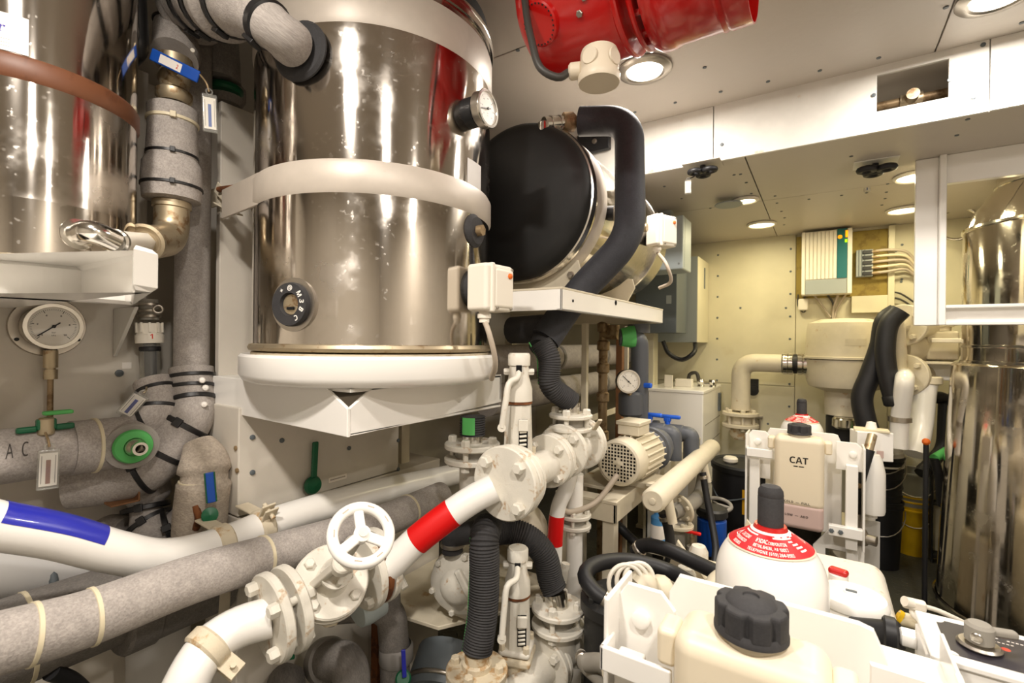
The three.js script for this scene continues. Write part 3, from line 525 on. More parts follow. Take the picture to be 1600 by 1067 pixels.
// strapped bundles low behind the white pipe
{
  const t = T('wrapped_valve', 'tan foam wrapped valve with a green and blue lever beside the casing', 'valve');
  M(t, 'foam_wrap', sweep(spline([P(310, 690, 1.18), P(318, 715, 1.17), P(320, 745, 1.16), P(315, 790, 1.16), P(312, 830, 1.16)], 30), f => 0.024 + 0.034 * Math.sin(Math.min(1, f * 2.2 + 0.15) * 1.57) - (f > 0.36 && f < 0.44 ? 0.008 : 0), 24), X.foamTan);
  tie(t, P(318, 749, 1.16), UP, 0.05, 0.006, X.tieW); const l0 = P(327, 738, 1.09), l1 = P(331, 785, 1.09);
  M(t, 'lever', barBetween(l0, l1, 0.016, 0.006, toCam(l0)), X.blue); M(t, 'lever_rim', barBetween(l0.clone().addScaledVector(toCam(l0), -0.004), l1.clone().addScaledVector(toCam(l0), -0.004), 0.022, 0.006, toCam(l0)), X.green);
  M(t, 'lever_boss', rev([[0, 0], [0.017, 0], [0.017, 0.016], [0, 0.022]], P(328, 804, 1.1), toCam(l0), 20), X.green);
  M(t, 'rust_stain', sweep(spline([P(306, 790, 1.11), P(310, 810, 1.105), P(306, 826, 1.11)], 8), 0.008, 8), X.rust);
  const u = T('wrapped_elbow', 'lumpy grey foam elbow with black straps behind the white pipe', 'pipe');
  const p = spline([P(235, 750, 1.22), P(228, 785, 1.21), P(236, 818, 1.2), P(262, 826, 1.2), P(285, 812, 1.22)], 40);
  M(u, 'foam_wrap', sweep(p, f => 0.042 + 0.008 * Math.sin(f * 12), 24), X.foam); for (const f of [0.35, 0.55, 0.85]) { const i = Math.round(f * 40); tie(u, p[i], p[i + 1].clone().sub(p[i - 1]), 0.05, 0.013, X.tieB, V(0.8, 0.3, 0.6), 'strap'); }
  M(u, 'foam_tail', sweep(spline([P(195, 835, 1.2), P(150, 830, 1.2), P(110, 845, 1.15)], 12), 0.045, 20), X.foam);
  const b = T('copper_bracket', 'small copper brown angle bracket below the strapped bend', 'bracket');
  const c = P(186, 773, 1.12); M(b, 'angle', [box(c, 0.004, 0.03, 0.055, 0.001), box(c.clone().add(V(0.02, -0.013, 0)), 0.04, 0.004, 0.055, 0.001), box(c.clone().add(V(0.02, 0, -0.026)), 0.04, 0.03, 0.004, 0.001)], X.wood);
}

// ---------------------------------------------------------------- large upright tank
{
  const t = T('water_heater_tank', 'large polished steel upright tank with two pale clamp bands', 'tank'), yb = 1.176;
  M(t, 'shell', rev([[0, yb], [CR, yb], [CR, 1.955], [CR - 0.002, 1.957]], CT, UP, 128), X.steel);
  M(t, 'base_ring', rev([[CR - 0.002, yb - 0.004], [CR + 0.006, yb - 0.002], [CR + 0.009, yb + 0.005], [CR + 0.006, yb + 0.012], [CR, yb + 0.014]], CT, UP, 96), X.brass);
  M(t, 'top_rim', rev([[CR - 0.01, 1.955], [CR + 0.006, 1.957], [CR + 0.008, 1.968], [CR + 0.003, 1.972], [CR + 0.006, 1.976], [CR + 0.006, 1.984], [CR - 0.005, 1.988]], CT, UP, 96), X.chrome);
  M(t, 'lid', rev([[CR - 0.005, 1.984], [CR - 0.008, 2.03], [CR - 0.03, 2.045], [0, 2.05]], CT, UP, 64), X.lid);
  M(t, 'upper_band', ringG(V(CT.x, 1.897, CT.z), UP, CR - 0.001, 0.005, 0.095, 128), X.band);
  M(t, 'lower_band', ringG(V(CT.x, 1.537, CT.z), UP, CR - 0.001, 0.006, 0.073, 128), X.band);
  // strap lug and wall bracket of the lower band
  const s0 = onCyl(400, 300, CT, CR).p, s1 = P(352, 303, 1.19), sd = s1.clone().sub(s0); s0.y = s1.y = 1.537;
  M(t, 'strap_lug', box(s0.clone().lerp(s1, 0.5), 0.006, 0.073, s0.distanceTo(s1) + 0.03, 0.002, basis(UP, sd)), X.band);
  const bk = M(t, 'wall_bracket', [barBetween(P(338, 292, 1.24), P(362, 318, 1.2), 0.03, 0.004, D1), barBetween(P(340, 318, 1.24), P(372, 335, 1.2), 0.028, 0.004, UP), box(P(338, 308, 1.27), 0.05, 0.05, 0.005, 0.001)], X.cream);
  M(bk, 'rusty_bolt', cyl(P(342, 296, 1.22), P(372, 292, 1.17), 0.007), X.rust);
  // dial thermometer, sensor, cleaning port, rating sticker
  { const h = onCyl(733, 178, CT, CR), d = P(756, 176, 1.12).sub(P(733, 178, 1.2)).normalize(), g = M(t, 'thermometer_boss', drum(h.p.clone().addScaledVector(h.n, -0.02), h.n, 0.05, 0.034, 0.006), X.black);
    gauge(t, h.p.clone().addScaledVector(h.n, 0.052), h.n, 0.041, 0.022, dialTex(60, 6, 120), -1.9); }
  { const h = onCyl(741, 361, CT, CR); M(t, 'sensor_gasket', drum(h.p.clone().addScaledVector(h.n, -0.02), h.n, 0.03, 0.04, 0.008), X.rubber); M(t, 'sensor_plug', rev([[0, 0], [0.014, 0], [0.014, 0.014], [0, 0.014]], h.p.clone().addScaledVector(h.n, 0.01), h.n, 6).toNonIndexed(), X.bronze); }
  { const h = onCyl(459, 476, CT, CR), o = h.p.clone().addScaledVector(h.n, -0.012);
    M(t, 'port_plate', rev([[0.03, 0], [0.058, 0.004], [0.056, 0.014], [0.03, 0.015]], o, h.n, 40), X.steelDull);
    const rg = rev([[0.018, 0.01], [0.045, 0.01], [0.046, 0.02], [0.044, 0.026], [0.024, 0.026], [0.021, 0.014]], o, h.n, 48); M(t, 'port_gasket', rg, X.rubber);
    M(t, 'port_plug', rev([[0, 0.01], [0.024, 0.01], [0.021, 0.019], [0, 0.019]], o, h.n, 32), X.brass); M(t, 'port_slot', box(o.clone().addScaledVector(h.n, 0.02).add(V(0, -0.008, 0)), 0.006, 0.006, 0.018, 0.001, basis(UP, h.n.clone().cross(UP))), X.dark);
    const tx = canvasTex(512, 512, (g) => { g.clearRect(0, 0, 512, 512); g.translate(256, 256); g.fillStyle = '#e9e5de'; g.font = 'bold 84px sans-serif'; g.textAlign = 'center'; g.textBaseline = 'middle'; for (const [c, a] of [['C', 145], ['B', 108], ['3', 80], ['M', 52], ['@', 5], ['+', -33]]) { g.save(); g.rotate(a * Math.PI / 180); g.translate(0, -184); g.rotate(0.25); g.fillText(c, 0, 0); g.restore(); } });
    const cg = new THREE.RingGeometry(0.024, 0.0445, 48, 1), q = new THREE.Quaternion().setFromRotationMatrix(new THREE.Matrix4().makeBasis(UP.clone().cross(h.n), UP, h.n)); const u = cg.attributes.uv, pp = cg.attributes.position; for (let i = 0; i < u.count; i++) u.setXY(i, 0.5 + pp.getX(i) / 0.094, 0.5 + pp.getY(i) / 0.094);
    cg.applyQuaternion(q); const c = o.clone().addScaledVector(h.n, 0.0265); cg.translate(c.x, c.y, c.z); M(t, 'chalk_letters', cg, st({ map: tx, transparent: true, alphaTest: 0.4, roughness: 0.9 }), 'white marker letters on the black ring'); }
  { const a = onCyl(730, 262, CT, CR), b = onCyl(751, 262, CT, CR), y1 = onCyl(740, 252, CT, CR).p.y, y0 = onCyl(740, 296, CT, CR).p.y, lg = rev([[CR + 0.0008, y0], [CR + 0.0008, y1]], CT, UP, 10, Math.min(a.a, b.a), Math.max(a.a, b.a));
    M(t, 'rating_sticker', lg, st({ color: 0xcfcbc6, roughness: 0.6, side: THREE.DoubleSide })); }
}
function junctionBox(label, P0, n, w, h, d, cableTo, mat) {   // thermostat housing: gasket, box, lid rib, knob, gland
  const t = T('thermostat_box', label, 'electrical box'), s = UP.clone().cross(n).normalize(), q = basis(UP, n), c = P0.clone().addScaledVector(n, 0.02 + d / 2);
  M(t, 'gasket', drum(P0.clone().addScaledVector(n, -0.015), n, 0.036, w * 0.46, 0.006), X.rubber);
  M(t, 'housing', box(c, w, h, d, 0.009, q, 3), mat); M(t, 'front_step', box(c.clone().addScaledVector(n, d * 0.42).addScaledVector(s, w * 0.12), w * 0.7, h * 0.84, d * 0.3, 0.007, q, 3), mat);
  M(t, 'lid_rib', box(c.clone().addScaledVector(s, -w * 0.28).addScaledVector(n, d * 0.42), 0.012, h * 1.04, d * 0.3, 0.004, q), mat);
  M(t, 'indicator', rev([[0, 0], [0.007, 0], [0.006, 0.004], [0, 0.006]], c.clone().addScaledVector(n, d * 0.57).addScaledVector(s, w * 0.3).add(V(0, h * 0.28, 0)), n, 16), X.orange, 'orange indicator');
  for (const [i, j] of [[0.4, -0.42], [-0.1, -0.42], [0.42, 0.42]]) bolt(t, c.clone().addScaledVector(s, w * i).add(V(0, h * j, 0)).addScaledVector(n, d * 0.5), n, 0.004, 0.003, X.steelDull, 8, 'screw');
  const g = c.clone().addScaledVector(s, -w * 0.2).add(V(0, -h / 2, 0));
  M(t, 'cable_gland', rev([[0, 0.004], [0.013, 0.004], [0.013, -0.006], [0.016, -0.006], [0.016, -0.016], [0.012, -0.018], [0.012, -0.026], [0, -0.026]].reverse(), g, UP, 16), mat);
  M(t, 'cable', sweep(spline([g.clone().add(V(0, -0.02, 0)), ...cableTo], 30), 0.0065, 10), X.cableG); return t;
}
{ const h = onCyl(741, 452, CT, CR), n = h.n.clone().lerp(toCam(h.p), 0.25).normalize(); junctionBox('white thermostat box with an orange dot on the large upright tank', h.p, n, 0.098, 0.108, 0.062, [P(764, 520, 1.08), P(774, 565, 1.1), P(768, 592, 1.16)], X.plastic); }
{
  const t = T('round_shelf_tray', 'white round tray on a square shelf bracket under the large upright tank', 'tray'), R = 0.322;
  M(t, 'round_tray', rev([[0, 1.1], [R - 0.025, 1.1], [R - 0.008, 1.106], [R, 1.12], [R, 1.16], [R - 0.006, 1.166], [R - 0.012, 1.16], [R - 0.012, 1.13], [0, 1.13]], CT, UP, 96), X.gloss);
  M(t, 'tray_fill', rev([[0, 1.13], [CR + 0.002, 1.13], [CR + 0.002, 1.17], [0, 1.17]], CT, UP, 64), X.rusty);
  const x0 = -1.36, x1 = -0.8, z0 = 0.632, z1 = 1.175, yb = 1.005;
  M(t, 'front_plate', plate([[-z1, 1.1], [-z1, yb + 0.015], [-(z0 + 0.03), yb], [-z0, yb], [-z0, 1.06], [-(z0 + 0.06), 1.098]], 0.008, V(x1, 0, 0), new THREE.Quaternion().setFromAxisAngle(UP, -Math.PI / 2).multiply(Q0), 0.0015), X.gloss);
  M(t, 'side_plate', plate([[x0, yb + 0.01], [x1, yb], [x1, 1.06], [x1 - 0.07, 1.098], [x0, 1.1]], 0.008, V(0, 0, -z0)), X.gloss);
  M(t, 'far_plate', bx(x0, x1, yb + 0.02, 1.1, z1 - 0.008, z1), X.gloss); M(t, 'shelf_sheet', bx(x0, x1, 1.092, 1.1, z0, z1), X.white);
  M(t, 'bottom_lip', bx(x1 - 0.05, x1, yb, yb + 0.006, z0, z1), X.gloss);
}
{
  const t = T('wall_lever', 'dark green spoon shaped lever mounted on the cream casing', 'lever'), a = onX(493, 690, -1.185), b = onX(490, 752, -1.185);
  M(t, 'arm', barBetween(a, b, 0.018, 0.009, DX, 0.004), X.green); M(t, 'bowl', rev([[0, -0.012], [0.022, -0.01], [0.026, 0], [0.022, 0.008], [0, 0.012]], onX(489, 758, -1.186), DX, 28), X.green);
}
// ---------------------------------------------------------------- left pipe runs
{
  const t = T('white_pipe', 'thick white pipe with a dark blue band sweeping across the lower left', 'pipe'), X0 = -1.1, R = 0.037;
  const pts = [onX(-70, 812, X0), onX(0, 822, X0), onX(90, 838, X0), onX(180, 862, X0), onX(250, 872, X0), onX(330, 855, X0), onX(440, 812, X0), onX(560, 776, X0), onX(715, 740, X0)];
  pts.unshift(pts[0].clone().add(V(0, 0.1, 0.55))); const path = spline(pts, 120); M(t, 'pipe', sweep(path, R, 28), X.gloss);
  const near = x => { let b = 0, m = 1e9; path.forEach((p, i) => { const d = p.distanceTo(x); if (d < m) { m = d; b = i; } }); return b; };
  M(t, 'blue_band', sweep(path.slice(near(onX(-10, 820, X0)), near(onX(148, 852, X0)) + 1), R + 0.0008, 18, false, [-1.15, 1.3]), X.blueTape, 'glossy dark blue marking band');
  for (const [x, y, e] of [[343, 848, V(0.9, -0.35, 0)], [414, 818, V(0.6, 0.8, 0)]]) { const i = near(onX(x, y, X0)), c = path[i], d = path[i + 1].clone().sub(path[i - 1]); clamp(t, c, d, R, X.rusty, e, 0.032); const arm = c.clone().add(V(-0.092, 0.035, 0)); M(t, 'clamp_arm', barBetween(c.clone().add(V(-0.02, 0.03, 0)), arm, 0.032, 0.005, UP), X.rusty); }
}
{
  const t = T('insulated_main', 'long grey foam insulated pipe with cream cable ties across the lower left', 'pipe'), X0 = -0.985, R = 0.0435;
  const a = onX(-60, 1022, X0), b = onX(690, 775, X0), l = f => a.clone().lerp(b, f), path = spline([a.clone().add(V(0, 0.02, 0.6)), a, onX(130, 968, X0), onX(300, 905, X0), onX(480, 851, X0), onX(600, 813, X0), b], 90);
  M(t, 'foam_sleeve', sweep(path, f => R, 32), X.foam);
  const near = (x, y) => { const q = onX(x, y, X0); let bb = 1, m = 1e9; path.forEach((p, i) => { const d = p.distanceTo(q); if (d < m && i > 0 && i < 89) { m = d; bb = i; } }); return bb; };
  for (const [x, y] of [[40, 995], [145, 963], [408, 876], [638, 800]]) { const i = near(x, y); tie(t, path[i], path[i + 1].clone().sub(path[i - 1]), R, 0.008, X.tieW); }
  const h = P(352, 945, 0.98); M(t, 'hanger_strap', barBetween(P(352, 925, 1.02), P(350, 960, 0.98), 0.02, 0.003, toCam(h)), X.cream);
}
{
  const t = T('lagged_header_pipe', 'fat dark grey insulated pipe with stepped collars behind the foam pipe', 'pipe'), X0 = -1.26;
  const a = onX(-60, 985, X0).add(V(0, 0, 0.6)), b = onX(500, 885, X0), y = (a.y + b.y) / 2 + 0.03; a.x = X0; a.y = b.y = y; const d = V(0, 0, -1), at = px => V(X0, y, Math.max(-0.605, onX(px, 950, X0).z));
  M(t, 'thin_sleeve', sweep([a, at(195)], 0.082, 32), X.foamDark); M(t, 'end_collar', drum(at(178), d, 0.06, 0.108, 0.006), X.foamDark); M(t, 'thick_sleeve', drum(at(205), d, at(500).z * -1 + at(205).z, 0.103, 0.006), X.foamDark);
  tie(t, at(40), d, 0.082, 0.009, X.tieW); tie(t, at(222), d, 0.103, 0.012, X.tieB, null, 'strap');
  const tx = canvasTex(256, 128, (g) => { g.clearRect(0, 0, 256, 128); g.fillStyle = '#2b2724'; g.font = '84px sans-serif'; g.fillText('A', 40, 100); g.fillText('C', 150, 90); });
  const arc = sweep([at(60), at(112)], 0.0826, 12, false, [0.35, 1.0]), u = arc.attributes.uv; for (let i = 0; i < u.count; i++) u.setXY(i, i > 12 ? 1 : 0, 1 - (i % 13) / 12); M(t, 'marker_writing', arc, st({ map: tx, transparent: true, alphaTest: 0.5, roughness: 0.9, side: THREE.DoubleSide }), 'handwritten letters AC');
  const w = T('white_duct', 'pale grey arched duct bend behind the blue banded pipe', 'duct');
  M(w, 'duct', sweep(spline([onX(-90, 905, -1.41).add(V(0, 0, 0.5)), onX(-90, 905, -1.41), onX(20, 892, -1.41), onX(140, 892, -1.41), onX(215, 918, -1.41), onX(245, 975, -1.41), onX(250, 1060, -1.41)], 40), 0.068, 24), st({ color: 0xc6c4c1, roughness: 0.5 }));
  M(w, 'strap', sweep(spline([onX(78, 880, -1.36), onX(84, 915, -1.34), onX(66, 955, -1.34)], 12), 0.008, 8), X.greyDark);
}
// small hose in the corner under the pipes
{ const t = T('black_hose', 'short black hose below the grey foam pipe near the floor', 'hose'); M(t, 'hose', sweep(spline([onX(80, 1050, -1.2), onX(110, 1062, -1.22), onX(150, 1100, -1.25)], 14), 0.014, 12), X.black); }

// ---------------------------------------------------------------- gate valve and the pipe with the red band
const VX0 = P(428, 962, 0.91), VAX = V(0.1, 0.06, -0.99).normalize();
{
  const t = T('gate_valve', 'white gate valve with a three spoke handwheel on rusted flanges', 'valve'), ax = VAX, f1 = VX0;
  const at = s => f1.clone().addScaledVector(ax, s);
  flangePair(t, at(0.012), ax, 0.083, 0.018, 0.016, X.valve, 4, 0.013, 0.9);
  M(t, 'inlet_neck', rev([[0.036, -0.01], [0.036, 0.02], [0.05, 0.05], [0.05, 0.13], [0.036, 0.17], [0.036, 0.19]], at(0.01), ax, 32), X.valve);
  const wc = P(565, 835, 0.8), bc = P(513, 915, 0.97), sa = wc.clone().sub(bc).normalize(), [u, w] = around(sa);
  M(t, 'body', rev([[0.02, -0.06], [0.05, -0.05], [0.055, -0.02], [0.052, 0.02]], bc, sa, 32), X.valve);
  M(t, 'bonnet_flange', [drum(bc.clone().addScaledVector(sa, 0.008), sa, 0.013, 0.074, 0.003, 40), drum(bc.clone().addScaledVector(sa, 0.023), sa, 0.013, 0.072, 0.003, 40)], X.valve);
  for (let i = 0; i < 4; i++) { const a = 0.75 + i * Math.PI / 2; bolt(t, bc.clone().addScaledVector(u, 0.055 * Math.cos(a)).addScaledVector(w, 0.055 * Math.sin(a)).addScaledVector(sa, 0.036), sa, 0.0105, 0.011, X.valve); }
  const yt = bc.clone().addScaledVector(sa, 0.125);
  for (const s of [-1, 1]) M(t, 'yoke_arm', barBetween(bc.clone().addScaledVector(u, s * 0.036).addScaledVector(sa, 0.03), yt.clone().addScaledVector(u, s * 0.012), 0.014, 0.016, w, 0.004), X.valve);
  M(t, 'yoke_head', drum(yt.clone().addScaledVector(sa, -0.012), sa, 0.026, 0.02, 0.003), X.valve);
  M(t, 'bonnet_neck', rev([[0.034, 0.034], [0.024, 0.05], [0.02, 0.07], [0.03, 0.072], [0.03, 0.08], [0, 0.08]], bc, sa, 28), X.valve);
  M(t, 'gland_bolt', [cyl(bc.clone().addScaledVector(w, 0.022).addScaledVector(sa, 0.05), bc.clone().addScaledVector(w, 0.022).addScaledVector(sa, 0.095), 0.005), cyl(bc.clone().addScaledVector(w, -0.022).addScaledVector(sa, 0.05), bc.clone().addScaledVector(w, -0.022).addScaledVector(sa, 0.095), 0.005)], X.valve);
  M(t, 'stem', cyl(bc.clone().addScaledVector(sa, 0.06), wc.clone().addScaledVector(sa, 0.012), 0.008), X.valve);
  const hw = M(t, 'handwheel', torus(wc, sa, 0.047, 0.0095, 56, 14), X.gloss);
  M(hw, 'hub', rev([[0, -0.012], [0.013, -0.012], [0.014, 0.006], [0.008, 0.01], [0, 0.011]], wc, sa, 24), X.gloss);
  { const upv = UP.clone().addScaledVector(sa, -UP.dot(sa)).normalize(), rt = upv.clone().cross(sa); for (const a of [0.05, 2.14, 4.24]) { const d = upv.clone().multiplyScalar(Math.cos(a)).addScaledVector(rt, Math.sin(a)); M(hw, 'spoke', barBetween(wc.clone().addScaledVector(d, 0.008), wc.clone().addScaledVector(d, 0.043), 0.017, 0.01, sa, 0.004), X.gloss); }
    for (const a of [0.5, 1.25, 2.7, 3.5, 4.9, 5.8]) { const d = upv.clone().multiplyScalar(Math.cos(a)).addScaledVector(rt, Math.sin(a)), e = d.clone().cross(sa); M(hw, 'rim_slot', barBetween(wc.clone().addScaledVector(d, 0.046).addScaledVector(sa, 0.0092).addScaledVector(e, -0.006), wc.clone().addScaledVector(d, 0.046).addScaledVector(sa, 0.0092).addScaledVector(e, 0.006), 0.002, 0.0015, sa, 0), X.cableG); } }
  const f2 = at(0.2); M(t, 'outlet_flange', drum(f2.clone().addScaledVector(ax, -0.012), ax, 0.018, 0.083, 0.003, 40), X.valve);
  M(t, 'rusted_flange', drum(f2.clone().addScaledVector(ax, 0.008), ax, 0.016, 0.08, 0.003, 40), X.rust, 'brown rusted flange edge'); M(t, 'far_flange', drum(f2.clone().addScaledVector(ax, 0.026), ax, 0.018, 0.083, 0.003, 40), X.valve);
  for (let i = 0; i < 4; i++) { const [u2, w2] = around(ax), a = 0.9 + i * Math.PI / 2; bolt(t, f2.clone().addScaledVector(u2, 0.064 * Math.cos(a)).addScaledVector(w2, 0.064 * Math.sin(a)).addScaledVector(ax, -0.012), ax.clone().negate(), 0.012, 0.014, X.valve); }

  const p = T('white_inlet_pipe', 'white bent pipe rising from the bottom edge to the gate valve', 'pipe');
  const path = spline([P(262, 1160, 0.78).setY(0.03), P(268, 1140, 0.78), P(290, 1070, 0.8), P(325, 1012, 0.84), P(372, 980, 0.88), at(-0.004)], 56);
  M(p, 'pipe', sweep(path, 0.036, 28), X.gloss); clamp(p, path[48], path[49].clone().sub(path[47]), 0.036, X.rusty, V(0.5, -0.7, 0.5), 0.03);
  const r = T('red_band_pipe', 'white sloping pipe with a bright red band leading to the relief valve', 'pipe');
  const s0 = f2.clone().addScaledVector(ax, 0.047), path2 = spline([s0, P(598, 893, 1.06), P(650, 845, 1.06), P(700, 806, 1.07), P(740, 779, 1.08), P(772, 762, 1.09)], 50);
  M(r, 'pipe', sweep(path2, 0.032, 26), X.gloss);
  const near = (q) => { let b = 1, m = 1e9; path2.forEach((v, i) => { const d = v.distanceTo(q); if (d < m) { m = d; b = i; } }); return b; };
  M(r, 'red_band', sweep(path2.slice(near(P(650, 845, 1.06)), near(P(706, 802, 1.07)) + 1), 0.0327, 24, false), X.redTape, 'bright red marking band');
}
// pieces in the shade under the gate valve
{
  const X0 = -1.1;
  const t = T('grey_drain_pipe', 'grey plastic drain pipe with elbow standing in front of the lower casing', 'pipe');
  const e = P(600, 905, 1.3), path = [P(520, 950, 1.3), P(590, 945, 1.3), P(612, 960, 1.3), P(616, 1010, 1.3), P(620, 1140, 1.3)];
  M(t, 'pipe', sweep(bend(path, 0.03), 0.04, 24), X.foamDark); M(t, 'branch', sweep([P(602, 950, 1.3), P(598, 880, 1.31)], 0.042, 24), X.foamDark); M(t, 'sleeve', ringG(P(619, 1020, 1.3), UP, 0.04, 0.006, 0.05), X.greyPipe);
  M(t, 'blue_collar', ringG(P(600, 905, 1.31), UP, 0.044, 0.004, 0.04), X.blue);
  const u = T('grey_elbow', 'grey plastic elbow turning down under the handwheel', 'pipe');
  M(u, 'elbow', sweep(bend([P(505, 1032, 1.28), P(548, 1030, 1.2), P(552, 1120, 1.2)], 0.06, 12), 0.045, 24), X.foamDark); M(u, 'socket', drum(P(505, 1032, 1.29), P(548, 1030, 1.2).sub(P(505, 1032, 1.29)), 0.04, 0.056, 0.005), X.greyPipe);
  const v = T('capped_pipe', 'dark round pipe end near the bottom edge below the rusted flange', 'pipe'); M(v, 'pipe_end', sweep([onX(440, 1062, -1.21), P(450, 1066, 1.2), P(452, 1100, 1.18)], 0.04, 20), X.foamDark);
  const w = T('green_lever', 'green lever hanging below the rusted flange pair', 'lever'); M(w, 'lever', barBetween(P(455, 985, 1.05), P(456, 1030, 1.05), 0.012, 0.008, toCam(P(455, 1000, 1.05)), 0.003), X.green); M(w, 'spindle', cyl(P(455, 985, 1.06), onX(452, 985, -1.198), 0.006), X.green); M(w, 'pivot', drum(P(455, 985, 1.06), toCam(P(455, 985, 1.06)), 0.016, 0.011, 0.002), X.green);
  const k = T('purple_tag', 'narrow purple lever beside the grey drain pipe', 'lever'); M(k, 'lever', barBetween(P(630, 1015, 1.22), P(632, 1058, 1.22), 0.011, 0.006, toCam(P(630, 1030, 1.22))), X.blueTape); M(k, 'boss', drum(P(630, 1060, 1.24), toCam(P(630, 1060, 1.24)), 0.02, 0.02, 0.004), X.green);
  const n = T('valve_body_blue', 'pale blue painted valve body under the handwheel', 'valve'); M(n, 'body', rev([[0, 0], [0.05, 0.002], [0.055, 0.02], [0.055, 0.06], [0, 0.07]], P(552, 948, 1.12), V(0.2, 0.2, -1), 28), X.paleBlue); M(n, 'rusty_nut', rev([[0, 0], [0.022, 0], [0.022, 0.03], [0, 0.03]], P(516, 972, 1.1), UP, 6).toNonIndexed(), X.rusty); M(n, 'stub', cyl(P(516, 975, 1.1), P(520, 935, 1.1), 0.014), X.greyPipe);
}
keyTag(P(617, 888, 1.1), P(622, 895, 1.08), P(634, 920, 1.08), 0.018, 'white tag hanging under the pipe with the red band', '#e8dfd6', X.cream);

// ---------------------------------------------------------------- relief valve rows
// corrugated hose
function corrugated(path, r, pitch = 0.006) {
  let L = 0; for (let i = 1; i < path.length; i++) L += path[i].distanceTo(path[i - 1]);
  const n = Math.round(L / pitch * 4), c = new THREE.CatmullRomCurve3(path, false, 'centripetal').getSpacedPoints(n);
  return sweep(c, (f, m) => r * (0.97 + 0.05 * Math.sin(m / pitch * TAU)), 20);
}
function reliefValve(name, label, base, H, lever, s = 1) {   // base = centre of square flange, H = height above
  const t = T(name, label, 'valve'), at = (y) => base.clone().add(V(0, y * s, 0)), d = toCam(base); d.y = 0; d.normalize(); const side = UP.clone().cross(d);
  const qf = basis(UP, V(0.35, 0, 1).normalize());
  M(t, 'base_flange', box(at(-0.012), 0.096 * s, 0.022 * s, 0.096 * s, 0.008, qf), X.rusty);
  M(t, 'top_flange', box(at(0.01), 0.09 * s, 0.018 * s, 0.09 * s, 0.008, qf), X.valve);
  for (const [i, j] of [[1, 1], [1, -1], [-1, 1], [-1, -1]]) { const p = V(i * 0.034 * s, 0.019 * s, j * 0.034 * s).applyQuaternion(qf).add(base); bolt(t, p, UP, 0.0085, 0.014, X.rusty); }
  const bg = rev([[0, 0.015 * s], [0.04 * s, 0.015 * s], [0.035 * s, 0.15 * s], [0.029 * s, 0.155 * s], [0, 0.155 * s]], base, UP, 8).toNonIndexed(); bg.computeVertexNormals(); M(t, 'bonnet', bg, X.valve);
  // spring window
  const wn = base.clone().addScaledVector(d, 0.036 * s).addScaledVector(side, 0.012).add(V(0, 0.075 * s, 0)), wq = basis(UP, d);
  M(t, 'window', box(wn, 0.022, 0.085 * s, 0.006, 0.001, wq), X.dark);
  for (let i = 0; i < 7; i++) M(t, 'spring_coil', cyl(wn.clone().addScaledVector(d, 0.003).addScaledVector(side, -0.009).add(V(0, -0.035 * s + i * 0.011 * s, 0)), wn.clone().addScaledVector(d, 0.003).addScaledVector(side, 0.008).add(V(0, -0.033 * s + i * 0.011 * s, 0)), 0.003, 0.003, 8), X.valve);
  M(t, 'window_guard', box(wn.clone().addScaledVector(d, 0.006).add(V(0, 0.028 * s, 0)), 0.024, 0.03 * s, 0.008, 0.002, wq), X.valve);
  M(t, 'rust_ring', ringG(at(0.158), UP, 0.03 * s, 0.006, 0.008), X.rust);
  M(t, 'cap', rev([[0.037 * s, 0.162 * s], [0.036 * s, 0.195 * s], [0.028 * s, 0.225 * s], [0.026 * s, 0.255 * s], [0.03 * s, 0.257 * s], [0.03 * s, 0.285 * s], [0.026 * s, 0.29 * s], [0, 0.29 * s]], base, UP, 28), X.valve);
  M(t, 'cap_slot', box(at(0.25).addScaledVector(d, 0.018), 0.014, 0.016, 0.03, 0.001, wq), X.dark);
  for (const k of [-1, 1]) bolt(t, at(0.24).addScaledVector(side, k * 0.028 * s), side.clone().multiplyScalar(k), 0.009, 0.012, X.valve);
  M(t, 'test_lever', sweep(spline([at(0.25).addScaledVector(d, 0.02), ...lever], 26), 0.0075, 10), X.valve);
  M(t, 'lever_eye', rev([[0, -0.005], [0.01, -0.005], [0.01, 0.005], [0, 0.005]], lever[lever.length - 1], d, 16), X.valve);
  M(t, 'body', rev([[0, -0.11 * s], [0.03 * s, -0.105 * s], [0.042 * s, -0.08 * s], [0.036 * s, -0.045 * s], [0.04 * s, -0.02 * s]], base, UP, 28), X.rusty);
  return t;
}
const RA = P(778, 752, 1.1), RDIR = D1.clone();
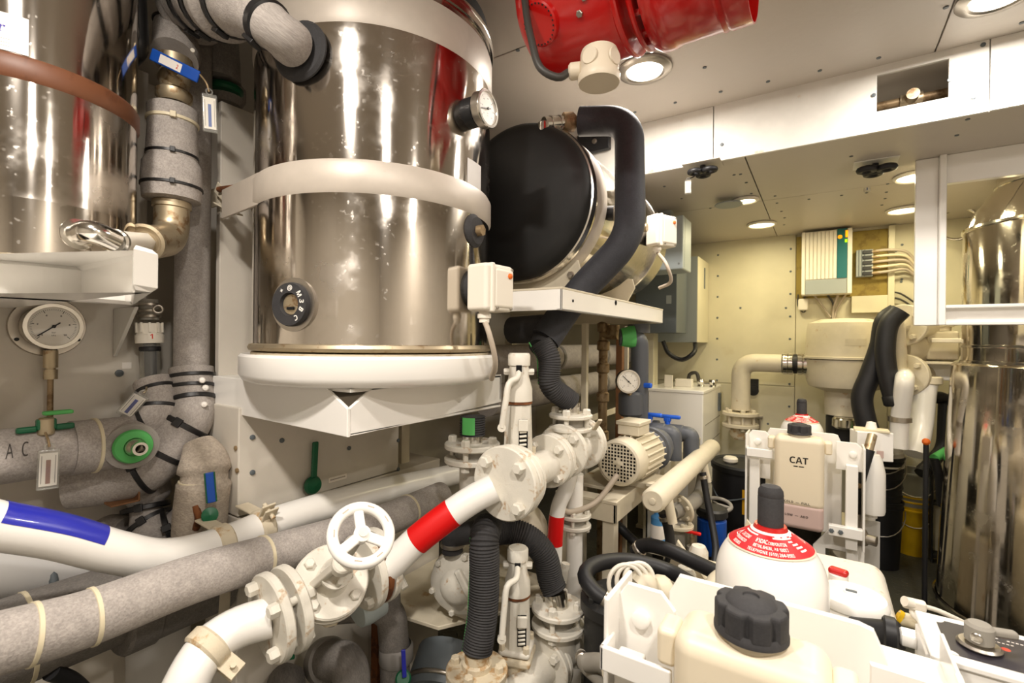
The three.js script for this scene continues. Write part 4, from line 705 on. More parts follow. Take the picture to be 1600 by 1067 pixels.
{
  // upper row along the room: flange A, relief valve, flange B, tee, flange D
  const at = (s, dy = 0) => V(-0.602, RA.y + dy, RA.z - s);
  const t = reliefValve('relief_valve', 'white spring relief valve with curved test lever beside the upright tank', V(-0.632, P(812, 720, 1.19).y, RA.z - 0.1), 0, [P(808, 590, 1.15), P(796, 598, 1.14), P(790, 628, 1.13), P(784, 668, 1.13)], 0.93);
  const R = 0.085;
  flange(t, at(0), D1, R, 0.02, X.valve, 4, 0.014, -1, 0.8); flange(t, at(0.024), D1, R * 0.98, 0.018, X.valve, 0); flange(t, at(0.05), D1, R * 0.9, 0.014, X.valve, 0);
  M(t, 'side_neck', cyl(at(0.04), at(0.2), 0.042, 0.042, 28), X.valve);
  flange(t, at(0.2, 0.01), D1, 0.07, 0.016, X.valve, 4, 0.012, -1, 0.8); flange(t, at(0.22, 0.01), D1, 0.07, 0.016, X.valve, 0);
  const p = T('hose_tee', 'white flanged tee with a green striped hose end beside the tray bracket', 'fitting');
  const c = P(738, 706, 1.27);
  flangePair(p, c, UP, 0.074, 0.015, 0.022, X.valve, 4, 0.0125, 0.35); M(p, 'stub', cyl(c.clone().add(V(0, -0.14, 0)), c.clone().add(V(0, -0.024, 0)), 0.034), X.valve);
  M(p, 'hose_tail', cyl(c.clone().add(V(0, 0.02, 0)), c.clone().add(V(0, 0.05, 0)), 0.027), X.chrome);
  const h0 = c.clone().add(V(0, 0.045, 0)), h1 = c.clone().setY(1.0); M(p, 'hose', corrugated([h0, h0.clone().lerp(h1, 0.5), h1], 0.034), X.rubber);
  const gs = rev([[0.036, 0.006], [0.036, h1.y - h0.y]], h0, UP, 8, 0.75, 1.75); M(p, 'green_stripe', gs, X.greenL);

  const q = T('flanged_elbow', 'white flanged elbow and hose connection behind the relief valve', 'fitting'), eb = at(0.3, 0.01);
  const f2 = P(872, 662, 1.33), f2b = V(-0.6, f2.y, RA.z - 0.33);
  flange(q, at(0.285, 0.02), D1, 0.075, 0.016, X.valve, 4, 0.013, -1, 0.8); M(q, 'elbow_body', [cyl(at(0.24, 0.012), at(0.4, 0.012), 0.046), cyl(f2b.clone().add(V(0, -0.1, 0)), f2b.clone().add(V(0, -0.02, 0)), 0.038)], X.valve);
  flange(q, at(0.4, 0.02), D1, 0.075, 0.016, X.valve, 4, 0.012, 1, 0.8); flange(q, at(0.42, 0.02), D1, 0.075, 0.016, X.valve, 4, 0.01, 1, 0.2);
  flangePair(q, f2b, UP, 0.062, 0.012, 0.024, X.valve, 4, 0.012, 0.2);
  M(q, 'hose_tail', cyl(f2b.clone().add(V(0, 0.02, 0)), f2b.clone().add(V(0, 0.055, 0)), 0.027), X.chrome);
  M(q, 'side_handle', barBetween(f2b.clone().add(V(0.06, -0.02, -0.03)), P(938, 656, 1.3), 0.012, 0.006, UP), X.rusty);
  const h = T('ribbed_hose', 'black ribbed hose with a thin green line rising to the black pipe junction', 'hose');
  const hp = [f2b.clone().add(V(0, 0.056, 0)), P(860, 600, 1.33), P(858, 560, 1.33), P(845, 535, 1.34)]; M(h, 'hose', corrugated(hp, 0.032), X.rubber); 
  M(h, 'green_line', sweep(hp.map(p => p.clone().add(V(-0.031, 0, 0.012))), 0.002, 6), X.greenL);
}
{
  // lower row
  const z = RA.z, X0 = -0.6, yv = P(808, 1022, 1.17).y, base = V(X0 - 0.03, yv, z - 0.1);
  const t = reliefValve('relief_valve', 'white rust stained relief valve with straight lever low among the ribbed hoses', base, 0, [P(806, 905, 1.12), P(793, 915, 1.1), P(788, 950, 1.09), P(784, 998, 1.08)], 0.88);
  const at = (s, dy = 0) => V(X0, yv - 0.075 + dy, z - s);
  M(t, 'side_neck', cyl(at(0.02), at(0.2), 0.042), X.valve); flange(t, at(0.2), D1, 0.076, 0.016, X.valve, 4, 0.012, 1, 0.8); flange(t, at(0.18), D1, 0.076, 0.016, X.valve, 4, 0.012, -1, 0.8);
  const p = T('hose_flange', 'white rust stained hose flange near the bottom edge', 'fitting'), c = P(745, 1048, 1.08);
  flange(p, c, UP, 0.07, 0.018, X.rusty, 4, 0.011, 1, 0.3); flange(p, c.clone().add(V(0, -0.03, 0)), UP, 0.07, 0.018, X.valve, 0); M(p, 'stub', cyl(c.clone().add(V(0, -0.12, 0)), c.clone().add(V(0, -0.04, 0)), 0.036), X.valve);
  M(p, 'hose_tail', rev([[0, 0], [0.034, 0], [0.034, 0.012], [0.028, 0.016], [0.028, 0.035], [0, 0.035]], c.clone().add(V(0, 0.009, 0)), UP, 24), X.rusty);
  const h = T('ribbed_hose', 'black ribbed hose with green edge standing on the rust stained flange', 'hose');
  const hp = [c.clone().add(V(0, 0.046, 0)), P(754, 960, 1.09), P(757, 890, 1.1), P(757, 840, 1.11), P(762, 822, 1.15)]; M(h, 'hose', corrugated(hp, 0.035), X.rubber); M(h, 'green_line', sweep(hp.slice(0, 4).map(p => p.clone().addScaledVector(toCam(p).cross(UP).normalize(), 0.033)), 0.002, 6), X.greenL);
  const q = T('flanged_outlet', 'white stacked flange outlet with hose connection low beside the black strainer', 'fitting'), f = P(872, 962, 1.26);
  flangePair(q, f, UP, 0.07, 0.014, 0.03, X.valve, 4, 0.012, 0.2); M(q, 'hose_tail', cyl(f.clone().add(V(0, 0.02, 0)), f.clone().add(V(-0.01, 0.06, 0)), 0.03), X.chrome);
  M(q, 'body', sweep(bend([f.clone().add(V(0, -0.02, 0)), f.clone().add(V(0, -0.1, 0)), f.clone().add(V(0.02, -0.1, -0.13))], 0.06), 0.045, 24), X.valve);
  for (const s of [0.06, 0.085, 0.12]) flange(q, f.clone().add(V(0.005 + s * 0.12, -0.085, -s)), D1, 0.078, 0.015, X.valve, s === 0.06 ? 4 : 0, 0.011, -1, 0.9);
  const h2 = T('ribbed_hose', 'black ribbed hose arching from the pump outlet to the low flange', 'hose');
  M(h2, 'hose', corrugated([f.clone().add(V(-0.01, 0.064, 0)), P(861, 908, 1.27), P(850, 866, 1.27), P(822, 838, 1.27), P(790, 829, 1.27), P(770, 832, 1.25)], 0.034), X.rubber);
  const el = T('black_elbow', 'black rubber elbow on top of the white pump', 'hose'); M(el, 'elbow', sweep(bend([P(707, 862, 1.36), P(706, 838, 1.36), P(752, 828, 1.34)], 0.035), 0.03, 20), X.rubber); M(el, 'clamp', ringG(P(707, 850, 1.36), UP, 0.031, 0.003, 0.012), X.steelDull);
}
// white pump on its tray behind the hoses
{
  const t = T('white_pump', 'white cast pump housing behind the green edged ribbed hose', 'pump'), c = P(722, 905, 1.38), d = V(0.35, 0, 0.93).normalize();
  M(t, 'volute', rev([[0, 0.05], [0.05, 0.048], [0.085, 0.03], [0.092, 0], [0.092, -0.06], [0.07, -0.09], [0, -0.1]].reverse(), c, d, 40), X.valve);
  M(t, 'cover', rev([[0, 0.07], [0.03, 0.068], [0.05, 0.05], [0.05, 0.03]].reverse(), c, d, 32), X.valve);
  for (let i = 0; i < 6; i++) { const a = i / 6 * TAU + 0.3, [u, w] = around(d); bolt(t, c.clone().addScaledVector(u, Math.cos(a) * 0.082).addScaledVector(w, Math.sin(a) * 0.082).addScaledVector(d, 0.03), d, 0.009, 0.012, X.valve); }
  M(t, 'cast_rib', barBetween(c.clone().add(V(0.03, 0.06, 0.06)), c.clone().add(V(0.08, -0.02, 0.05)), 0.02, 0.02, d, 0.006), X.valve); M(t, 'outlet_neck', cyl(c.clone().add(V(-0.03, 0.08, 0)), c.clone().add(V(-0.03, 0.1, 0)), 0.036), X.valve);
  M(t, 'motor_cone', rev([[0.07, 0], [0.1, 0.04], [0.1, 0.12], [0, 0.12]], P(800, 850, 1.5).add(V(0, 0, 0.02)), V(-0.3, 0.2, -1), 32), X.cream);
  M(t, 'foot', box(c.clone().add(V(0, -0.1, -0.04)), 0.12, 0.03, 0.08, 0.004), X.valve);
  const s = T('pump_tray', 'stained beige steel shelf under the white pump', 'shelf'), y = c.y - 0.116, a = onY(640, 965, y), b = onY(730, 1018, y);
  M(s, 'sheet', plate([[-1.19, 0.98], [-0.9, 1.02], [-0.72, 1.3], [-0.72, 1.44], [-1.19, 1.44]], 0.012, V(0, y - 0.012, 0), new THREE.Quaternion().setFromAxisAngle(DX, -Math.PI / 2), 0.002), X.cream);
  M(s, 'leg', bx(-1.18, -1.15, 0, y - 0.012, 1.02, 1.05), X.rust); M(s, 'leg', bx(-0.78, -0.75, 0, y - 0.012, 1.38, 1.41), X.rust);
  const d2 = T('dark_drum', 'dark steel drum end below the stained shelf', 'drum'); M(d2, 'drum', rev([[0, 0], [0.1, 0.01], [0.11, 0.03], [0.11, 0.12], [0, 0.12]], P(690, 1100, 1.3), V(-0.3, 0.5, -0.8), 32), X.greyDark); M(d2, 'rim', torus(P(690, 1100, 1.3).addScaledVector(V(-0.3, 0.5, -0.8).normalize(), 0.03), V(-0.3, 0.5, -0.8), 0.11, 0.006), X.steelDull);
}
// uprights behind: pipe with red band and flanged stand pipe
{
  const t = T('curved_drop_pipe', 'white pipe curving down with a short red band right of the hoses', 'pipe');
  const p = spline([P(893, 735, 1.42), P(886, 760, 1.42), P(873, 790, 1.42), P(868, 830, 1.42), P(866, 880, 1.42), P(864, 915, 1.42)], 40); M(t, 'pipe', sweep(p, 0.0225, 20), X.gloss);
  M(t, 'red_band', sweep(p.slice(16, 27), 0.0232, 20, false), X.redTape, 'red marking band'); M(t, 'elbow_bolt', cyl(P(878, 915, 1.4), P(884, 880, 1.4), 0.012), X.valve);
  const s = T('stand_pipe', 'white upright pipe with a rust flecked flange pair under the motor frame', 'pipe'), c = P(898, 812, 1.52), b = P(893, 960, 1.52), tp = P(899, 740, 1.52);
  M(s, 'pipe', cyl(V(c.x, 0, c.z), V(c.x, tp.y, c.z), 0.026), X.gloss); flangePair(s, c, UP, 0.052, 0.013, 0.02, X.valve, 4, 0.009, 0.3);
  const k = T('grey_cable', 'beige cable drooping from the motor to the stand pipe', 'cable'); M(k, 'cable', sweep(spline([P(965, 742, 1.55), P(930, 785, 1.52), P(890, 800, 1.48), P(878, 796, 1.46)], 24), 0.009, 10), X.cableG);
  const k2 = T('grey_cable', 'beige cable looping beside the large flanged elbow', 'cable'); M(k2, 'cable', sweep(spline([P(858, 620, 1.5), P(885, 625, 1.5), P(900, 660, 1.48), P(902, 690, 1.46)], 24), 0.012, 10), X.cableG);
}

// ---------------------------------------------------------------- horizontal tank on its shelf
const HX = -0.82, HY = 1.645, HR = 0.25, HZ0 = 1.29, HZ1 = 2.12;
{
  const t = T('horizontal_tank', 'steel horizontal tank with a black domed end above the white shelf', 'tank'), o = V(HX, HY, -HZ0), L = BEAM - 0.03 - HZ0, LL = HZ1 - HZ0;
  M(t, 'shell', rev([[HR - 0.003, 0], [HR - 0.002, LL], [HR - 0.04, LL + 0.05], [0, LL + 0.07]], o, D1, 96), X.steel);
  M(t, 'end_cap', rev([[0, -0.05], [HR * 0.5, -0.046], [HR * 0.82, -0.034], [HR * 0.93, -0.024], [HR - 0.003, -0.008], [HR - 0.001, 0.012], [HR - 0.01, 0.02]], o, D1, 96), X.lid, 'black domed end');
  M(t, 'end_rim', rev([[HR - 0.004, 0.012], [HR + 0.004, 0.014], [HR + 0.007, 0.022], [HR + 0.003, 0.03], [HR + 0.006, 0.036], [HR, 0.046]], o, D1, 96), X.chrome);
  M(t, 'clamp_band', ringG(o.clone().addScaledVector(D1, 0.1), D1, HR - 0.003, 0.006, 0.07, 96), X.band);
  M(t, 'far_seam', ringG(o.clone().addScaledVector(D1, LL - 0.12), D1, HR - 0.003, 0.004, 0.012, 96), X.chrome);
  // dial, sensor
  const hit = (px, py) => { const d = dirOf(px, py), ox = -HX, oy = EYE - HY, a = d.x * d.x + d.y * d.y, b = d.x * ox + d.y * oy, k = ox * ox + oy * oy - HR * HR, tt = (-b - Math.sqrt(Math.max(0, b * b - a * k))) / a, p = d.multiplyScalar(tt).add(camera.position); return { p, n: V(p.x - HX, p.y - HY, 0).normalize() }; };
  { const h = hit(955, 333); M(t, 'dial_boss', drum(h.p.clone().addScaledVector(h.n, -0.01), h.n, 0.03, 0.024, 0.003), X.black); gauge(t, h.p.clone().addScaledVector(h.n, 0.035), h.n, 0.036, 0.016, dialTex(60, 6, 120), 0.6); }
  { const h = hit(1003, 356); M(t, 'plug', rev([[0, 0], [0.016, 0], [0.016, 0.02], [0, 0.02]], h.p, h.n, 6).toNonIndexed(), X.brass); }
  const h = hit(1018, 365); junctionBox('white thermostat box with an orange dot on the horizontal tank', h.p, h.n.clone().add(V(0, 0, 0.5)).normalize(), 0.11, 0.12, 0.06, [P(1042, 415, 1.75), P(1048, 440, 1.76), P(1030, 450, 1.8)], X.plastic);
  // top connection
  const nz = T('top_spigot', 'steel spigot and bronze union feeding the black pipe on the horizontal tank', 'fitting'), s0 = P(850, 193, 1.47), s1 = P(884, 191, 1.5), s2 = P(906, 190, 1.51);
  M(nz, 'spigot', sweep([V(HX + 0.03, HY + HR - 0.02, s0.z), V(HX + 0.03, s0.y + 0.02, s0.z), s0, s1].filter((v, i) => i > 1), 0.02, 18), X.chrome); M(nz, 'riser', cyl(V(s0.x, HY + 0.2, s0.z), s0, 0.02), X.chrome); M(nz, 'union', drum(s1.clone().addScaledVector(s2.clone().sub(s1).normalize(), -0.01), s2.clone().sub(s1), 0.04, 0.03, 0.004, 6), X.bronze);
  for (const f of [0.3, 0.7]) M(nz, 'bead', ringG(s0.clone().lerp(s1, f), s1.clone().sub(s0), 0.02, 0.003, 0.006), X.chrome);
  const bp = T('black_pipe', 'thick matte black insulated pipe bending down over the horizontal tank', 'pipe');
  const path = bend([s2, P(983, 188, 1.46), P(985, 372, 1.37), P(897, 464, 1.41), P(852, 530, 1.37)], 0.075, 10); M(bp, 'foam_tube', sweep(path, 0.044, 28), X.blackFoam);
  M(bp, 'tee_branch', sweep([P(868, 512, 1.4), P(800, 516, 1.5)], 0.042, 20), X.rubber); M(bp, 'tee_leg', sweep([P(856, 520, 1.4), P(846, 545, 1.36)], 0.038, 20), X.rubber);
  const db = T('black_wall_box', 'black box with a round button behind the black pipe', 'electrical box'), bc = onZ(928, 222, BEAM - 0.03); M(db, 'housing', box(bc, 0.15, 0.09, 0.03, 0.004), X.black); bolt(db, bc.clone().add(V(0.01, -0.005, 0.016)), V(0, 0, 1), 0.011, 0.006, X.steelDull, 16, 'button');
}
{
  const t = T('tank_shelf', 'white steel channel shelf carrying the horizontal tank', 'shelf'), x1 = -0.55, z0 = 1.075, z1 = 1.99, y1 = 1.338, y0 = 1.281, x0 = -1.3;
  M(t, 'front_rail', bx(x1 - 0.006, x1, y0, y1, z0, z1), X.gloss); M(t, 'end_rail', bx(-0.72, x1, y0, y1, z0, z0 + 0.006), X.gloss);
  M(t, 'top_sheet', plate([[-0.72, z0], [x1, z0], [x1, z1], [x0, z1], [x0, 1.2], [-0.72, 1.2]], 0.006, V(0, y1 - 0.004, 0), new THREE.Quaternion().setFromAxisAngle(DX, -Math.PI / 2), 0.001, [circ(0, 0, 1, 24).map(([u, v]) => [-0.638 + u * 0.072, 1.29 + v * 0.11])]), X.cream);
  M(t, 'rear_rail', bx(x0, x1, y0, y1, z1 - 0.006, z1), X.cream); M(t, 'bottom_lip', bx(x1 - 0.016, x1, y0, y0 + 0.005, z0, z1), X.gloss);
  for (const px of [895, 962, 1010]) { const p = onX(px, px === 962 ? 473 : 470, x1); bolt(t, p, DX, px === 962 ? 0.008 : 0.004, 0.002, X.dark, 10, 'hole'); }
  const sad = (z) => plate([[HX - 0.26, y1], [HX + 0.15, y1], [HX + 0.195, y1 + 0.08], [HX + 0.185, y1 + 0.115], ...Array.from({ length: 12 }, (_, i) => { const a = -0.85 - i * 0.155; return [HX + (HR + 0.002) * Math.cos(a), HY + (HR + 0.002) * Math.sin(a)]; })], 0.008, V(0, 0, -z));
  M(t, 'saddle', sad(1.353), X.cream); M(t, 'saddle', sad(1.86), X.cream); bolt(t, V(HX + 0.165, y1 + 0.07, -1.345), V(0, 0, 1), 0.012, 0.012, X.steelDull);
  M(t, 'post', bx(x0, x0 + 0.04, 0, y0, z1 - 0.05, z1), X.cream);  M(t, 'post', bx(x0, x0 + 0.04, 0, y0, 1.22, 1.26), X.cream);
}
// pipes in the dim bay under the shelf
{
  const gp = (label, y, y2, R) => { const t = T('wall_pipe', label, 'pipe'), a = onX(760, y, -1.1), b = onX(1012, y2, -1.1); b.y = a.y = (a.y + b.y) / 2; b.z = Math.max(b.z, -3.4); M(t, 'foam_sleeve', sweep([a, b], R, 24), X.foam); for (const f of [0.3, 0.6, 0.85]) M(t, 'joint_band', ringG(a.clone().lerp(b, f), D1, R, 0.004, 0.03), X.foamDark); };
  gp('upper grey lagged pipe along the dim bay under the shelf', 560, 553, 0.062); gp('lower grey lagged pipe along the dim bay under the shelf', 607, 594, 0.062);
  const post = (label, px, X0, w, m, name, y0 = 0, y1 = 1.28) => { const t = T(name, label, 'post'), p = onX(px, 580, X0); M(t, 'post', bx(X0, X0 + w, y0, y1, -p.z, -p.z + w, 0.002), m); M(t, 'foot_plate', bx(X0 - 0.02, X0 + w + 0.02, y0, y0 + 0.008, -p.z - 0.02, -p.z + w + 0.02), m); };
  post('slim cream angle post between the ribbed hose and bronze pipe', 908, -0.86, 0.024, X.cream, 'shelf_post'); post('brown wooden post beside the grey plastic riser', 962, -0.8, 0.03, X.wood, 'wooden_post', 0, 1.24); post('cream steel post against the brown wooden post', 975, -0.8, 0.018, X.cream, 'shelf_post');
  const rail = T('cross_rail', 'cream angle rail crossing low behind the motor', 'rail'); M(rail, 'rail', barBetween(onX(880, 668, -0.9), onX(1000, 628, -0.9), 0.028, 0.012, DX), X.cream); M(rail, 'rail_end', bx(-0.91, -0.88, 0, 0.95, 2.9, 2.93), X.cream);
  const t = T('bronze_riser', 'mottled bronze riser pipe with tee behind the cream posts', 'pipe'), p = y => P(942, y, 2.12);
  M(t, 'pipe', cyl(V(p(600).x, 0.02, p(600).z), V(p(600).x, 1.276, p(600).z), 0.02), X.bronze);
  for (const y of [512, 540, 575, 620, 680]) M(t, 'coupling', ringG(V(p(600).x, p(y).y, p(600).z), UP, 0.018, 0.01, 0.05), X.bronze);
  M(t, 'tee', [cyl(V(p(600).x, p(522).y, p(600).z), P(966, 522, 2.08), 0.024), cyl(P(958, 524, 2.09), P(958, 508, 2.09), 0.028)], X.bronze);
  const g = T('plastic_riser', 'dark grey plastic riser with green taped elbow and small dial', 'pipe'), q = y => P(999, y, 1.95);
  M(g, 'pipe', sweep(bend([P(968, 527, 1.96), V(q(600).x, P(999, 527, 1.95).y, q(600).z), V(q(600).x, q(690).y, q(600).z)], 0.05), 0.036, 20), X.pvc);
  M(g, 'green_tape', sweep([P(970, 527, 1.95), P(990, 526, 1.95)], f => 0.036 + 0.012 * f, 20), X.greenL); M(g, 'upper_stub', cyl(P(998, 520, 1.97), P(998, 505, 1.97).setY(1.276), 0.045), X.pvc); M(g, 'check_valve', drum(P(985, 650, 1.93), UP, 0.1, 0.048, 0.01), X.pvc);
  { const c = P(982, 596, 1.86), n = V(0.6, 0, 0.8).normalize(); gauge(g, c, n, 0.045, 0.03, dialTex(40, 5, 10), -0.8, { caseMat: X.black }); M(g, 'dial_stem', cyl(c.clone().addScaledVector(n, -0.015), P(988, 640, 1.92), 0.012), X.brass); }
  const bv = (label, px, py, d) => { const v = T('ball_valve', label, 'valve'), c = P(px, py, d); M(v, 'body', drum(c.clone().add(V(-0.07, -0.055, 0)), DX, 0.14, 0.036, 0.006), X.pvc); M(v, 'union_nut', ringG(c.clone().add(V(-0.05, -0.055, 0)), DX, 0.034, 0.012, 0.03), X.pvc); M(v, 'stem', cyl(c.clone().add(V(0, -0.03, 0)), c.clone().add(V(0, 0.005, 0)), 0.012), X.blueBright); M(v, 'handle', [box(c.clone().add(V(0, 0.012, 0)), 0.11, 0.016, 0.022, 0.006), box(c.clone().add(V(0, 0.0, 0)), 0.03, 0.02, 0.022, 0.005)], X.blueBright, 'bright blue handle'); M(v, 'drop', sweep(bend([c.clone().add(V(0.06, -0.055, 0)), c.clone().add(V(0.1, -0.055, 0)), c.clone().add(V(0.1, -0.16, 0))], 0.03), 0.033, 18), X.pvc); };
  bv('grey plastic valve with bright blue handle behind the motor', 1014, 652, 1.98); bv('grey plastic valve with bright blue handle against the white cabinet', 1043, 655, 2.08);
  const b1 = T('blue_tap', 'small blue tap handle on the plastic riser', 'valve'); M(b1, 'handle', box(P(1009, 602, 1.92), 0.05, 0.02, 0.02, 0.006), X.blueBright); M(b1, 'stem', cyl(P(1009, 602, 1.92), P(1001, 605, 1.95), 0.01), X.blueBright);
}
// motor pump on frame
{
  const fy = 0.69, t = T('motor_frame', 'cream channel frame with slots under the electric motor', 'frame'), qd = new THREE.Quaternion().setFromAxisAngle(DX, -Math.PI / 2);
  const x0 = -0.76, x1 = -0.545, z0 = 1.46, z1 = 2.72, hl = (a, b, c, d) => [[a, c], [a, d], [b, d], [b, c]];
  M(t, 'top_sheet', plate([[x0, z0], [x1, z0], [x1, z1], [x0, z1]], 0.012, V(0, fy - 0.012, 0), qd, 0.002, [hl(-0.74, -0.6, z0 + 0.05, z0 + 0.13), hl(-0.72, -0.61, 2.02, 2.12), hl(-0.72, -0.61, 2.4, 2.5)]), X.cream);
  M(t, 'near_rail', bx(x0, x1, fy - 0.07, fy - 0.008, z0, z0 + 0.01), X.cream); M(t, 'front_rail', bx(x1 - 0.01, x1, fy - 0.07, fy - 0.008, z0, z1), X.cream); M(t, 'far_rail', bx(x0, x1, fy - 0.07, fy - 0.008, z1 - 0.01, z1), X.cream);
  for (const [x, z] of [[x0 + 0.02, z0 + 0.03], [x1 - 0.03, z0 + 0.03], [x0 + 0.02, z1 - 0.03], [x1 - 0.03, z1 - 0.03]]) M(t, 'leg', bx(x - 0.02, x + 0.02, 0, fy - 0.06, z - 0.02, z + 0.02), X.cream);
  const m = T('electric_motor', 'cream electric motor with a perforated fan cover on the frame', 'motor'), c = P(966, 712, 1.62), ax = P(1015, 690, 1.85).sub(c).setY(0).normalize(), R = 0.08; c.y = fy + 0.1;
  M(m, 'fan_cover', rev([[R * 0.86, -0.004], [R * 0.96, 0], [R, 0.01], [R, 0.07], [R * 0.96, 0.075], [0, 0.075]], c, ax, 40), X.cream);
  // perforated grille: real openings
  const holes = []; for (let i = -5; i <= 5; i++) for (let j = -5; j <= 5; j++) { const x = i * 0.0115, y = j * 0.0115; if (Math.hypot(x, y) < R * 0.78 && Math.hypot(x, y) > 0.012) holes.push([[x - 0.004, y - 0.004], [x - 0.004, y + 0.004], [x + 0.004, y + 0.004], [x + 0.004, y - 0.004]]); }
  const q = basis(UP, ax.clone().negate()); M(m, 'fan_grille', plate(circ(0, 0, R * 0.88, 32).reverse(), 0.003, c.clone().addScaledVector(ax, 0.003), q, 0, holes), X.cream); M(m, 'fan_dark', drum(c.clone().addScaledVector(ax, 0.02), ax, 0.005, R * 0.9, 0.001), X.dark);
  bolt(m, c.clone(), ax.clone().negate(), 0.007, 0.003, X.cream, 12, 'hub_screw');
  M(m, 'body', rev([[R * 0.9, 0.07], [R * 0.9, 0.25], [R * 0.7, 0.27], [0, 0.27]], c, ax, 36), X.cream);
  for (let i = 0; i < 22; i++) { const a = i / 22 * TAU, [u, w] = around(ax), d = u.clone().multiplyScalar(Math.cos(a)).addScaledVector(w, Math.sin(a)); M(m, 'cooling_fin', box(c.clone().addScaledVector(ax, 0.16).addScaledVector(d, R * 0.93), 0.004, 0.17, 0.016, 0.001, basis(ax, d)), X.cream); }
  const tb = c.clone().addScaledVector(ax, 0.13).add(V(0, R + 0.02, 0)); M(m, 'terminal_box', [box(tb, 0.08, 0.036, 0.1, 0.004, basis(UP, ax)), box(tb.clone().add(V(0, 0.024, 0)), 0.09, 0.014, 0.11, 0.003, basis(UP, ax))], X.cream);
  M(m, 'foot', box(c.clone().addScaledVector(ax, 0.16).setY(fy + 0.012), 0.16, 0.022, 0.14, 0.004, basis(UP, ax)), X.cream);
  M(m, 'pump_head', [drum(c.clone().addScaledVector(ax, 0.27), ax, 0.1, 0.07, 0.01), drum(c.clone().addScaledVector(ax, 0.28), ax, 0.02, 0.085, 0.004)], X.pvc);
  const p = T('filter_housing', 'cream pressure tube with domed end cap lying along the motor frame', 'pipe'), a = P(1021, 774, 1.45), b = P(1112, 704, 2.2); b.y = a.y = (a.y + b.y) / 2; const pd = b.clone().sub(a).normalize();
  M(p, 'tube', rev([[0, -0.008], [0.03, -0.008], [0.037, 0], [0.037, a.distanceTo(b)], [0.03, a.distanceTo(b) + 0.008], [0, a.distanceTo(b) + 0.01]], a, pd, 32), X.cream); bolt(p, a.clone().addScaledVector(pd, -0.01), pd.clone().negate(), 0.01, 0.004, X.cream, 14, 'end_plug'); 
  for (const f of [0.1, 0.7]) M(p, 'outlet_stub', cyl(a.clone().lerp(b, f).add(V(0.02, -0.02, 0)), a.clone().lerp(b, f).add(V(0.035, -0.09, 0)), 0.015), X.cream);
  for (const f of [0.2, 0.8]) M(p, 'saddle', box(a.clone().lerp(b, f).add(V(-0.045, -0.005, 0)), 0.06, 0.012, 0.03, 0.002), X.cream);
}

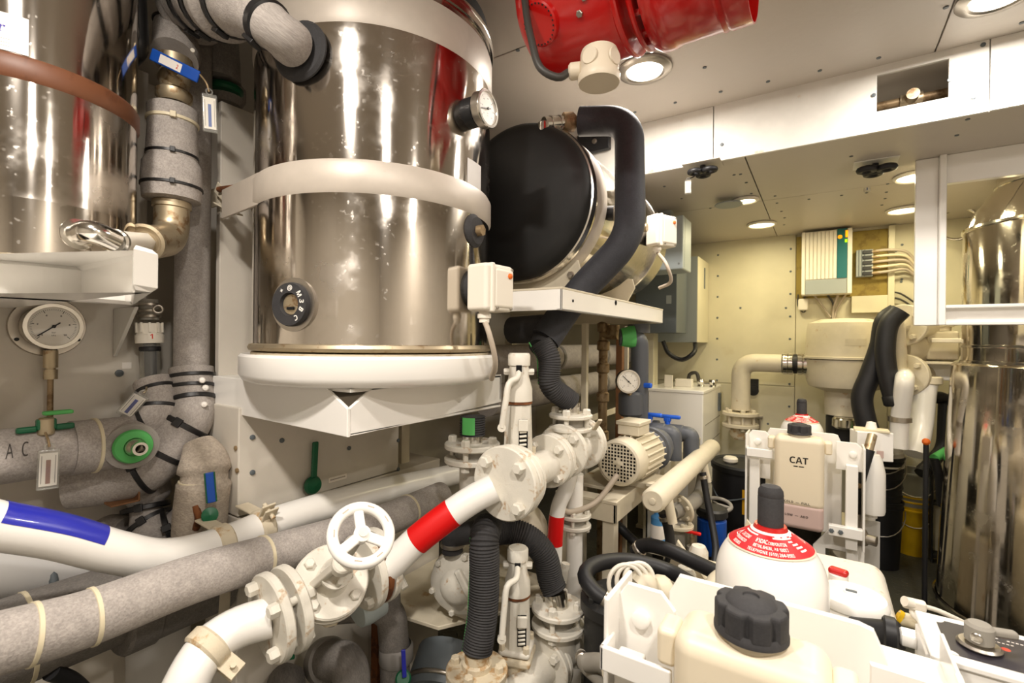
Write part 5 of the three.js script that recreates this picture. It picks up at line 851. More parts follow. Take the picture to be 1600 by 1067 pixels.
// ---------------------------------------------------------------- red extinguishing unit on the ceiling
{
  const t = T('fire_suppression_unit', 'glossy red drum with horn and bolted flange hanging from the ceiling', 'extinguisher');
  const z = 0.95, xa = onZ(833, 20, z).x, xb = onZ(978, 40, z).x, xc = onZ(1012, 40, z).x, xd = onZ(1172, 30, z).x, y0 = 1.937, R = 0.128, o = V(xa, y0, -z);
  M(t, 'drum', rev([[0, 0], [R * 0.62, 0.004], [R * 0.85, 0.02], [R * 0.97, 0.05], [R, 0.085], [R, xb - xa], [0, xb - xa]], o, DX, 64), X.red);
  const fl = V(xb + 0.012, y0, -z); M(t, 'flange', [drum(V(xb, y0, -z), DX, 0.012, R + 0.006, 0.003, 48)], X.red); M(t, 'flange', drum(V(xb + 0.03, y0, -z), DX, 0.01, R + 0.004, 0.003, 48), X.red); M(t, 'flange_core', drum(V(xb + 0.01, y0, -z), DX, 0.025, R - 0.03, 0.002, 32), X.red);
  for (let i = 0; i < 16; i++) { const a = i / 16 * TAU + 0.1; bolt(t, V(xb + 0.04, y0 + (R - 0.012) * Math.sin(a), -z + (R - 0.012) * Math.cos(a)), DX, 0.006, 0.008, X.red); }
  for (let i = 0; i < 3; i++) { const a = -1.57 + (i - 1) * 1.0; M(t, 'tie_bar', barBetween(V(xb + 0.03, y0 + 0.11 * Math.sin(a), -z + 0.11 * Math.cos(a)), V(xc + 0.03, y0 + 0.125 * Math.sin(a), -z + 0.125 * Math.cos(a)), 0.016, 0.006, UP), X.red); }
  const hr = 0.142, ho = V(xc, y0, -z), L = xd - xc; M(t, 'horn', rev([[0.04, 0.01], [hr * 0.93, 0.006], [hr, 0.02], [hr * 0.99, 0.045], [hr * 0.965, 0.05], [hr * 0.97, L - 0.055], [hr * 0.99, L - 0.05], [hr * 0.97, L - 0.042], [hr * 0.99, L - 0.036], [hr * 0.985, L], [hr * 0.96, L], [hr * 0.94, L - 0.06], [hr * 0.9, 0.03]], ho, DX, 64), X.red);
  // dotted access disc on the drum, facing the room
  const dn = V(-0.25, -0.62, 0.75).normalize(), hp = V(xa + 0.075, y0, -z).add(V(0, -0.62, 0.75).normalize().multiplyScalar(R * 0.97));
  const disc = M(t, 'access_disc', drum(hp.clone().addScaledVector(dn, -0.03), dn, 0.036, 0.042, 0.003, 40), X.red); for (let i = 0; i < 26; i++) { const a = i / 26 * TAU, [u, w] = around(dn); const p = hp.clone().addScaledVector(dn, 0.006).addScaledVector(u, 0.037 * Math.cos(a)).addScaledVector(w, 0.037 * Math.sin(a)); bolt(disc, p, dn, 0.0018, 0.0012, X.black, 8, 'vent_hole'); }
  const sd = V(0, -0.55, 0.83).normalize(); for (const dx of [0.0, 0.004]) bolt(t, V(xb - 0.045 - dx * 4, y0, -z).addScaledVector(V(0, -0.55 - dx * 60, 0.83).normalize(), R), V(0, -0.55 - dx * 60, 0.83).normalize(), 0.007, 0.006, X.steelDull, 6);
  M(t, 'ceiling_bracket', bx(xa + 0.08, xa + 0.12, y0 + R - 0.01, CEIL, z - 0.08, z + 0.08), X.red); M(t, 'ceiling_bracket', bx(xd - 0.08, xd - 0.05, y0 + hr - 0.015, CEIL, z - 0.08, z + 0.08), X.red);
  const j = T('round_junction_box', 'round cream junction box under the red drum', 'electrical box'), c = P(936, 122, 0.92), jr = 0.036; c.y = P(936, 131, 0.92).y;
  M(j, 'body', rev([[0, 0], [jr * 1.08, 0], [jr * 1.12, 0.004], [jr * 1.12, 0.014], [jr * 1.02, 0.02], [jr, 0.056], [jr * 0.95, 0.062], [0, 0.062]], c, UP, 40), X.beige);
  for (const a of [-0.5, 0.9, 2.3]) { const n = V(Math.sin(a), 0, Math.cos(a)).applyAxisAngle(UP, 0.4); M(j, 'knockout', rev([[0, 0], [0.016, 0], [0.015, 0.003], [0, 0.003]], c.clone().add(V(0, 0.038, 0)).addScaledVector(n, jr * 0.985), n, 20), X.beige); }
  const gn = V(-0.85, 0, 0.3).normalize(); M(j, 'mounting_neck', cyl(c.clone().add(V(0, 0.055, 0)), c.clone().add(V(0, 0.085, -0.07)), 0.012), X.beige); M(j, 'cable_gland', drum(c.clone().add(V(0, 0.03, 0)).addScaledVector(gn, jr * 0.9), gn, 0.026, 0.016, 0.004), X.beige);
  const cb = T('black_cable', 'black cable looping from the round junction box up past the red drum', 'cable'), g0 = c.clone().add(V(0, 0.03, 0)).addScaledVector(gn, jr + 0.022);
  M(cb, 'cable', sweep(spline([g0, P(872, 121, 0.92), P(846, 108, 0.92), P(830, 60, 0.94), P(821, 10, 0.97), P(816, -60, 1.0)], 40), 0.0075, 10), X.cable);
}
// ceiling hand knobs with hanging tags
for (const [px, py, w, lab, tl, tx0] of [[1098, 257, 0.05, 'black lobed knob on a screwed ceiling plate near the beam', 'clear tag hanging from the knob near the beam', 1075], [1368, 254, 0.058, 'black lobed knob on the ceiling beside the white hanging frame', 'clear tag with a blue stripe hanging from the knob beside the frame', 1355]]) {
  const t = T('ceiling_valve_wheel', lab, 'knob'), p = onY(px, py, LOWC);
  M(t, 'plate', bx(p.x - 0.07, p.x + 0.07, LOWC - 0.004, LOWC, -p.z - 0.05, -p.z + 0.05), px < 1200 ? X.ceil : X.white);
  M(t, 'stem', cyl(p.clone().add(V(0, -0.03, 0)), p, 0.01), X.black); for (let i = 0; i < 3; i++) { const a = i * TAU / 3 + 0.4; M(t, 'lobe', torus(p.clone().add(V(w * 0.62 * Math.cos(a), -0.03, w * 0.62 * Math.sin(a))), UP, w * 0.4, w * 0.2, 20, 8), X.black); } M(t, 'hub', drum(p.clone().add(V(0, -0.036, 0)), UP, 0.014, w * 0.4, 0.003), X.black);
  const d = p.distanceTo(camera.position) * 0.92; const a = P(tx0, py + 24, d * 0.96), b = P(tx0, py + 46, d * 0.96);
  keyTag(p.clone().add(V(-w * 0.5, -0.032, 0)), a, b, 0.026, tl, px > 1200 ? '#31407e' : '#cfc8c0', X.cable);
}
// ---------------------------------------------------------------- far bulkhead equipment
{
  const zf = FAR, b0 = onZ(1245, 355, zf), b1 = onZ(1386, 462, zf), t = T('mounting_board', 'olive wooden board with cream edge trim on the far bulkhead', 'board');
  M(t, 'board', bx(b0.x, b1.x, b1.y, LOWC - 0.02, zf - 0.02, zf), X.board); M(t, 'edge_trim', bx(b1.x, b1.x + 0.03, b1.y - 0.1, LOWC - 0.01, zf - 0.05, zf), X.farwall); M(t, 'bottom_ledge', bx(onZ(1330, 470, zf).x, b1.x, b1.y - 0.1, b1.y, zf - 0.05, zf), X.farwall);
  const c0 = onZ(1253, 360, zf - 0.12), c1 = onZ(1331, 458, zf - 0.12), c = T('battery_charger', 'white ribbed wall charger with a teal stripe and amber lights', 'charger'), zc = zf - 0.12, W = c1.x - c0.x, ct = LOWC - 0.015, cb = c1.y;
  M(c, 'body', bx(c0.x, c1.x, cb, ct, zc + 0.006, zf - 0.021, 0.004), X.plastic);
  const sx = c0.x + W * 0.71; const nR = 8, x0 = c0.x + W * 0.08; for (let i = 0; i < nR; i++) { const a = x0 + (sx - x0) * i / nR, b = x0 + (sx - x0) * (i + 1) / nR; M(c, 'front_rib', bx(a + 0.0015, b - 0.0015, cb + (ct - cb) * 0.24, ct - 0.004, zc, zc + 0.008, 0.002), X.plastic); }
  M(c, 'side_rail', bx(c0.x, x0 - 0.002, cb, ct, zc - 0.004, zc + 0.01, 0.003), X.plastic); M(c, 'side_rail', bx(c1.x - W * 0.09, c1.x, cb, ct, zc - 0.004, zc + 0.01, 0.003), X.plastic);
  M(c, 'teal_stripe', bx(sx, c1.x - W * 0.095, cb + (ct - cb) * 0.24, ct, zc - 0.002, zc + 0.008, 0.002), X.teal, 'teal stripe'); M(c, 'lower_cover', bx(x0, c1.x - W * 0.1, cb + 0.002, cb + (ct - cb) * 0.23, zc, zc + 0.008, 0.002), X.grey);
  const led = (px, py, w, h, col, n) => { const p = onZ(px, py, zc - 0.004); M(c, n, box(p, w, h, 0.004, 0.001), st({ color: col, emissive: col, emissiveIntensity: 1.6 })); }; led(1323, 365, 0.012, 0.04, 0xffa010, 'amber_light'); led(1322, 376, 0.012, 0.018, 0x9be010, 'green_light'); M(c, 'amber_knob', rev([[0, 0], [0.012, 0], [0.01, 0.008], [0, 0.01]], onZ(1312.5, 370, zc - 0.002), V(0, 0, 1), 16), st({ color: 0xffb020, emissive: 0xffa010, emissiveIntensity: 0.8 }));
  const tb = T('terminal_block', 'grey terminal block with rows of sand coloured wires beside the charger', 'electrical box'), q0 = onZ(1338, 391, zf - 0.07), q1 = onZ(1364, 431, zf - 0.07); M(tb, 'block', bx(q0.x, q1.x, q1.y, q0.y, zf - 0.07, zf - 0.021), X.grey); for (let i = 1; i < 4; i++) M(tb, 'block_rib', bx(q0.x + (q1.x - q0.x) * (i / 6) - 0.002, q0.x + (q1.x - q0.x) * (i / 6) + 0.002, q1.y, q0.y, zf - 0.073, zf - 0.069, 0), X.greyDark);
  for (let i = 0; i < 5; i++) { const y = q0.y - (q0.y - q1.y) * (i + 0.5) / 5; M(tb, 'terminal', bx(q1.x - 0.05, q1.x - 0.005, y - 0.01, y + 0.01, zf - 0.078, zf - 0.068, 0.002), X.black); M(tb, 'wire', sweep(spline([V(q1.x - 0.01, y, -(zf - 0.07)), V(q1.x + 0.06, y + 0.004, -(zf - 0.075)), V(q1.x + 0.15, y * 0.8 + 0.2 * (q0.y + q1.y) / 2, -(zf - 0.06)), V(q1.x + 0.19, y * 0.7 + 0.3 * (q1.y - 0.06), -(zf - 0.04))], 16), 0.008, 8), i % 2 ? X.tieW : X.cableG); M(tb, 'lug', cyl(V(q1.x, y, -(zf - 0.07)), V(q1.x + 0.03, y, -(zf - 0.072)), 0.01, 0.01, 10), X.bronze); }
  const cw = T('charger_cables', 'beige cables gathering below the wall charger', 'cable'); const cp = (a, m, r = 0.006) => M(cw, 'cable', sweep(spline(a, 20), r, 8), m); const Z = zf - 0.03;
  cp([onZ(1270, 459, Z), onZ(1285, 478, Z), onZ(1298, 496, Z)], X.cableG); cp([onZ(1292, 459, Z), onZ(1302, 475, Z), onZ(1300, 500, Z)], X.cable); cp([onZ(1310, 459, Z), onZ(1303, 480, Z), onZ(1301, 502, Z)], X.cableG, 0.008); cp([onZ(1322, 459, Z), onZ(1308, 482, Z), onZ(1303, 503, Z)], X.cableG); cp([onZ(1247, 460, Z), onZ(1247, 478, Z), onZ(1256, 488, Z), onZ(1262, 474, Z)], X.cable, 0.004);
  const sb = T('small_white_box', 'small white plastic box hanging on wires left below the charger', 'electrical box'), sp = onZ(1255, 476, zf - 0.03); M(sb, 'housing', box(sp, 0.055, 0.075, 0.03, 0.01, Q0, 3), X.plastic); M(sb, 'wire', cyl(sp.clone().add(V(0, 0.03, 0)), sp.clone().add(V(0.02, 0.075, 0)), 0.004), X.cable);
  const bw = T('black_wires', 'thin black wires arching across the bulkhead right of the board', 'cable'); for (const k of [0, 9]) M(bw, 'wire', sweep(spline([onZ(1389, 456 + k, Z), onZ(1405, 458 + k, Z), onZ(1428, 472 + k, Z), onZ(1445, 484 + k, Z)], 16), 0.005, 8), X.cable);
}
{
  // left end cabinets
  const t = T('grey_cabinet', 'grey green wall cabinet with a pale side at the far left corner', 'cabinet'); const a = onZ(1090, 400, 3.2), b = onZ(1090, 535, 3.2); M(t, 'body', bx(-1.0, a.x, b.y, a.y, 3.2, 3.55, 0.004), X.grey); M(t, 'side_panel', bx(a.x - 0.002, a.x + 0.004, b.y, a.y, 3.2, 3.545, 0.002), X.farwall); M(t, 'vent_slot', box(V(a.x + 0.005, a.y - 0.12, -3.4), 0.004, 0.14, 0.03, 0.001), X.greyDark); 
  const t2 = T('pale_blue_box', 'pale blue grey electrical box behind the thermostat box of the horizontal tank', 'electrical box'); const c = onZ(1068, 335, 2.5), d = onZ(1066, 420, 2.5); M(t2, 'body', bx(c.x - 0.22, c.x, d.y, c.y, 2.5, 2.68, 0.008), X.paleBlue); M(t2, 'lid_seam', bx(c.x - 0.222, c.x + 0.001, d.y + 0.01, c.y - 0.01, 2.53, 2.534, 0), X.grey); bolt(t2, V(c.x - 0.02, d.y + 0.03, -2.5), V(0, 0, 1), 0.006, 0.004, X.grey, 10, 'screw'); M(t2, 'hanger', bx(c.x - 0.15, c.x - 0.08, c.y, LOWC, 2.56, 2.62), X.grey);
  const t3 = T('dark_grey_cabinet', 'dark blue grey cabinet between the tank shelf and the grey green cabinet', 'cabinet'); const e = onZ(1058, 400, 2.9), f = onZ(1058, 520, 2.9); M(t3, 'body', bx(e.x - 0.25, e.x, f.y, e.y + 0.05, 2.9, 3.15, 0.004), X.greyDark); M(t3, 'label', box(onZ(1045, 468, 2.899), 0.03, 0.05, 0.002, 0), X.grey); M(t3, 'bracket', bx(e.x - 0.2, e.x - 0.1, e.y, LOWC, 3.0, 3.04), X.greyDark);
  const lp = T('black_cable_loop', 'thick black cable loop hanging below the grey cabinets', 'cable'); for (const k of [0, 0.014]) M(lp, 'cable', sweep(spline([onZ(1036, 533, 3.1 + k), onZ(1045, 552, 3.1 + k), onZ(1066, 562, 3.1 + k), onZ(1083, 552, 3.1 + k), onZ(1086, 530, 3.3)], 24), 0.014, 10), X.black);
  const ps = T('cream_pillar', 'cream square pillar at the far left corner of the room', 'pillar'); M(ps, 'pillar', bx(-0.99, -0.9, 0.0, 1.3, 3.05, 3.15), X.farwall); M(ps, 'base', bx(-1.0, -0.89, 0, 0.02, 3.04, 3.16), X.farwall);
  // white cabinet with clutter on top
  const w = T('white_cabinet', 'plain white steel cabinet standing before the far bulkhead', 'cabinet'); const y1 = 0.915, y0 = 0.0, xr = -0.567; M(w, 'body', bx(-0.9, xr, y0, y1, 2.9, 3.46, 0.008), X.gloss); M(w, 'lid', bx(-0.905, xr + 0.004, y1 - 0.01, y1 + 0.012, 2.895, 3.465, 0.006), X.gloss); M(w, 'side_hinge', box(V(xr + 0.006, y1 - 0.1, -3.4), 0.014, 0.12, 0.05, 0.004), X.greyDark); for (const y of [0.72, 0.6]) M(w, 'side_groove', box(V(xr, y, -3.2), 0.003, 0.005, 0.48, 0), X.gasket);
  const s1 = T('white_bracket', 'small white folded bracket on the white cabinet', 'bracket'); const p1 = onY(1052, 592, y1 + 0.012 + 0.04); p1.z = -3.1; p1.x = -0.72; M(s1, 'block', box(V(-0.72, y1 + 0.037, -3.1), 0.1, 0.05, 0.05, 0.004), X.plastic); M(s1, 'fin', box(V(-0.79, y1 + 0.05, -3.0), 0.05, 0.076, 0.01, 0.003), X.plastic);
  const s2 = T('tap_fitting', 'chrome double tap fitting on the white cabinet', 'fitting'); for (const k of [0, 0.07]) M(s2, 'tap', rev([[0, 0], [0.022, 0], [0.016, 0.012], [0.026, 0.03], [0.02, 0.045], [0, 0.05]], V(-0.64 + k, y1 + 0.012, -3.2), UP, 16), X.chrome); M(s2, 'bridge', cyl(V(-0.66, y1 + 0.03, -3.2), V(-0.55, y1 + 0.03, -3.2), 0.01), X.chrome);
  const hs = T('hose_loop', 'short dark hose loop on the white cabinet', 'hose'); M(hs, 'hose', sweep(spline([V(-0.74, y1 + 0.02, -3.3), V(-0.73, y1 + 0.08, -3.3), V(-0.69, y1 + 0.09, -3.3), V(-0.67, y1 + 0.02, -3.3)], 16), 0.012, 10), X.cable);
}
{
  // cream pipe with coupling to the separator
  const Z = 3.3, t = T('cream_pipe', 'thick cream bent pipe with flange pair against the far bulkhead', 'pipe'), a = onZ(1157, 640, Z), b = onZ(1160, 566, Z), c = onZ(1268, 566, Z); b.x = a.x; c.y = b.y; c.z = b.z = a.z;
  M(t, 'pipe', sweep(bend([a, b, onZ(1222, 566, Z).setY(b.y)], 0.09, 10), 0.055, 24), X.cream); flangePair(t, a.clone().add(V(0, -0.06, 0)), UP, 0.105, 0.022, 0.05, X.cream, 6, 0.014, 0.3); M(t, 'pipe_end', rev([[0, -0.09], [0.04, -0.085], [0.06, -0.06], [0.06, 0]], a.clone().add(V(0, -0.1, 0)), UP, 24), X.rusty);
  M(t, 'wall_arm', bx(a.x - 0.03, a.x + 0.03, a.y - 0.05, a.y + 0.02, Z, FAR), X.cream);
  const k = T('pipe_coupling', 'black rubber coupling with steel band clamps on the cream pipe', 'coupling'), k0 = onZ(1222, 566, Z).setY(b.y); M(k, 'sleeve', cyl(k0, c, 0.058), X.black); for (const f of [0.12, 0.3, 0.62, 0.82]) M(k, 'band_clamp', ringG(k0.clone().lerp(c, f), DX, 0.058, 0.008, 0.03), X.chrome);
  const s = T('water_separator', 'cream moulded two part drum with domed lid in front of the charger', 'separator'), o = onZ(1320, 560, 3.3), h = y => onZ(1320, y, 3.3).y, R = 0.195; o.y = 0;
  M(s, 'lower_shell', rev([[0, h(648)], [R * 0.48, h(648)], [R * 0.5, h(612)], [R * 0.9, h(604)], [R * 0.96, h(595)], [R, h(562)]], o, UP, 48), X.cream); M(s, 'seam_flange', ringG(V(o.x, h(559), o.z), UP, R - 0.002, 0.012, 0.016, 48), X.cream);
  M(s, 'upper_shell', rev([[R, h(558)], [R * 0.95, h(512)], [R * 0.92, h(505)], [R * 0.6, h(499)], [0, h(497)]], o, UP, 48), X.cream); M(s, 'maker_relief', rev([[R * 0.975 + 0.002, h(540)], [R * 0.97 + 0.002, h(530)]], o, UP, 8, 1.1, 1.6), X.cream); M(s, 'inlet', cyl(V(o.x - R - 0.02, b.y, o.z), V(o.x - R * 0.8, b.y, o.z), 0.05), X.cream);
  M(s, 'black_base', drum(V(o.x, h(690), o.z), UP, h(648) - h(690), R * 0.45, 0.01), X.black); M(s, 'chrome_trap', drum(V(o.x, h(665), o.z + 0.1), UP, 0.06, 0.06, 0.01), X.chrome); M(s, 'wall_mount', bx(o.x - 0.05, o.x + 0.05, h(590), h(545), -o.z + R * 0.9, FAR), X.cream);
  const tl = T('pull_pocket', 'black slotted handle cut in the far bulkhead under the cream pipe', 'handle'), tp = onZ(1177, 601, FAR); M(tl, 'pocket', box(tp, 0.065, 0.08, 0.012, 0.005), X.black); M(tl, 'tongue', rev([[0, 0], [0.034, 0], [0.03, 0.01], [0, 0.012]], tp.clone().add(V(0, -0.04, 0)), V(0, 0, 1), 20), X.black);
  const ch = T('wall_tools', 'two thin steel rods hanging on the far bulkhead left of the tall bracket', 'tool'); for (const px of [1181, 1187]) M(ch, 'rod', cyl(onZ(px, 655, FAR - 0.02), onZ(px - 1, 702, FAR - 0.02), 0.006), X.steelDull); M(ch, 'hook_bar', barBetween(onZ(1176, 652, FAR - 0.012), onZ(1192, 652, FAR - 0.012), 0.016, 0.024, D1), X.steelDull);
}
{
  // black hoses and flanged valve set at the far right
  const Z = 2.88, hose = (label, pts, r) => { const t = T('thick_black_hose', label, 'hose'); M(t, 'hose', sweep(spline(pts, 40), r, 18), X.black); M(t, 'end_cuff', ringG(pts[pts.length - 1], pts[pts.length - 1].clone().sub(pts[pts.length - 2]), r - 0.002, 0.006, 0.05), X.black); };
  hose('thick black hose curving from the flanged valves down behind the tall bracket', [onZ(1402, 488, Z), onZ(1385, 500, Z), onZ(1376, 540, Z), onZ(1360, 585, Z), onZ(1347, 620, Z), onZ(1352, 655, Z), onZ(1362, 685, Z)], 0.045);
  hose('thick black hose ending in a cuff beside the lower blind flange', [onZ(1408, 485, Z - 0.06), onZ(1390, 505, Z - 0.06), onZ(1383, 545, Z - 0.06), onZ(1388, 590, Z - 0.06), onZ(1397, 625, Z - 0.06)], 0.04);
  const t = T('flanged_valve_set', 'cream flanged valve cluster behind the white hanging frame', 'valve'), n = V(-0.55, 0, 0.83).normalize();
  const f1 = P(1412, 508, 2.3), f2 = P(1415, 586, 2.3); flange(t, f1, n, 0.1, 0.025, X.cream, 4, 0.014, 1, 0.7); flange(t, f2, n, 0.1, 0.025, X.cream, 4, 0.014, 1, 0.7);
  M(t, 'body', sweep([P(1390, 545, 2.42), P(1480, 540, 2.42)], 0.085, 24), X.cream); M(t, 'neck', cyl(f1.clone().addScaledVector(n, -0.2), f1, 0.06), X.cream); M(t, 'neck', cyl(f2.clone().addScaledVector(n, -0.2), f2, 0.06), X.cream); for (const px of [1400, 1445]) M(t, 'collar', ringG(P(px, 544, 2.42), DX.clone().applyAxisAngle(UP, 0.57), 0.084, 0.02, 0.03), X.cream);
  M(t, 'bridge_pipe', sweep(bend([f1.clone().addScaledVector(n, 0.0), f1.clone().addScaledVector(n, 0.06), f2.clone().addScaledVector(n, 0.06), f2.clone().addScaledVector(n, 0.0)], 0.05), 0.036, 18), X.cream);
  M(t, 'block', box(P(1470, 540, 2.35), 0.12, 0.14, 0.1, 0.01), X.cream); M(t, 'top_handle', box(P(1480, 532, 2.25), 0.12, 0.02, 0.05, 0.004), X.plastic); M(t, 'shelf', box(P(1442, 566, 2.32), 0.2, 0.012, 0.16, 0.003), X.cream); M(t, 'bracket', box(P(1458, 580, 2.34), 0.12, 0.08, 0.1, 0.004), X.gloss);
  const v = T('white_riser_pipe', 'white upright pipe bending into the lower blind flange', 'pipe'); M(v, 'pipe', sweep(bend([f2.clone().addScaledVector(n, 0.013), P(1414, 590, 2.14), P(1406, 655, 2.2), P(1404, 700, 2.2)], 0.05), 0.036, 18), X.gloss); M(v, 'clamp', ringG(P(1406, 655, 2.2), UP, 0.035, 0.01, 0.03), X.steelDull);
  const u = T('leaning_white_pipe', 'thick white pipe leaning beside the steel silencer', 'pipe'); M(u, 'pipe', sweep(spline([P(1450, 592, 2.26), P(1446, 604, 2.26), P(1440, 660, 2.25), P(1430, 710, 2.2)], 20), 0.045, 20), X.gloss); M(u, 'collar', ringG(P(1450, 594, 2.26), UP, 0.044, 0.01, 0.04), X.cream);
  const bf = T('bent_black_pipe', 'black angled pipe frame behind the leaning white pipe', 'pipe'); M(bf, 'pipe', sweep(bend([P(1450, 622, 2.35), P(1478, 620, 2.35), P(1475, 700, 2.35), P(1440, 740, 2.3)], 0.05), 0.03, 14), X.black); M(bf, 'foot', ringG(P(1446, 734, 2.31), V(-0.6, -0.7, 0.3), 0.028, 0.006, 0.03), X.black);
  const sw = T('small_pipe_stub', 'short white pipe joining the valve cluster from below', 'pipe'); M(sw, 'pipe', cyl(P(1470, 517, 2.35), P(1470, 498, 2.35), 0.04), X.cream); M(sw, 'ring', ringG(P(1470, 508, 2.35), UP, 0.04, 0.01, 0.02), X.cream);
}
// ---------------------------------------------------------------- white hanging frame and steel silencer
{
  const Z = 2.37, t = T('hanging_frame', 'white folded steel frame hanging from the lower ceiling at the right', 'frame'), xl = onZ(1428, 380, Z).x, xi = onZ(1464, 380, Z).x, xr = 1.15, yb = onZ(1430, 509, Z).y, y1 = onZ(1470, 478, Z).y, y2 = onZ(1470, 291, Z).y;
  M(t, 'post', bx(xl, xi, yb, LOWC, Z - 0.02, Z, 0.004), X.gloss); M(t, 'post_flange', bx(xi, xi + 0.02, yb, LOWC, Z - 0.045, Z, 0.004), X.gloss); M(t, 'bottom_rail', bx(xi + 0.02, xr, yb, y1, Z - 0.012, Z, 0.003), X.gloss); M(t, 'rail_lip', bx(xi + 0.02, xr, y1 - 0.012, y1, Z - 0.045, Z - 0.012, 0.003), X.gloss); M(t, 'rail_lip', bx(xi + 0.02, xr, yb, yb + 0.012, Z - 0.045, Z - 0.012, 0.003), X.gloss); M(t, 'top_rail', bx(xi + 0.02, xr, y2, LOWC, Z - 0.03, Z, 0.003), X.gloss); M(t, 'post', bx(xr, xr + 0.09, yb, LOWC, Z - 0.02, Z, 0.004), X.gloss);
  const s = T('steel_silencer', 'tall polished steel silencer with a domed top behind the frame', 'silencer'), c = V(0.8, 0, -2.77), k = 1;
  M(s, 'lower_jacket', rev([[0.35, 0.1], [0.372, 0.1], [0.366, 0.13], [0.335, 0.9], [0.324, 1.12], [0.316, 1.128], [0.3, 1.13]], c, UP, 72), X.steel); M(s, 'bottom_trim', ringG(V(c.x, 0.115, c.z), UP, 0.37, 0.008, 0.02, 72), X.chrome);
  M(s, 'upper_jacket', rev([[0.292, 1.12], [0.29, 1.69], [0.25, 1.78], [0.19, 1.86], [0.188, 1.9]], c, UP, 72), X.steel); for (const y of [1.135, 1.2, 1.69]) M(s, 'seam', ringG(V(c.x, y, c.z), UP, 0.29, 0.006, 0.014, 72), X.chrome); M(s, 'top_ring', ringG(V(c.x, 1.865, c.z), UP, 0.19, 0.006, 0.014, 48), X.chrome); M(s, 'base_stand', rev([[0.28, 0], [0.28, 0.1], [0, 0.1]], c, UP, 32), X.black);
  const h = T('steel_cowl', 'dim steel cone shaped cowl between the frame and the silencer', 'duct'), hc = P(1487, 440, 2.75); M(h, 'cowl', rev([[0.1, 0], [0.09, 0.1], [0.04, 0.25], [0.03, 0.42]], hc, UP, 32), X.steelDull); M(h, 'stem', cyl(hc.clone().add(V(0, 0.4, 0)), hc.clone().setY(LOWC), 0.03), X.steelDull); M(h, 'ring_handle', torus(P(1497, 350, 2.5), toCam(P(1497, 350, 2.5)), 0.08, 0.008), X.chrome);
}

// ---------------------------------------------------------------- generators: bracket, coolant bottle, accumulator
const accTex = canvasTex(2048, 256, (g, w, h) => {
  g.fillStyle = '#c8232b'; g.fillRect(0, 0, w, h); g.fillStyle = '#f3efe8'; g.textAlign = 'center';
  g.fillRect(0, 0, w, 34); for (let i = 0; i < 4; i++) g.fillRect(i * 512 + 60, 48, 300, 16);
  for (const u of [0.765, 0.265]) {
    const x = u * w; g.font = 'bold 62px sans-serif'; g.fillText('HYDAC', x - 100, 130, 140); g.font = 'bold 46px sans-serif'; g.fillText('CORPORATION', x + 80, 130, 210); g.fillText('BETHLEHEM, PA 18017', x, 182, 340); g.fillText('TELEPHONE (610) 264-9503', x, 234, 400);
    g.textAlign = 'left'; g.font = 'bold 56px sans-serif'; g.fillText('CAUTION!', x - 410, 130, 160); g.font = 'bold 44px sans-serif'; g.fillText('PRESSURIZED', x - 425, 182, 170); g.fillText('VESSEL', x - 390, 232, 110); g.textAlign = 'center';
    g.strokeStyle = '#f3efe8'; g.lineWidth = 9; g.beginPath(); g.moveTo(x - 470, 90); g.lineTo(x - 505, 165); g.lineTo(x - 435, 165); g.closePath(); g.stroke();
    g.fillRect(x + 230, 80, 70, 16); g.fillRect(x + 260, 112, 90, 18); g.fillRect(x + 280, 146, 100, 18); g.fillRect(x + 300, 182, 90, 18);
    for (const dx of [60, 180, 330]) g.fillRect(x + dx, 34, 90, 12);
  }
});
const catTex = canvasTex(256, 512, (g, w, h) => { g.clearRect(0, 0, w, h); g.fillStyle = '#1c1812'; g.textAlign = 'center'; g.font = 'bold 62px sans-serif'; g.fillText('CAT', 128, 98); g.font = 'bold 17px sans-serif'; g.fillRect(98, 114, 26, 7); g.fillRect(130, 114, 30, 7); g.font = 'bold 22px sans-serif'; g.fillText('COLD  —  FULL', 120, 372); g.fillText('LOW  —  ADD', 118, 462); });
const catMat = st({ map: catTex, transparent: true, alphaTest: 0.5, roughness: 0.6 });
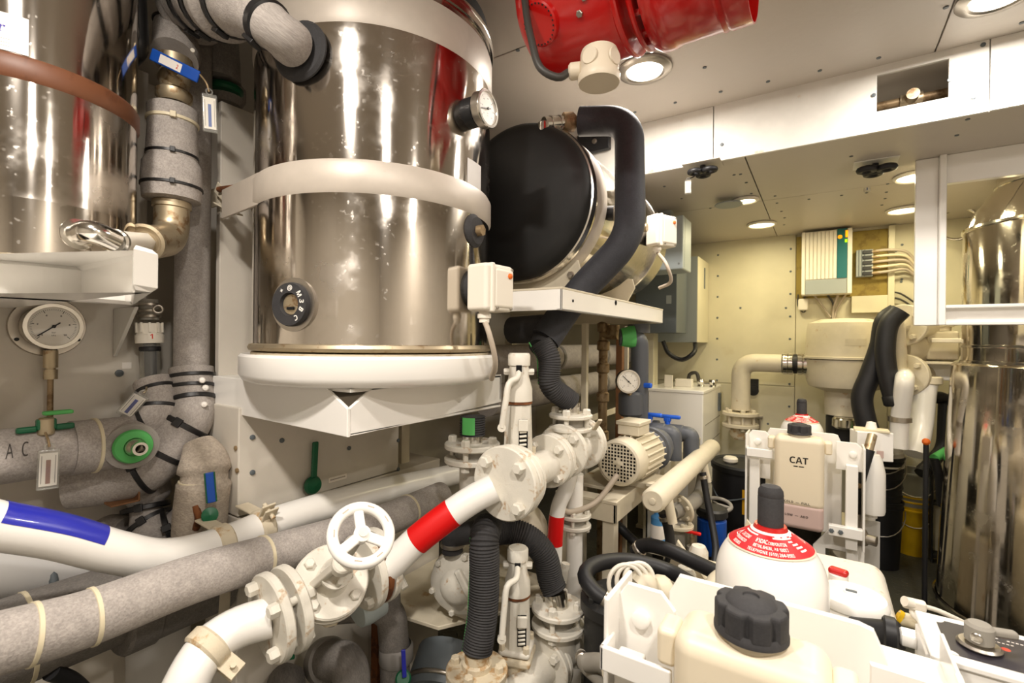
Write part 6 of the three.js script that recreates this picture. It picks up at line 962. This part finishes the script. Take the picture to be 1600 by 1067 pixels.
function generatorFront(dz, where) {
  const Z = z => z + dz, lab = s => s + ' ' + where;
  // bracket
  const b = T('bottle_bracket', lab('white folded steel bottle bracket with lug plates'), 'bracket');
  M(b, 'back_plate', plate([[-0.2, 0.42], [0.075, 0.42], [0.075, 0.79], [0.06, 0.826], [0.045, 0.83], [-0.185, 0.83], [-0.2, 0.8]], 0.01, V(0, 0, -Z(0.79))), X.gloss);
  M(b, 'left_lug', plate([[-0.265, 0.62], [-0.18, 0.62], [-0.18, 0.8], [-0.2, 0.822], [-0.25, 0.822], [-0.265, 0.8]], 0.008, V(0, 0, -Z(0.735))), X.gloss); M(b, 'left_side', bx(-0.272, -0.264, 0.4, 0.815, Z(0.68), Z(0.79), 0.003), X.gloss);
  bolt(b, V(-0.228, 0.776, -Z(0.728)), V(0, 0, 1), 0.014, 0.012, X.gloss, 20, 'bolt_head'); M(b, 'left_post', bx(-0.255, -0.215, 0.4, 0.735, Z(0.68), Z(0.71), 0.004), X.gloss); M(b, 'clip_strap', bx(-0.268, -0.165, 0.722, 0.758, Z(0.655), Z(0.663), 0.003), X.gloss); M(b, 'clip_return', bx(-0.268, -0.26, 0.722, 0.758, Z(0.655), Z(0.7), 0.003), X.gloss);
  M(b, 'right_lug', plate([[0.055, 0.7], [0.14, 0.7], [0.14, 0.79], [0.12, 0.81], [0.055, 0.81]], 0.008, V(0, 0, -Z(0.735))), X.gloss); M(b, 'right_side', bx(0.14, 0.148, 0.4, 0.8, Z(0.68), Z(0.79), 0.003), X.gloss); M(b, 'right_post', bx(0.085, 0.125, 0.4, 0.73, Z(0.68), Z(0.71), 0.004), X.gloss); bolt(b, V(0.11, 0.765, -Z(0.728)), V(0, 0, 1), 0.013, 0.01, X.gloss, 20, 'bolt_head');
  M(b, 'lower_bar', bx(0.03, 0.14, 0.45, 0.49, Z(0.66), Z(0.69), 0.003), X.gloss); for (const x of [0.04, 0.07]) bolt(b, V(x, 0.47, -Z(0.66)), V(0, 0, 1), 0.009, 0.006, X.greyDark);
  M(b, 'support_leg', bx(-0.26, -0.22, 0.0, 0.4, Z(0.72), Z(0.76), 0.004), X.gloss); M(b, 'support_leg', bx(0.09, 0.13, 0.0, 0.4, Z(0.72), Z(0.76), 0.004), X.gloss);
  // bottle
  const t = T('coolant_bottle', lab('cream coolant bottle with black fluted cap'), 'bottle'), bw = 0.175, bd = 0.095, xc = -0.072, zc = Z(0.675);
  M(t, 'bottle_body', box(V(xc, 0.685, -zc), bw, 0.285, bd, 0.024, Q0, 5), X.bottle); M(t, 'coolant_level', box(V(xc, 0.51, -zc), bw - 0.001, 0.105, bd - 0.001, 0.02, Q0, 4), X.coolant, 'lower part filled with pinkish coolant');
  M(t, 'neck', drum(V(xc, 0.822, -zc), UP, 0.018, 0.036, 0.003), X.bottle); M(t, 'side_pad', box(V(xc + bw / 2 + 0.012, 0.79, -zc), 0.026, 0.05, 0.05, 0.008), X.bottle); M(t, 'side_pad', box(V(xc - bw / 2 - 0.012, 0.79, -zc), 0.026, 0.05, 0.05, 0.008), X.bottle);
  const pg = new THREE.PlaneGeometry(0.15, 0.3); pg.translate(xc, 0.63, -(zc - bd / 2) + 0.0008); M(t, 'bottle_print', pg, catMat, 'black printed lettering');
  const capG = new THREE.ExtrudeGeometry(new THREE.Shape(Array.from({ length: 96 }, (_, i) => { const q = i / 96 * TAU, r = 0.0395 - 0.0062 * Math.pow(Math.max(0, Math.cos(q * 8)), 1.4); return new THREE.Vector2(r * Math.cos(q), r * Math.sin(q)); })), { depth: 0.024, bevelEnabled: true, bevelSize: 0.003, bevelThickness: 0.005, bevelSegments: 3 }); capG.rotateX(-Math.PI / 2); capG.translate(xc, 0.8435, -zc);
  const cap = M(t, 'cap', capG, X.rubber, 'black fluted cap'); M(cap, 'cap_skirt', rev([[0.036, 0.0], [0.0435, 0.001], [0.0435, 0.006], [0.04, 0.012]], V(xc, 0.834, -zc), UP, 48), X.rubber); M(cap, 'cap_dome', rev([[0.03, 0.038], [0.026, 0.043], [0.01, 0.0465], [0.009, 0.044], [0, 0.044]], V(xc, 0.834, -zc), UP, 40), X.rubber);
  // accumulator
  const a = T('accumulator', lab('white pressure vessel with red warning label'), 'pressure vessel'), c = V(-0.072, 0, -Z(0.95)), R = 0.088, pr = []; pr.push([0, 0.42], [R - 0.02, 0.42], [R, 0.44], [R, 0.785]); for (let i = 1; i <= 10; i++) { const q = i / 10 * 1.16; pr.push([R * 0.38 + R * 0.62 * Math.cos(q), 0.785 + 0.08 * Math.sin(q)]); }
  M(a, 'vessel', rev(pr, c, UP, 64), X.gloss);
  const lg = rev([[0.0665, 0.8515], [0.0265, 0.878]], c, UP, 64), u = lg.attributes.uv; for (let i = 0; i < u.count; i++) u.setXY(i, 1 - (i % 65) / 64, i > 64 ? 1 : 0); M(a, 'warning_label', lg, st({ map: accTex, roughness: 0.35, side: THREE.DoubleSide }), 'red and white warning label cone'); M(a, 'label_rim', rev([[0.06, 0.846], [0.0685, 0.85], [0.0665, 0.852]], c, UP, 64), X.cream);
  M(a, 'collar', rev([[0.03, 0.87], [0.025, 0.884], [0, 0.884]], c, UP, 32), X.red); M(a, 'cap', rev([[0.0205, 0.876], [0.0205, 0.932], [0.0197, 0.934], [0.0205, 0.936], [0.0197, 0.944], [0.015, 0.951], [0, 0.954]], c, UP, 40), X.rubber, 'black cap'); M(a, 'foot_ring', rev([[0.08, 0.0], [0.08, 0.42], [0, 0.42]], c, UP, 32), X.blackIron);
}
generatorFront(0, 'beside the control box'); generatorFront(1.6, 'beside the bucket stack');
{
  const t = T('engine_block', 'cream painted engine with rocker covers beside the control box', 'engine');
  M(t, 'block', bx(-0.24, 0.12, 0.06, 0.5, 1.08, 1.9, 0.02), X.cream); M(t, 'rocker_cover', box(V(0.05, 0.56, -1.36), 0.18, 0.17, 0.36, 0.035, Q0, 4), X.valve); M(t, 'cover_flange', box(V(0.04, 0.505, -1.36), 0.2, 0.02, 0.4, 0.006), X.cream);
  
  const dc = P(1330, 940, 0.92); M(t, 'round_cover', rev([[0, 0.02], [0.012, 0.02], [0.013, 0.017], [0.055, 0.015], [0.06, 0.008], [0.06, 0], [0.056, -0.004], [0.062, -0.01], [0.062, -0.03], [0, -0.03]].reverse(), dc, UP, 48), X.gloss, 'round white lid'); M(t, 'round_body', cyl(dc.clone().add(V(0, -0.25, 0)), dc.clone().add(V(0, -0.03, 0)), 0.055), X.gloss); M(t, 'lid_slot', box(dc.clone().add(V(0, 0.021, 0)), 0.018, 0.003, 0.006, 0.001), X.greyDark);
  const rc = P(1310, 893, 1.02); M(t, 'red_plug', box(rc, 0.036, 0.014, 0.02, 0.006, new THREE.Quaternion().setFromAxisAngle(UP, -0.3)), X.red, 'red plug'); M(t, 'plug_base', cyl(rc.clone().add(V(0, -0.1, 0)), rc.clone().add(V(0, -0.005, 0)), 0.018), X.gloss);
  M(t, 'manifold', sweep(spline([V(-0.2, 0.53, -1.15), V(-0.21, 0.56, -1.3), V(-0.2, 0.54, -1.5), V(-0.22, 0.5, -1.75)], 24), 0.045, 18), X.cream); for (const z of [1.2, 1.36, 1.52, 1.68]) M(t, 'port_flange', box(V(-0.16, 0.56, -z), 0.09, 0.05, 0.07, 0.01), X.rusty); for (const z of [1.25, 1.45, 1.65]) M(t, 'injector_cover', rev([[0, 0], [0.04, 0], [0.04, 0.05], [0.03, 0.06], [0, 0.062]], V(-0.06, 0.5, -z), UP, 20), X.valve); M(t, 'stay_plate', plate([[-0.24, 0.48], [-0.08, 0.48], [-0.2, 0.62]], 0.012, V(0, 0, -1.75)), X.cream);
  M(t, 'side_casting', box(V(-0.33, 0.32, -1.55), 0.18, 0.34, 0.28, 0.03, Q0, 3), X.cream); M(t, 'side_stay', plate([[-0.4, 0.47], [-0.25, 0.47], [-0.36, 0.6]], 0.014, V(0, 0, -1.5)), X.cream); for (const [z, r, h] of [[1.46, 0.03, 0.06], [1.56, 0.025, 0.05], [1.64, 0.03, 0.06]]) M(t, 'casting_boss', rev([[0, 0], [r, 0], [r, h * 0.7], [r * 0.7, h], [0, h]], V(-0.33, 0.48, -z), UP, 20), X.valve); M(t, 'skid', bx(-0.26, 0.13, 0, 0.06, 1.05, 1.92), X.blackIron);
  const m = T('engine_block', 'cream painted engine below the bracket with the lettered coolant bottle', 'engine');
  M(m, 'block', bx(0.04, 0.11, 0.06, 0.4, 2.44, 2.8, 0.02), X.cream); M(m, 'pump_casting', rev([[0, 0], [0.05, 0.003], [0.05, 0.03], [0.035, 0.06], [0, 0.07]], V(0.08, 0.36, -2.44), V(0, 0, 1), 24), X.cream); M(m, 'end_plate', plate([[-0.02, 0.06], [0.15, 0.06], [0.15, 0.43], [0.03, 0.43], [-0.02, 0.36]], 0.012, V(0, 0, -2.378), Q0, 0.002, [[[0.02, 0.28], [0.02, 0.36], [0.1, 0.36], [0.1, 0.28]]]), X.gloss); M(m, 'skid', bx(0.03, 0.12, 0, 0.06, 2.39, 2.82), X.blackIron); M(m, 'front_boss', cyl(V(0.075, 0.2, -2.44), V(0.075, 0.2, -2.36), 0.03), X.cream);
}
{
  // control box
  const t = T('control_box', 'white control box with a black lettered top plate and rotary switch', 'control box'), x0 = 0.142, x1 = 0.52, zA = 0.925, zB = 1.06, y = 0.742;
  M(t, 'body', bx(x0, x1, 0.42, y, zA, zB, 0.006), X.gloss); M(t, 'lid', bx(x0 - 0.004, x1 + 0.004, y - 0.004, y + 0.006, zA - 0.004, zB + 0.004, 0.003), X.gloss); M(t, 'side_seam', bx(x0 - 0.006, x0 + 0.002, 0.42, y - 0.006, zA + 0.02, zB - 0.02, 0.002), X.gloss);
  const tx = canvasTex(1024, 340, (g, w, h) => { g.fillStyle = '#2b272e'; g.fillRect(0, 0, w, h); g.fillStyle = '#e7e3dd'; for (const [x, y2] of [[0, 0], [w, 0], [0, h], [w, h]]) { g.beginPath(); g.arc(x, y2, 34, 0, TAU); g.fill(); } for (const [x, y2, n] of [[150, 50, 5], [90, 88, 12], [250, 52, 6], [480, 56, 9], [470, 90, 14], [560, 126, 11], [700, 60, 8]]) for (let i = 0; i < n; i++) g.fillRect(x + i * 15, y2, 10, 9); g.fillStyle = '#c8402a'; g.beginPath(); g.arc(226, 150, 17, 0, TAU); g.fill(); g.fillStyle = '#2c8a53'; g.fillRect(430, 188, 120, 22); g.fillStyle = '#e7e3dd'; g.font = 'bold 30px sans-serif'; g.fillRect(450, 238, 12, 24); g.fillRect(474, 238, 12, 24); });
  const pg = new THREE.PlaneGeometry(0.33, 0.105); pg.rotateX(-Math.PI / 2); pg.translate(x0 + 0.02 + 0.165, y + 0.0068, -(zA + zB) / 2); M(t, 'legend_plate', pg, st({ map: tx, roughness: 0.4 }), 'black plate with white lettering');
  const sc = onY(1530, 1008, y + 0.01), kn = T('rotary_switch', 'grey rotary switch with pointer handle on the black legend plate', 'switch'); sc.y = y + 0.007; M(kn, 'base', drum(sc, UP, 0.007, 0.026, 0.003), X.steelDull); M(kn, 'boss', drum(sc.clone().add(V(0, 0.006, 0)), UP, 0.03, 0.017, 0.004), X.gasket); M(kn, 'pointer', box(sc.clone().add(V(0.018, 0.024, -0.01)), 0.055, 0.012, 0.014, 0.005, new THREE.Quaternion().setFromAxisAngle(UP, 0.25)), X.gasket); bolt(kn, sc.clone().add(V(-0.006, 0.02, 0.016)), V(-0.3, 0.3, 0.9), 0.007, 0.004, X.chrome, 14, 'screw');
  M(t, 'cable_gland', drum(V(x0 - 0.028, 0.712, -1.03), DX, 0.024, 0.016, 0.003, 6), X.gloss); M(t, 'front_emblem', rev([[0.03, 0], [0.032, 0.002], [0.034, 0]], V(x0 + 0.12, 0.67, -zA), V(0, 0, 1), 32), X.gloss); M(t, 'pedestal', bx(x0 + 0.05, x1 - 0.05, 0, 0.43, zA + 0.03, zB - 0.03), X.blackIron);
  const h = T('black_conduit', 'black conduit between the generator bracket and the control box', 'hose'); M(h, 'conduit', cyl(V(x0 - 0.028, 0.712, -1.03), P(1335, 985, 0.86), 0.022, 0.022), X.black); M(h, 'cuff', ringG(V(x0 - 0.04, 0.712, -1.03), DX, 0.022, 0.004, 0.02), X.black);
  const e = T('power_cord', 'white cord with inline connector crossing behind the control box', 'cable'); const pl = P(1428, 944, 1.0); M(e, 'plug', [box(pl, 0.04, 0.02, 0.02, 0.005), cyl(P(1413, 939, 1.0), pl, 0.01)], X.plastic); M(e, 'cord', sweep(spline([pl, P(1460, 952, 1.0), P(1490, 965, 1.0), P(1530, 985, 1.02)], 16), 0.005, 8), X.plastic); M(e, 'branch_cord', sweep(spline([pl, P(1425, 958, 1.0), P(1440, 972, 0.98), P(1452, 980, 0.97)], 12), 0.005, 8), X.plastic);
  const tg = T('striped_sleeve', 'small yellow and cream sleeve on the deck behind the round white lid', 'sleeve'); M(tg, 'sleeve', cyl(P(1405, 965, 1.05), P(1445, 976, 1.03), 0.014), X.tieW); M(tg, 'band', cyl(P(1402, 962, 1.052), P(1408, 966, 1.048), 0.0155), X.yellow);
  const lo = T('low_cover', 'white folded cover plate between bracket and control box', 'cover'); M(lo, 'sheet', box(P(1405, 1045, 0.66), 0.1, 0.004, 0.1, 0.001), X.gloss); M(lo, 'flange', box(P(1405, 1045, 0.66).add(V(0.052, 0.02, 0)), 0.005, 0.045, 0.1, 0.002), X.gloss); M(lo, 'post', cyl(P(1405, 1045, 0.66).setY(0), P(1405, 1045, 0.66), 0.02), X.blackIron);
}
// ---------------------------------------------------------------- buckets and bottles on the far deck
function bucket(name, label, c, r0, r1, h, y0, mat, rim, ribs) {
  const t = T(name, label, 'bucket'), o = c.clone().setY(y0);
  M(t, 'pail', rev([[0, 0], [r0, 0], [r1, h], [r1 - 0.004, h], [r0 - 0.004, 0.006], [0, 0.006]], o, UP, 40), mat); for (const f of ribs) M(t, 'rib', ringG(o.clone().add(V(0, h * f, 0)), UP, r0 + (r1 - r0) * f - 0.001, 0.006, 0.012, 40), mat); M(t, 'rim', ringG(o.clone().add(V(0, h - 0.006, 0)), UP, r1 - 0.002, 0.006, 0.014, 40), rim || mat); 
  const hp = []; for (let i = 0; i <= 12; i++) { const a = Math.PI * i / 12; hp.push(o.clone().add(V(Math.cos(a) * (r1 + 0.008) * -1, h * 0.85 - Math.sin(a) * 0.12, Math.sin(a) * (r1 + 0.012)))); } M(t, 'handle', sweep(hp, 0.003, 6), X.steelDull); return t;
}
{
  const cc = onY(1372, 876, 0); cc.z += 0.04;
  bucket('black_bucket', 'tall black bucket standing on the deck, under the ribbed black one', cc, 0.088, 0.103, 0.36, 0.0, X.black, X.black, [0.9]); bucket('ribbed_bucket', 'black ribbed bucket stacked in the tall black bucket', cc, 0.091, 0.105, 0.3, 0.3, X.black, X.black, [0.3, 0.45, 0.6, 0.75, 0.9]); bucket('white_bucket', 'cream white bucket rim nested at the top of the black stack', cc, 0.094, 0.108, 0.3, 0.385, X.plastic, X.plastic, [0.55, 0.8]);
  const yy = onY(1424, 862, 0); bucket('yellow_bucket', 'yellow bucket on the deck beside the black stack', yy, 0.075, 0.09, 0.34, 0, X.yellow, X.yellow, [0.75, 0.9]); bucket('clear_bucket', 'translucent grey bucket nested in the yellow bucket', yy, 0.078, 0.11, 0.34, 0.18, ph({ color: 0xc9c8bc, roughness: 0.35, transmission: 0.4, thickness: 0 }), X.gasket, [0.85]);
  const wb = T('white_flask', 'white plastic flask hanging upside down beside the black hose', 'bottle'), f = P(1362, 757, 1.96); M(wb, 'flask', rev([[0, -0.135], [0.02, -0.134], [0.02, -0.12], [0.044, -0.115], [0.047, -0.1], [0.046, 0.05], [0.036, 0.1], [0.026, 0.125], [0, 0.13]], f, UP, 32), X.gloss); M(wb, 'hanger', cyl(f.clone().add(V(0, 0.12, 0)), f.clone().add(V(0, 0.14, 0)), 0.015), X.gloss);
  const hb = T('white_block', 'white steel block with a brass union above the white flask', 'bracket'), b = P(1361, 695, 2.02); M(hb, 'block', box(b, 0.13, 0.12, 0.08, 0.004, new THREE.Quaternion().setFromAxisAngle(UP, 0.3)), X.gloss); M(hb, 'red_label', box(b.clone().add(V(0.02, -0.03, 0.042)), 0.04, 0.03, 0.004, 0.001, new THREE.Quaternion().setFromAxisAngle(UP, 0.3)), X.coolant); M(hb, 'top_strip', box(b.clone().add(V(0, 0.064, 0)), 0.12, 0.01, 0.07, 0.002), X.tieW); M(hb, 'eye', rev([[0, 0], [0.022, 0], [0.016, 0.03], [0, 0.034]], b.clone().add(V(0, 0.066, 0)), UP, 16), X.gloss); M(hb, 'stand', bx(b.x - 0.02, b.x + 0.02, 0, b.y - 0.05, -b.z + 0.03, -b.z + 0.06), X.gloss);
  const bh = T('black_fuel_hose', 'black hose with brass ends running down from the white block', 'hose'), u0 = P(1361, 684, 1.93); M(bh, 'hose', sweep(spline([P(1357, 702, 1.92), P(1347, 735, 1.92), P(1338, 770, 1.93), P(1336, 800, 1.94)], 20), 0.022, 14), X.black); M(bh, 'brass_union', cyl(P(1363, 680, 1.95), P(1356, 706, 1.92), 0.017), X.brass); M(bh, 'gold_band', ringG(P(1340, 757, 1.925), UP, 0.021, 0.003, 0.02), X.bronze); M(bh, 'lower_tail', cyl(P(1336, 798, 1.94), P(1336, 825, 1.95), 0.02), X.steelDull);
  const vl = T('steel_lever_valve', 'steel valve with long thin lever at the foot of the bracket', 'valve'), vc = P(1340, 838, 1.93); M(vl, 'body', rev([[0, -0.03], [0.035, -0.025], [0.04, 0], [0.03, 0.03], [0, 0.035]], vc, UP, 20), X.steelDull); M(vl, 'lever', cyl(P(1326, 790, 1.94), P(1335, 832, 1.98), 0.008), X.chrome); M(vl, 'port', cyl(vc, vc.clone().add(V(0.06, 0, 0.02)), 0.02), X.steelDull);  M(vl, 'stand', cyl(vc.clone().setY(0), vc.clone().add(V(0, -0.02, 0)), 0.02), X.steelDull);
  const st0 = T('paper_sign', 'grey printed sheet leaning against the black bucket', 'sign'), sp = P(1352, 848, 2.05); M(st0, 'sheet', box(sp, 0.1, 0.2, 0.006, 0.001), st({ color: 0xc9c6c0, roughness: 0.6 })); M(st0, 'stand', bx(sp.x - 0.04, sp.x + 0.04, 0, sp.y - 0.09, -sp.z, -sp.z + 0.004), X.grey);
  const os = T('orange_light', 'small orange knob above the clear bucket', 'knob'), op = P(1447, 690, 2.12); M(os, 'knob', rev([[0, 0], [0.013, 0.002], [0.015, 0.012], [0.008, 0.022], [0, 0.023]], op, toCam(op), 16), X.orange); M(os, 'stem', cyl(op.clone().setY(0), op, 0.01), X.black);
  const gh = T('green_hose', 'green hose end beside the steel silencer', 'hose'); M(gh, 'hose', cyl(P(1460, 716, 2.2), P(1480, 704, 2.24), 0.019), X.greenL); M(gh, 'tail', sweep(spline([P(1460, 716, 2.2), P(1466, 740, 2.2), P(1472, 790, 2.22)], 12), 0.018, 10), X.black);
  const rk = T('dark_shelf_rack', 'dark rack of small items in shade beside the yellow bucket', 'rack'), rp = P(1466, 800, 2.62); M(rk, 'board', bx(rp.x - 0.02, rp.x + 0.16, 0.03, 0.05, -rp.z, -rp.z + 0.25), X.blackIron); M(rk, 'board', bx(rp.x - 0.02, rp.x + 0.16, 0.32, 0.335, -rp.z, -rp.z + 0.25), X.blackIron); M(rk, 'side', bx(rp.x - 0.03, rp.x - 0.02, 0, 0.6, -rp.z, -rp.z + 0.25), X.blackIron); M(rk, 'can', cyl(V(rp.x + 0.04, 0.335, rp.z - 0.06), V(rp.x + 0.04, 0.44, rp.z - 0.06), 0.035), X.greyDark); M(rk, 'can', cyl(V(rp.x + 0.05, 0.05, rp.z - 0.06), V(rp.x + 0.05, 0.13, rp.z - 0.06), 0.04), X.plastic);
}
{
  // black drum with yellow label, clutter below the motor frame
  const c = V(-0.31, 0, -2.72), t = T('black_drum', 'large black drum with lid and a small yellow label in front of the bulkhead', 'drum'), y1 = P(1165, 738, 2.25).y, R = 0.17; M(t, 'barrel', rev([[0, 0], [R * 0.97, 0], [R, 0.3], [R, y1 - 0.03], [0, y1 - 0.03]], c, UP, 48), X.black); M(t, 'lid', rev([[R + 0.006, y1 - 0.035], [R + 0.008, y1 - 0.01], [R, y1], [R - 0.012, y1 - 0.006], [R - 0.015, y1 - 0.012], [0, y1 - 0.01]], c, UP, 48), X.lid); M(t, 'white_bung', drum(c.clone().add(V(-0.08, y1 - 0.01, 0.02)), UP, 0.03, 0.035, 0.008), X.plastic); M(t, 'small_bung', drum(c.clone().add(V(0.1, y1 - 0.011, 0.05)), UP, 0.012, 0.022, 0.004), X.plastic); M(t, 'yellow_label', rev([[R + 0.001, y1 - 0.22], [R + 0.001, y1 - 0.1]], c, UP, 8, 1.25, 1.6), st({ color: 0xe0a81a, roughness: 0.6, side: THREE.DoubleSide })); M(t, 'drum_handle', sweep(spline([c.clone().add(V(-R - 0.005, y1 - 0.12, 0.02)), c.clone().add(V(-R * 0.6, y1 - 0.17, R * 0.9)), c.clone().add(V(0.04, y1 - 0.13, R + 0.01))], 16), 0.004, 6), X.greyDark);
  const hose = (label, pts, r, m = X.black, name = 'black_rubber_hose') => { const h = T(name, label, 'hose'); M(h, 'hose', sweep(spline(pts, 40), r, 16), m); const e = pts[0], d = pts[1].clone().sub(e); M(h, 'end_clamp', ringG(e.clone().addScaledVector(d.normalize(), 0.02), d, r - 0.001, 0.004, 0.016), X.steelDull); };
  hose('thick black hose arching from the strainer toward the accumulator', [P(958, 945, 1.16), P(930, 925, 1.18), P(914, 900, 1.22), P(930, 882, 1.27), P(985, 876, 1.32), P(1045, 892, 1.3), P(1085, 915, 1.22), P(1135, 945, 1.12)], 0.02); hose('thick black hose running behind the bracket to the accumulator side', [P(992, 862, 1.5), P(1006, 852, 1.48), P(1040, 858, 1.42), P(1085, 878, 1.35), P(1125, 897, 1.28)], 0.021);
  hose('thin black hose dropping from the cream pressure tube', [P(1098, 738, 1.9), P(1104, 775, 1.88), P(1112, 815, 1.85), P(1118, 855, 1.8), P(1116, 885, 1.75)], 0.013); hose('black hose below the near end of the cream pressure tube', [P(1036, 800, 1.55), P(1044, 825, 1.55), P(1048, 860, 1.55), P(1046, 885, 1.55)], 0.016); hose('black hose slanting in the shade under the motor frame', [P(945, 800, 1.7), P(970, 825, 1.7), P(995, 850, 1.65)], 0.016); hose('grey hose curling on the deck beside the black strainer', [P(908, 1022, 1.1), P(912, 1040, 1.05), P(935, 1062, 1.0), P(965, 1090, 0.95)], 0.012, X.gasket, 'grey_rubber_hose');
  const s = T('sea_strainer', 'black cylindrical strainer with clamp lugs beside the bracket', 'strainer'), sc = V(-0.43, 0, -1.16), sy = P(950, 955, 1.2).y; M(s, 'bowl', rev([[0, 0], [0.075, 0], [0.08, 0.02], [0.08, sy], [0.09, sy + 0.005], [0.09, sy + 0.03], [0.06, sy + 0.05], [0, sy + 0.055]], sc, UP, 40), X.blackIron); for (let i = 0; i < 6; i++) { const a = i / 6 * TAU; bolt(s, sc.clone().add(V(0.075 * Math.cos(a), sy + 0.03, 0.075 * Math.sin(a))), UP, 0.01, 0.02, X.blackIron); } M(s, 'hose_tail', cyl(P(975, 945, 1.13), P(958, 950, 1.17), 0.022), X.chrome); bolt(s, P(975, 951, 1.08), toCam(sc), 0.006, 0.006, X.yellow, 12, 'yellow_plug');
  const co = T('white_cable_coil', 'small coil of white cable above the black strainer', 'cable'), cc = P(978, 912, 1.14); for (let i = 0; i < 3; i++) M(co, 'loop', torus(cc.clone().add(V(0.012 * i, 0.004 * i, -0.012 * i)), V(0.6, 0.25, 0.75), 0.042 - i * 0.003, 0.0055, 32, 8), X.plastic); M(co, 'casting', sweep(spline([cc.clone().add(V(0.02, -0.02, -0.03)), P(1005, 915, 1.16), P(1035, 925, 1.2)], 10), f => 0.03 + 0.01 * Math.sin(f * 9), 14), X.cream);
  const bf = T('blue_filter', 'blue filter canister half hidden behind the thin black hose', 'filter'), fc = P(1112, 830, 1.95); M(bf, 'canister', rev([[0, -0.09], [0.05, -0.085], [0.056, -0.06], [0.056, 0.05], [0.045, 0.06], [0, 0.06]], fc, UP, 28), X.blue); M(bf, 'head', drum(fc.clone().add(V(0, 0.06, 0)), UP, 0.04, 0.06, 0.008), X.blackIron); M(bf, 'post', cyl(fc.clone().setY(0), fc.clone().add(V(0, -0.085, 0)), 0.02), X.blackIron);
  const bc = T('blue_can', 'pale blue spray can standing under the pressure tube', 'can'), b0 = P(1028, 850, 1.75); M(bc, 'can', rev([[0, 0], [0.026, 0], [0.026, 0.1], [0.014, 0.11], [0.014, 0.125], [0, 0.126]], b0, UP, 24), st({ color: 0x4f8fc8, roughness: 0.4 })); M(bc, 'label_band', ringG(b0.clone().add(V(0, 0.05, 0)), UP, 0.026, 0.0008, 0.05), X.paper); M(bc, 'ledge', box(b0.clone().add(V(0, -0.01, 0)), 0.1, 0.02, 0.1, 0.003), X.cream); M(bc, 'post', cyl(b0.clone().setY(0), b0.clone().add(V(0, -0.015, 0)), 0.02), X.blackIron);
  const rw = T('grey_handwheel', 'dull grey spoked handwheel lying flat behind the blue filter', 'handwheel'), wc = P(1122, 788, 2.05); M(rw, 'rim', torus(wc, V(0.1, 1, 0.2), 0.052, 0.008, 36, 8), X.gasket); for (let i = 0; i < 3; i++) { const a = i * TAU / 3; M(rw, 'spoke', cyl(wc, wc.clone().add(V(0.05 * Math.cos(a), -0.006, 0.05 * Math.sin(a))), 0.006, 0.006, 8), X.gasket); } M(rw, 'stem', cyl(wc.clone().setY(0.02), wc, 0.01), X.gasket);
  const cl = T('flanged_manifold', 'dusty cream flanged pipe manifold under the pressure tube', 'pipe'), m0 = P(1075, 790, 1.85); M(cl, 'pipe', sweep(spline([P(1050, 800, 1.8), m0, P(1095, 770, 1.95), P(1100, 745, 2.0)], 20), 0.028, 16), X.gasket); flange(cl, P(1065, 795, 1.82), V(0.5, 0.2, -1), 0.055, 0.014, X.cream, 6, 0.008, -1); flange(cl, P(1060, 820, 1.8), UP, 0.055, 0.014, X.cream, 6, 0.008, 1); M(cl, 'drop', cyl(P(1060, 822, 1.8).setY(0), P(1060, 815, 1.8), 0.025), X.gasket);
  const rh = T('red_tap', 'small red tap handle above the engine casting', 'valve'), r0 = P(1082, 832, 1.75); M(rh, 'handle', box(r0, 0.06, 0.01, 0.016, 0.004), X.redTape); M(rh, 'stem', cyl(r0.clone().add(V(0, -0.06, 0)), r0, 0.008), X.brass); M(rh, 'body', cyl(r0.clone().setY(0.3), r0.clone().add(V(0, -0.05, 0)), 0.02), X.gasket);
  const rv = T('red_valve', 'small red and cream drain valve low beside the strainer', 'valve'), r1 = P(962, 1050, 0.98); M(rv, 'body', rev([[0, 0], [0.025, 0], [0.028, 0.03], [0.015, 0.04], [0, 0.04]], r1, toCam(r1), 20), X.cream); M(rv, 'disc', drum(r1.clone().addScaledVector(toCam(r1), 0.038), toCam(r1), 0.01, 0.016, 0.002), X.redTape); M(rv, 'pipe', sweep(spline([P(915, 1035, 1.02), P(940, 1036, 1.0), r1], 10), 0.018, 12), X.gasket); M(rv, 'foot', cyl(r1.clone().setY(0), r1, 0.015), X.gasket);
}

// look-alikes share a group
const GROUPS = { ceiling_downlight: 'round downlights in the ceilings', key_tag: 'clear plastic tags on valves', coolant_bottle: 'coolant bottles of the generators', accumulator: 'labelled pressure vessels', bottle_bracket: 'white bottle brackets', ribbed_hose: 'black ribbed hoses', relief_valve: 'white relief valves', thermostat_box: 'white thermostat boxes', wall_pipe: 'lagged pipes under the shelf', shelf_post: 'cream shelf posts', ball_valve: 'blue handled plastic valves', thick_black_hose: 'thick black hoses at the far end', black_rubber_hose: 'black rubber hoses between the machines', ceiling_valve_wheel: 'black lobed wheels on the low ceiling', engine_block: 'generator engines', grey_cable: 'beige cables at the flanges' };
for (const o of things) { const g = GROUPS[o.name.replace(/_\d{3}$/, '')]; if (g && !o.userData.kind) o.userData.group = g; }
rebase();
renderer.render(scene, camera);
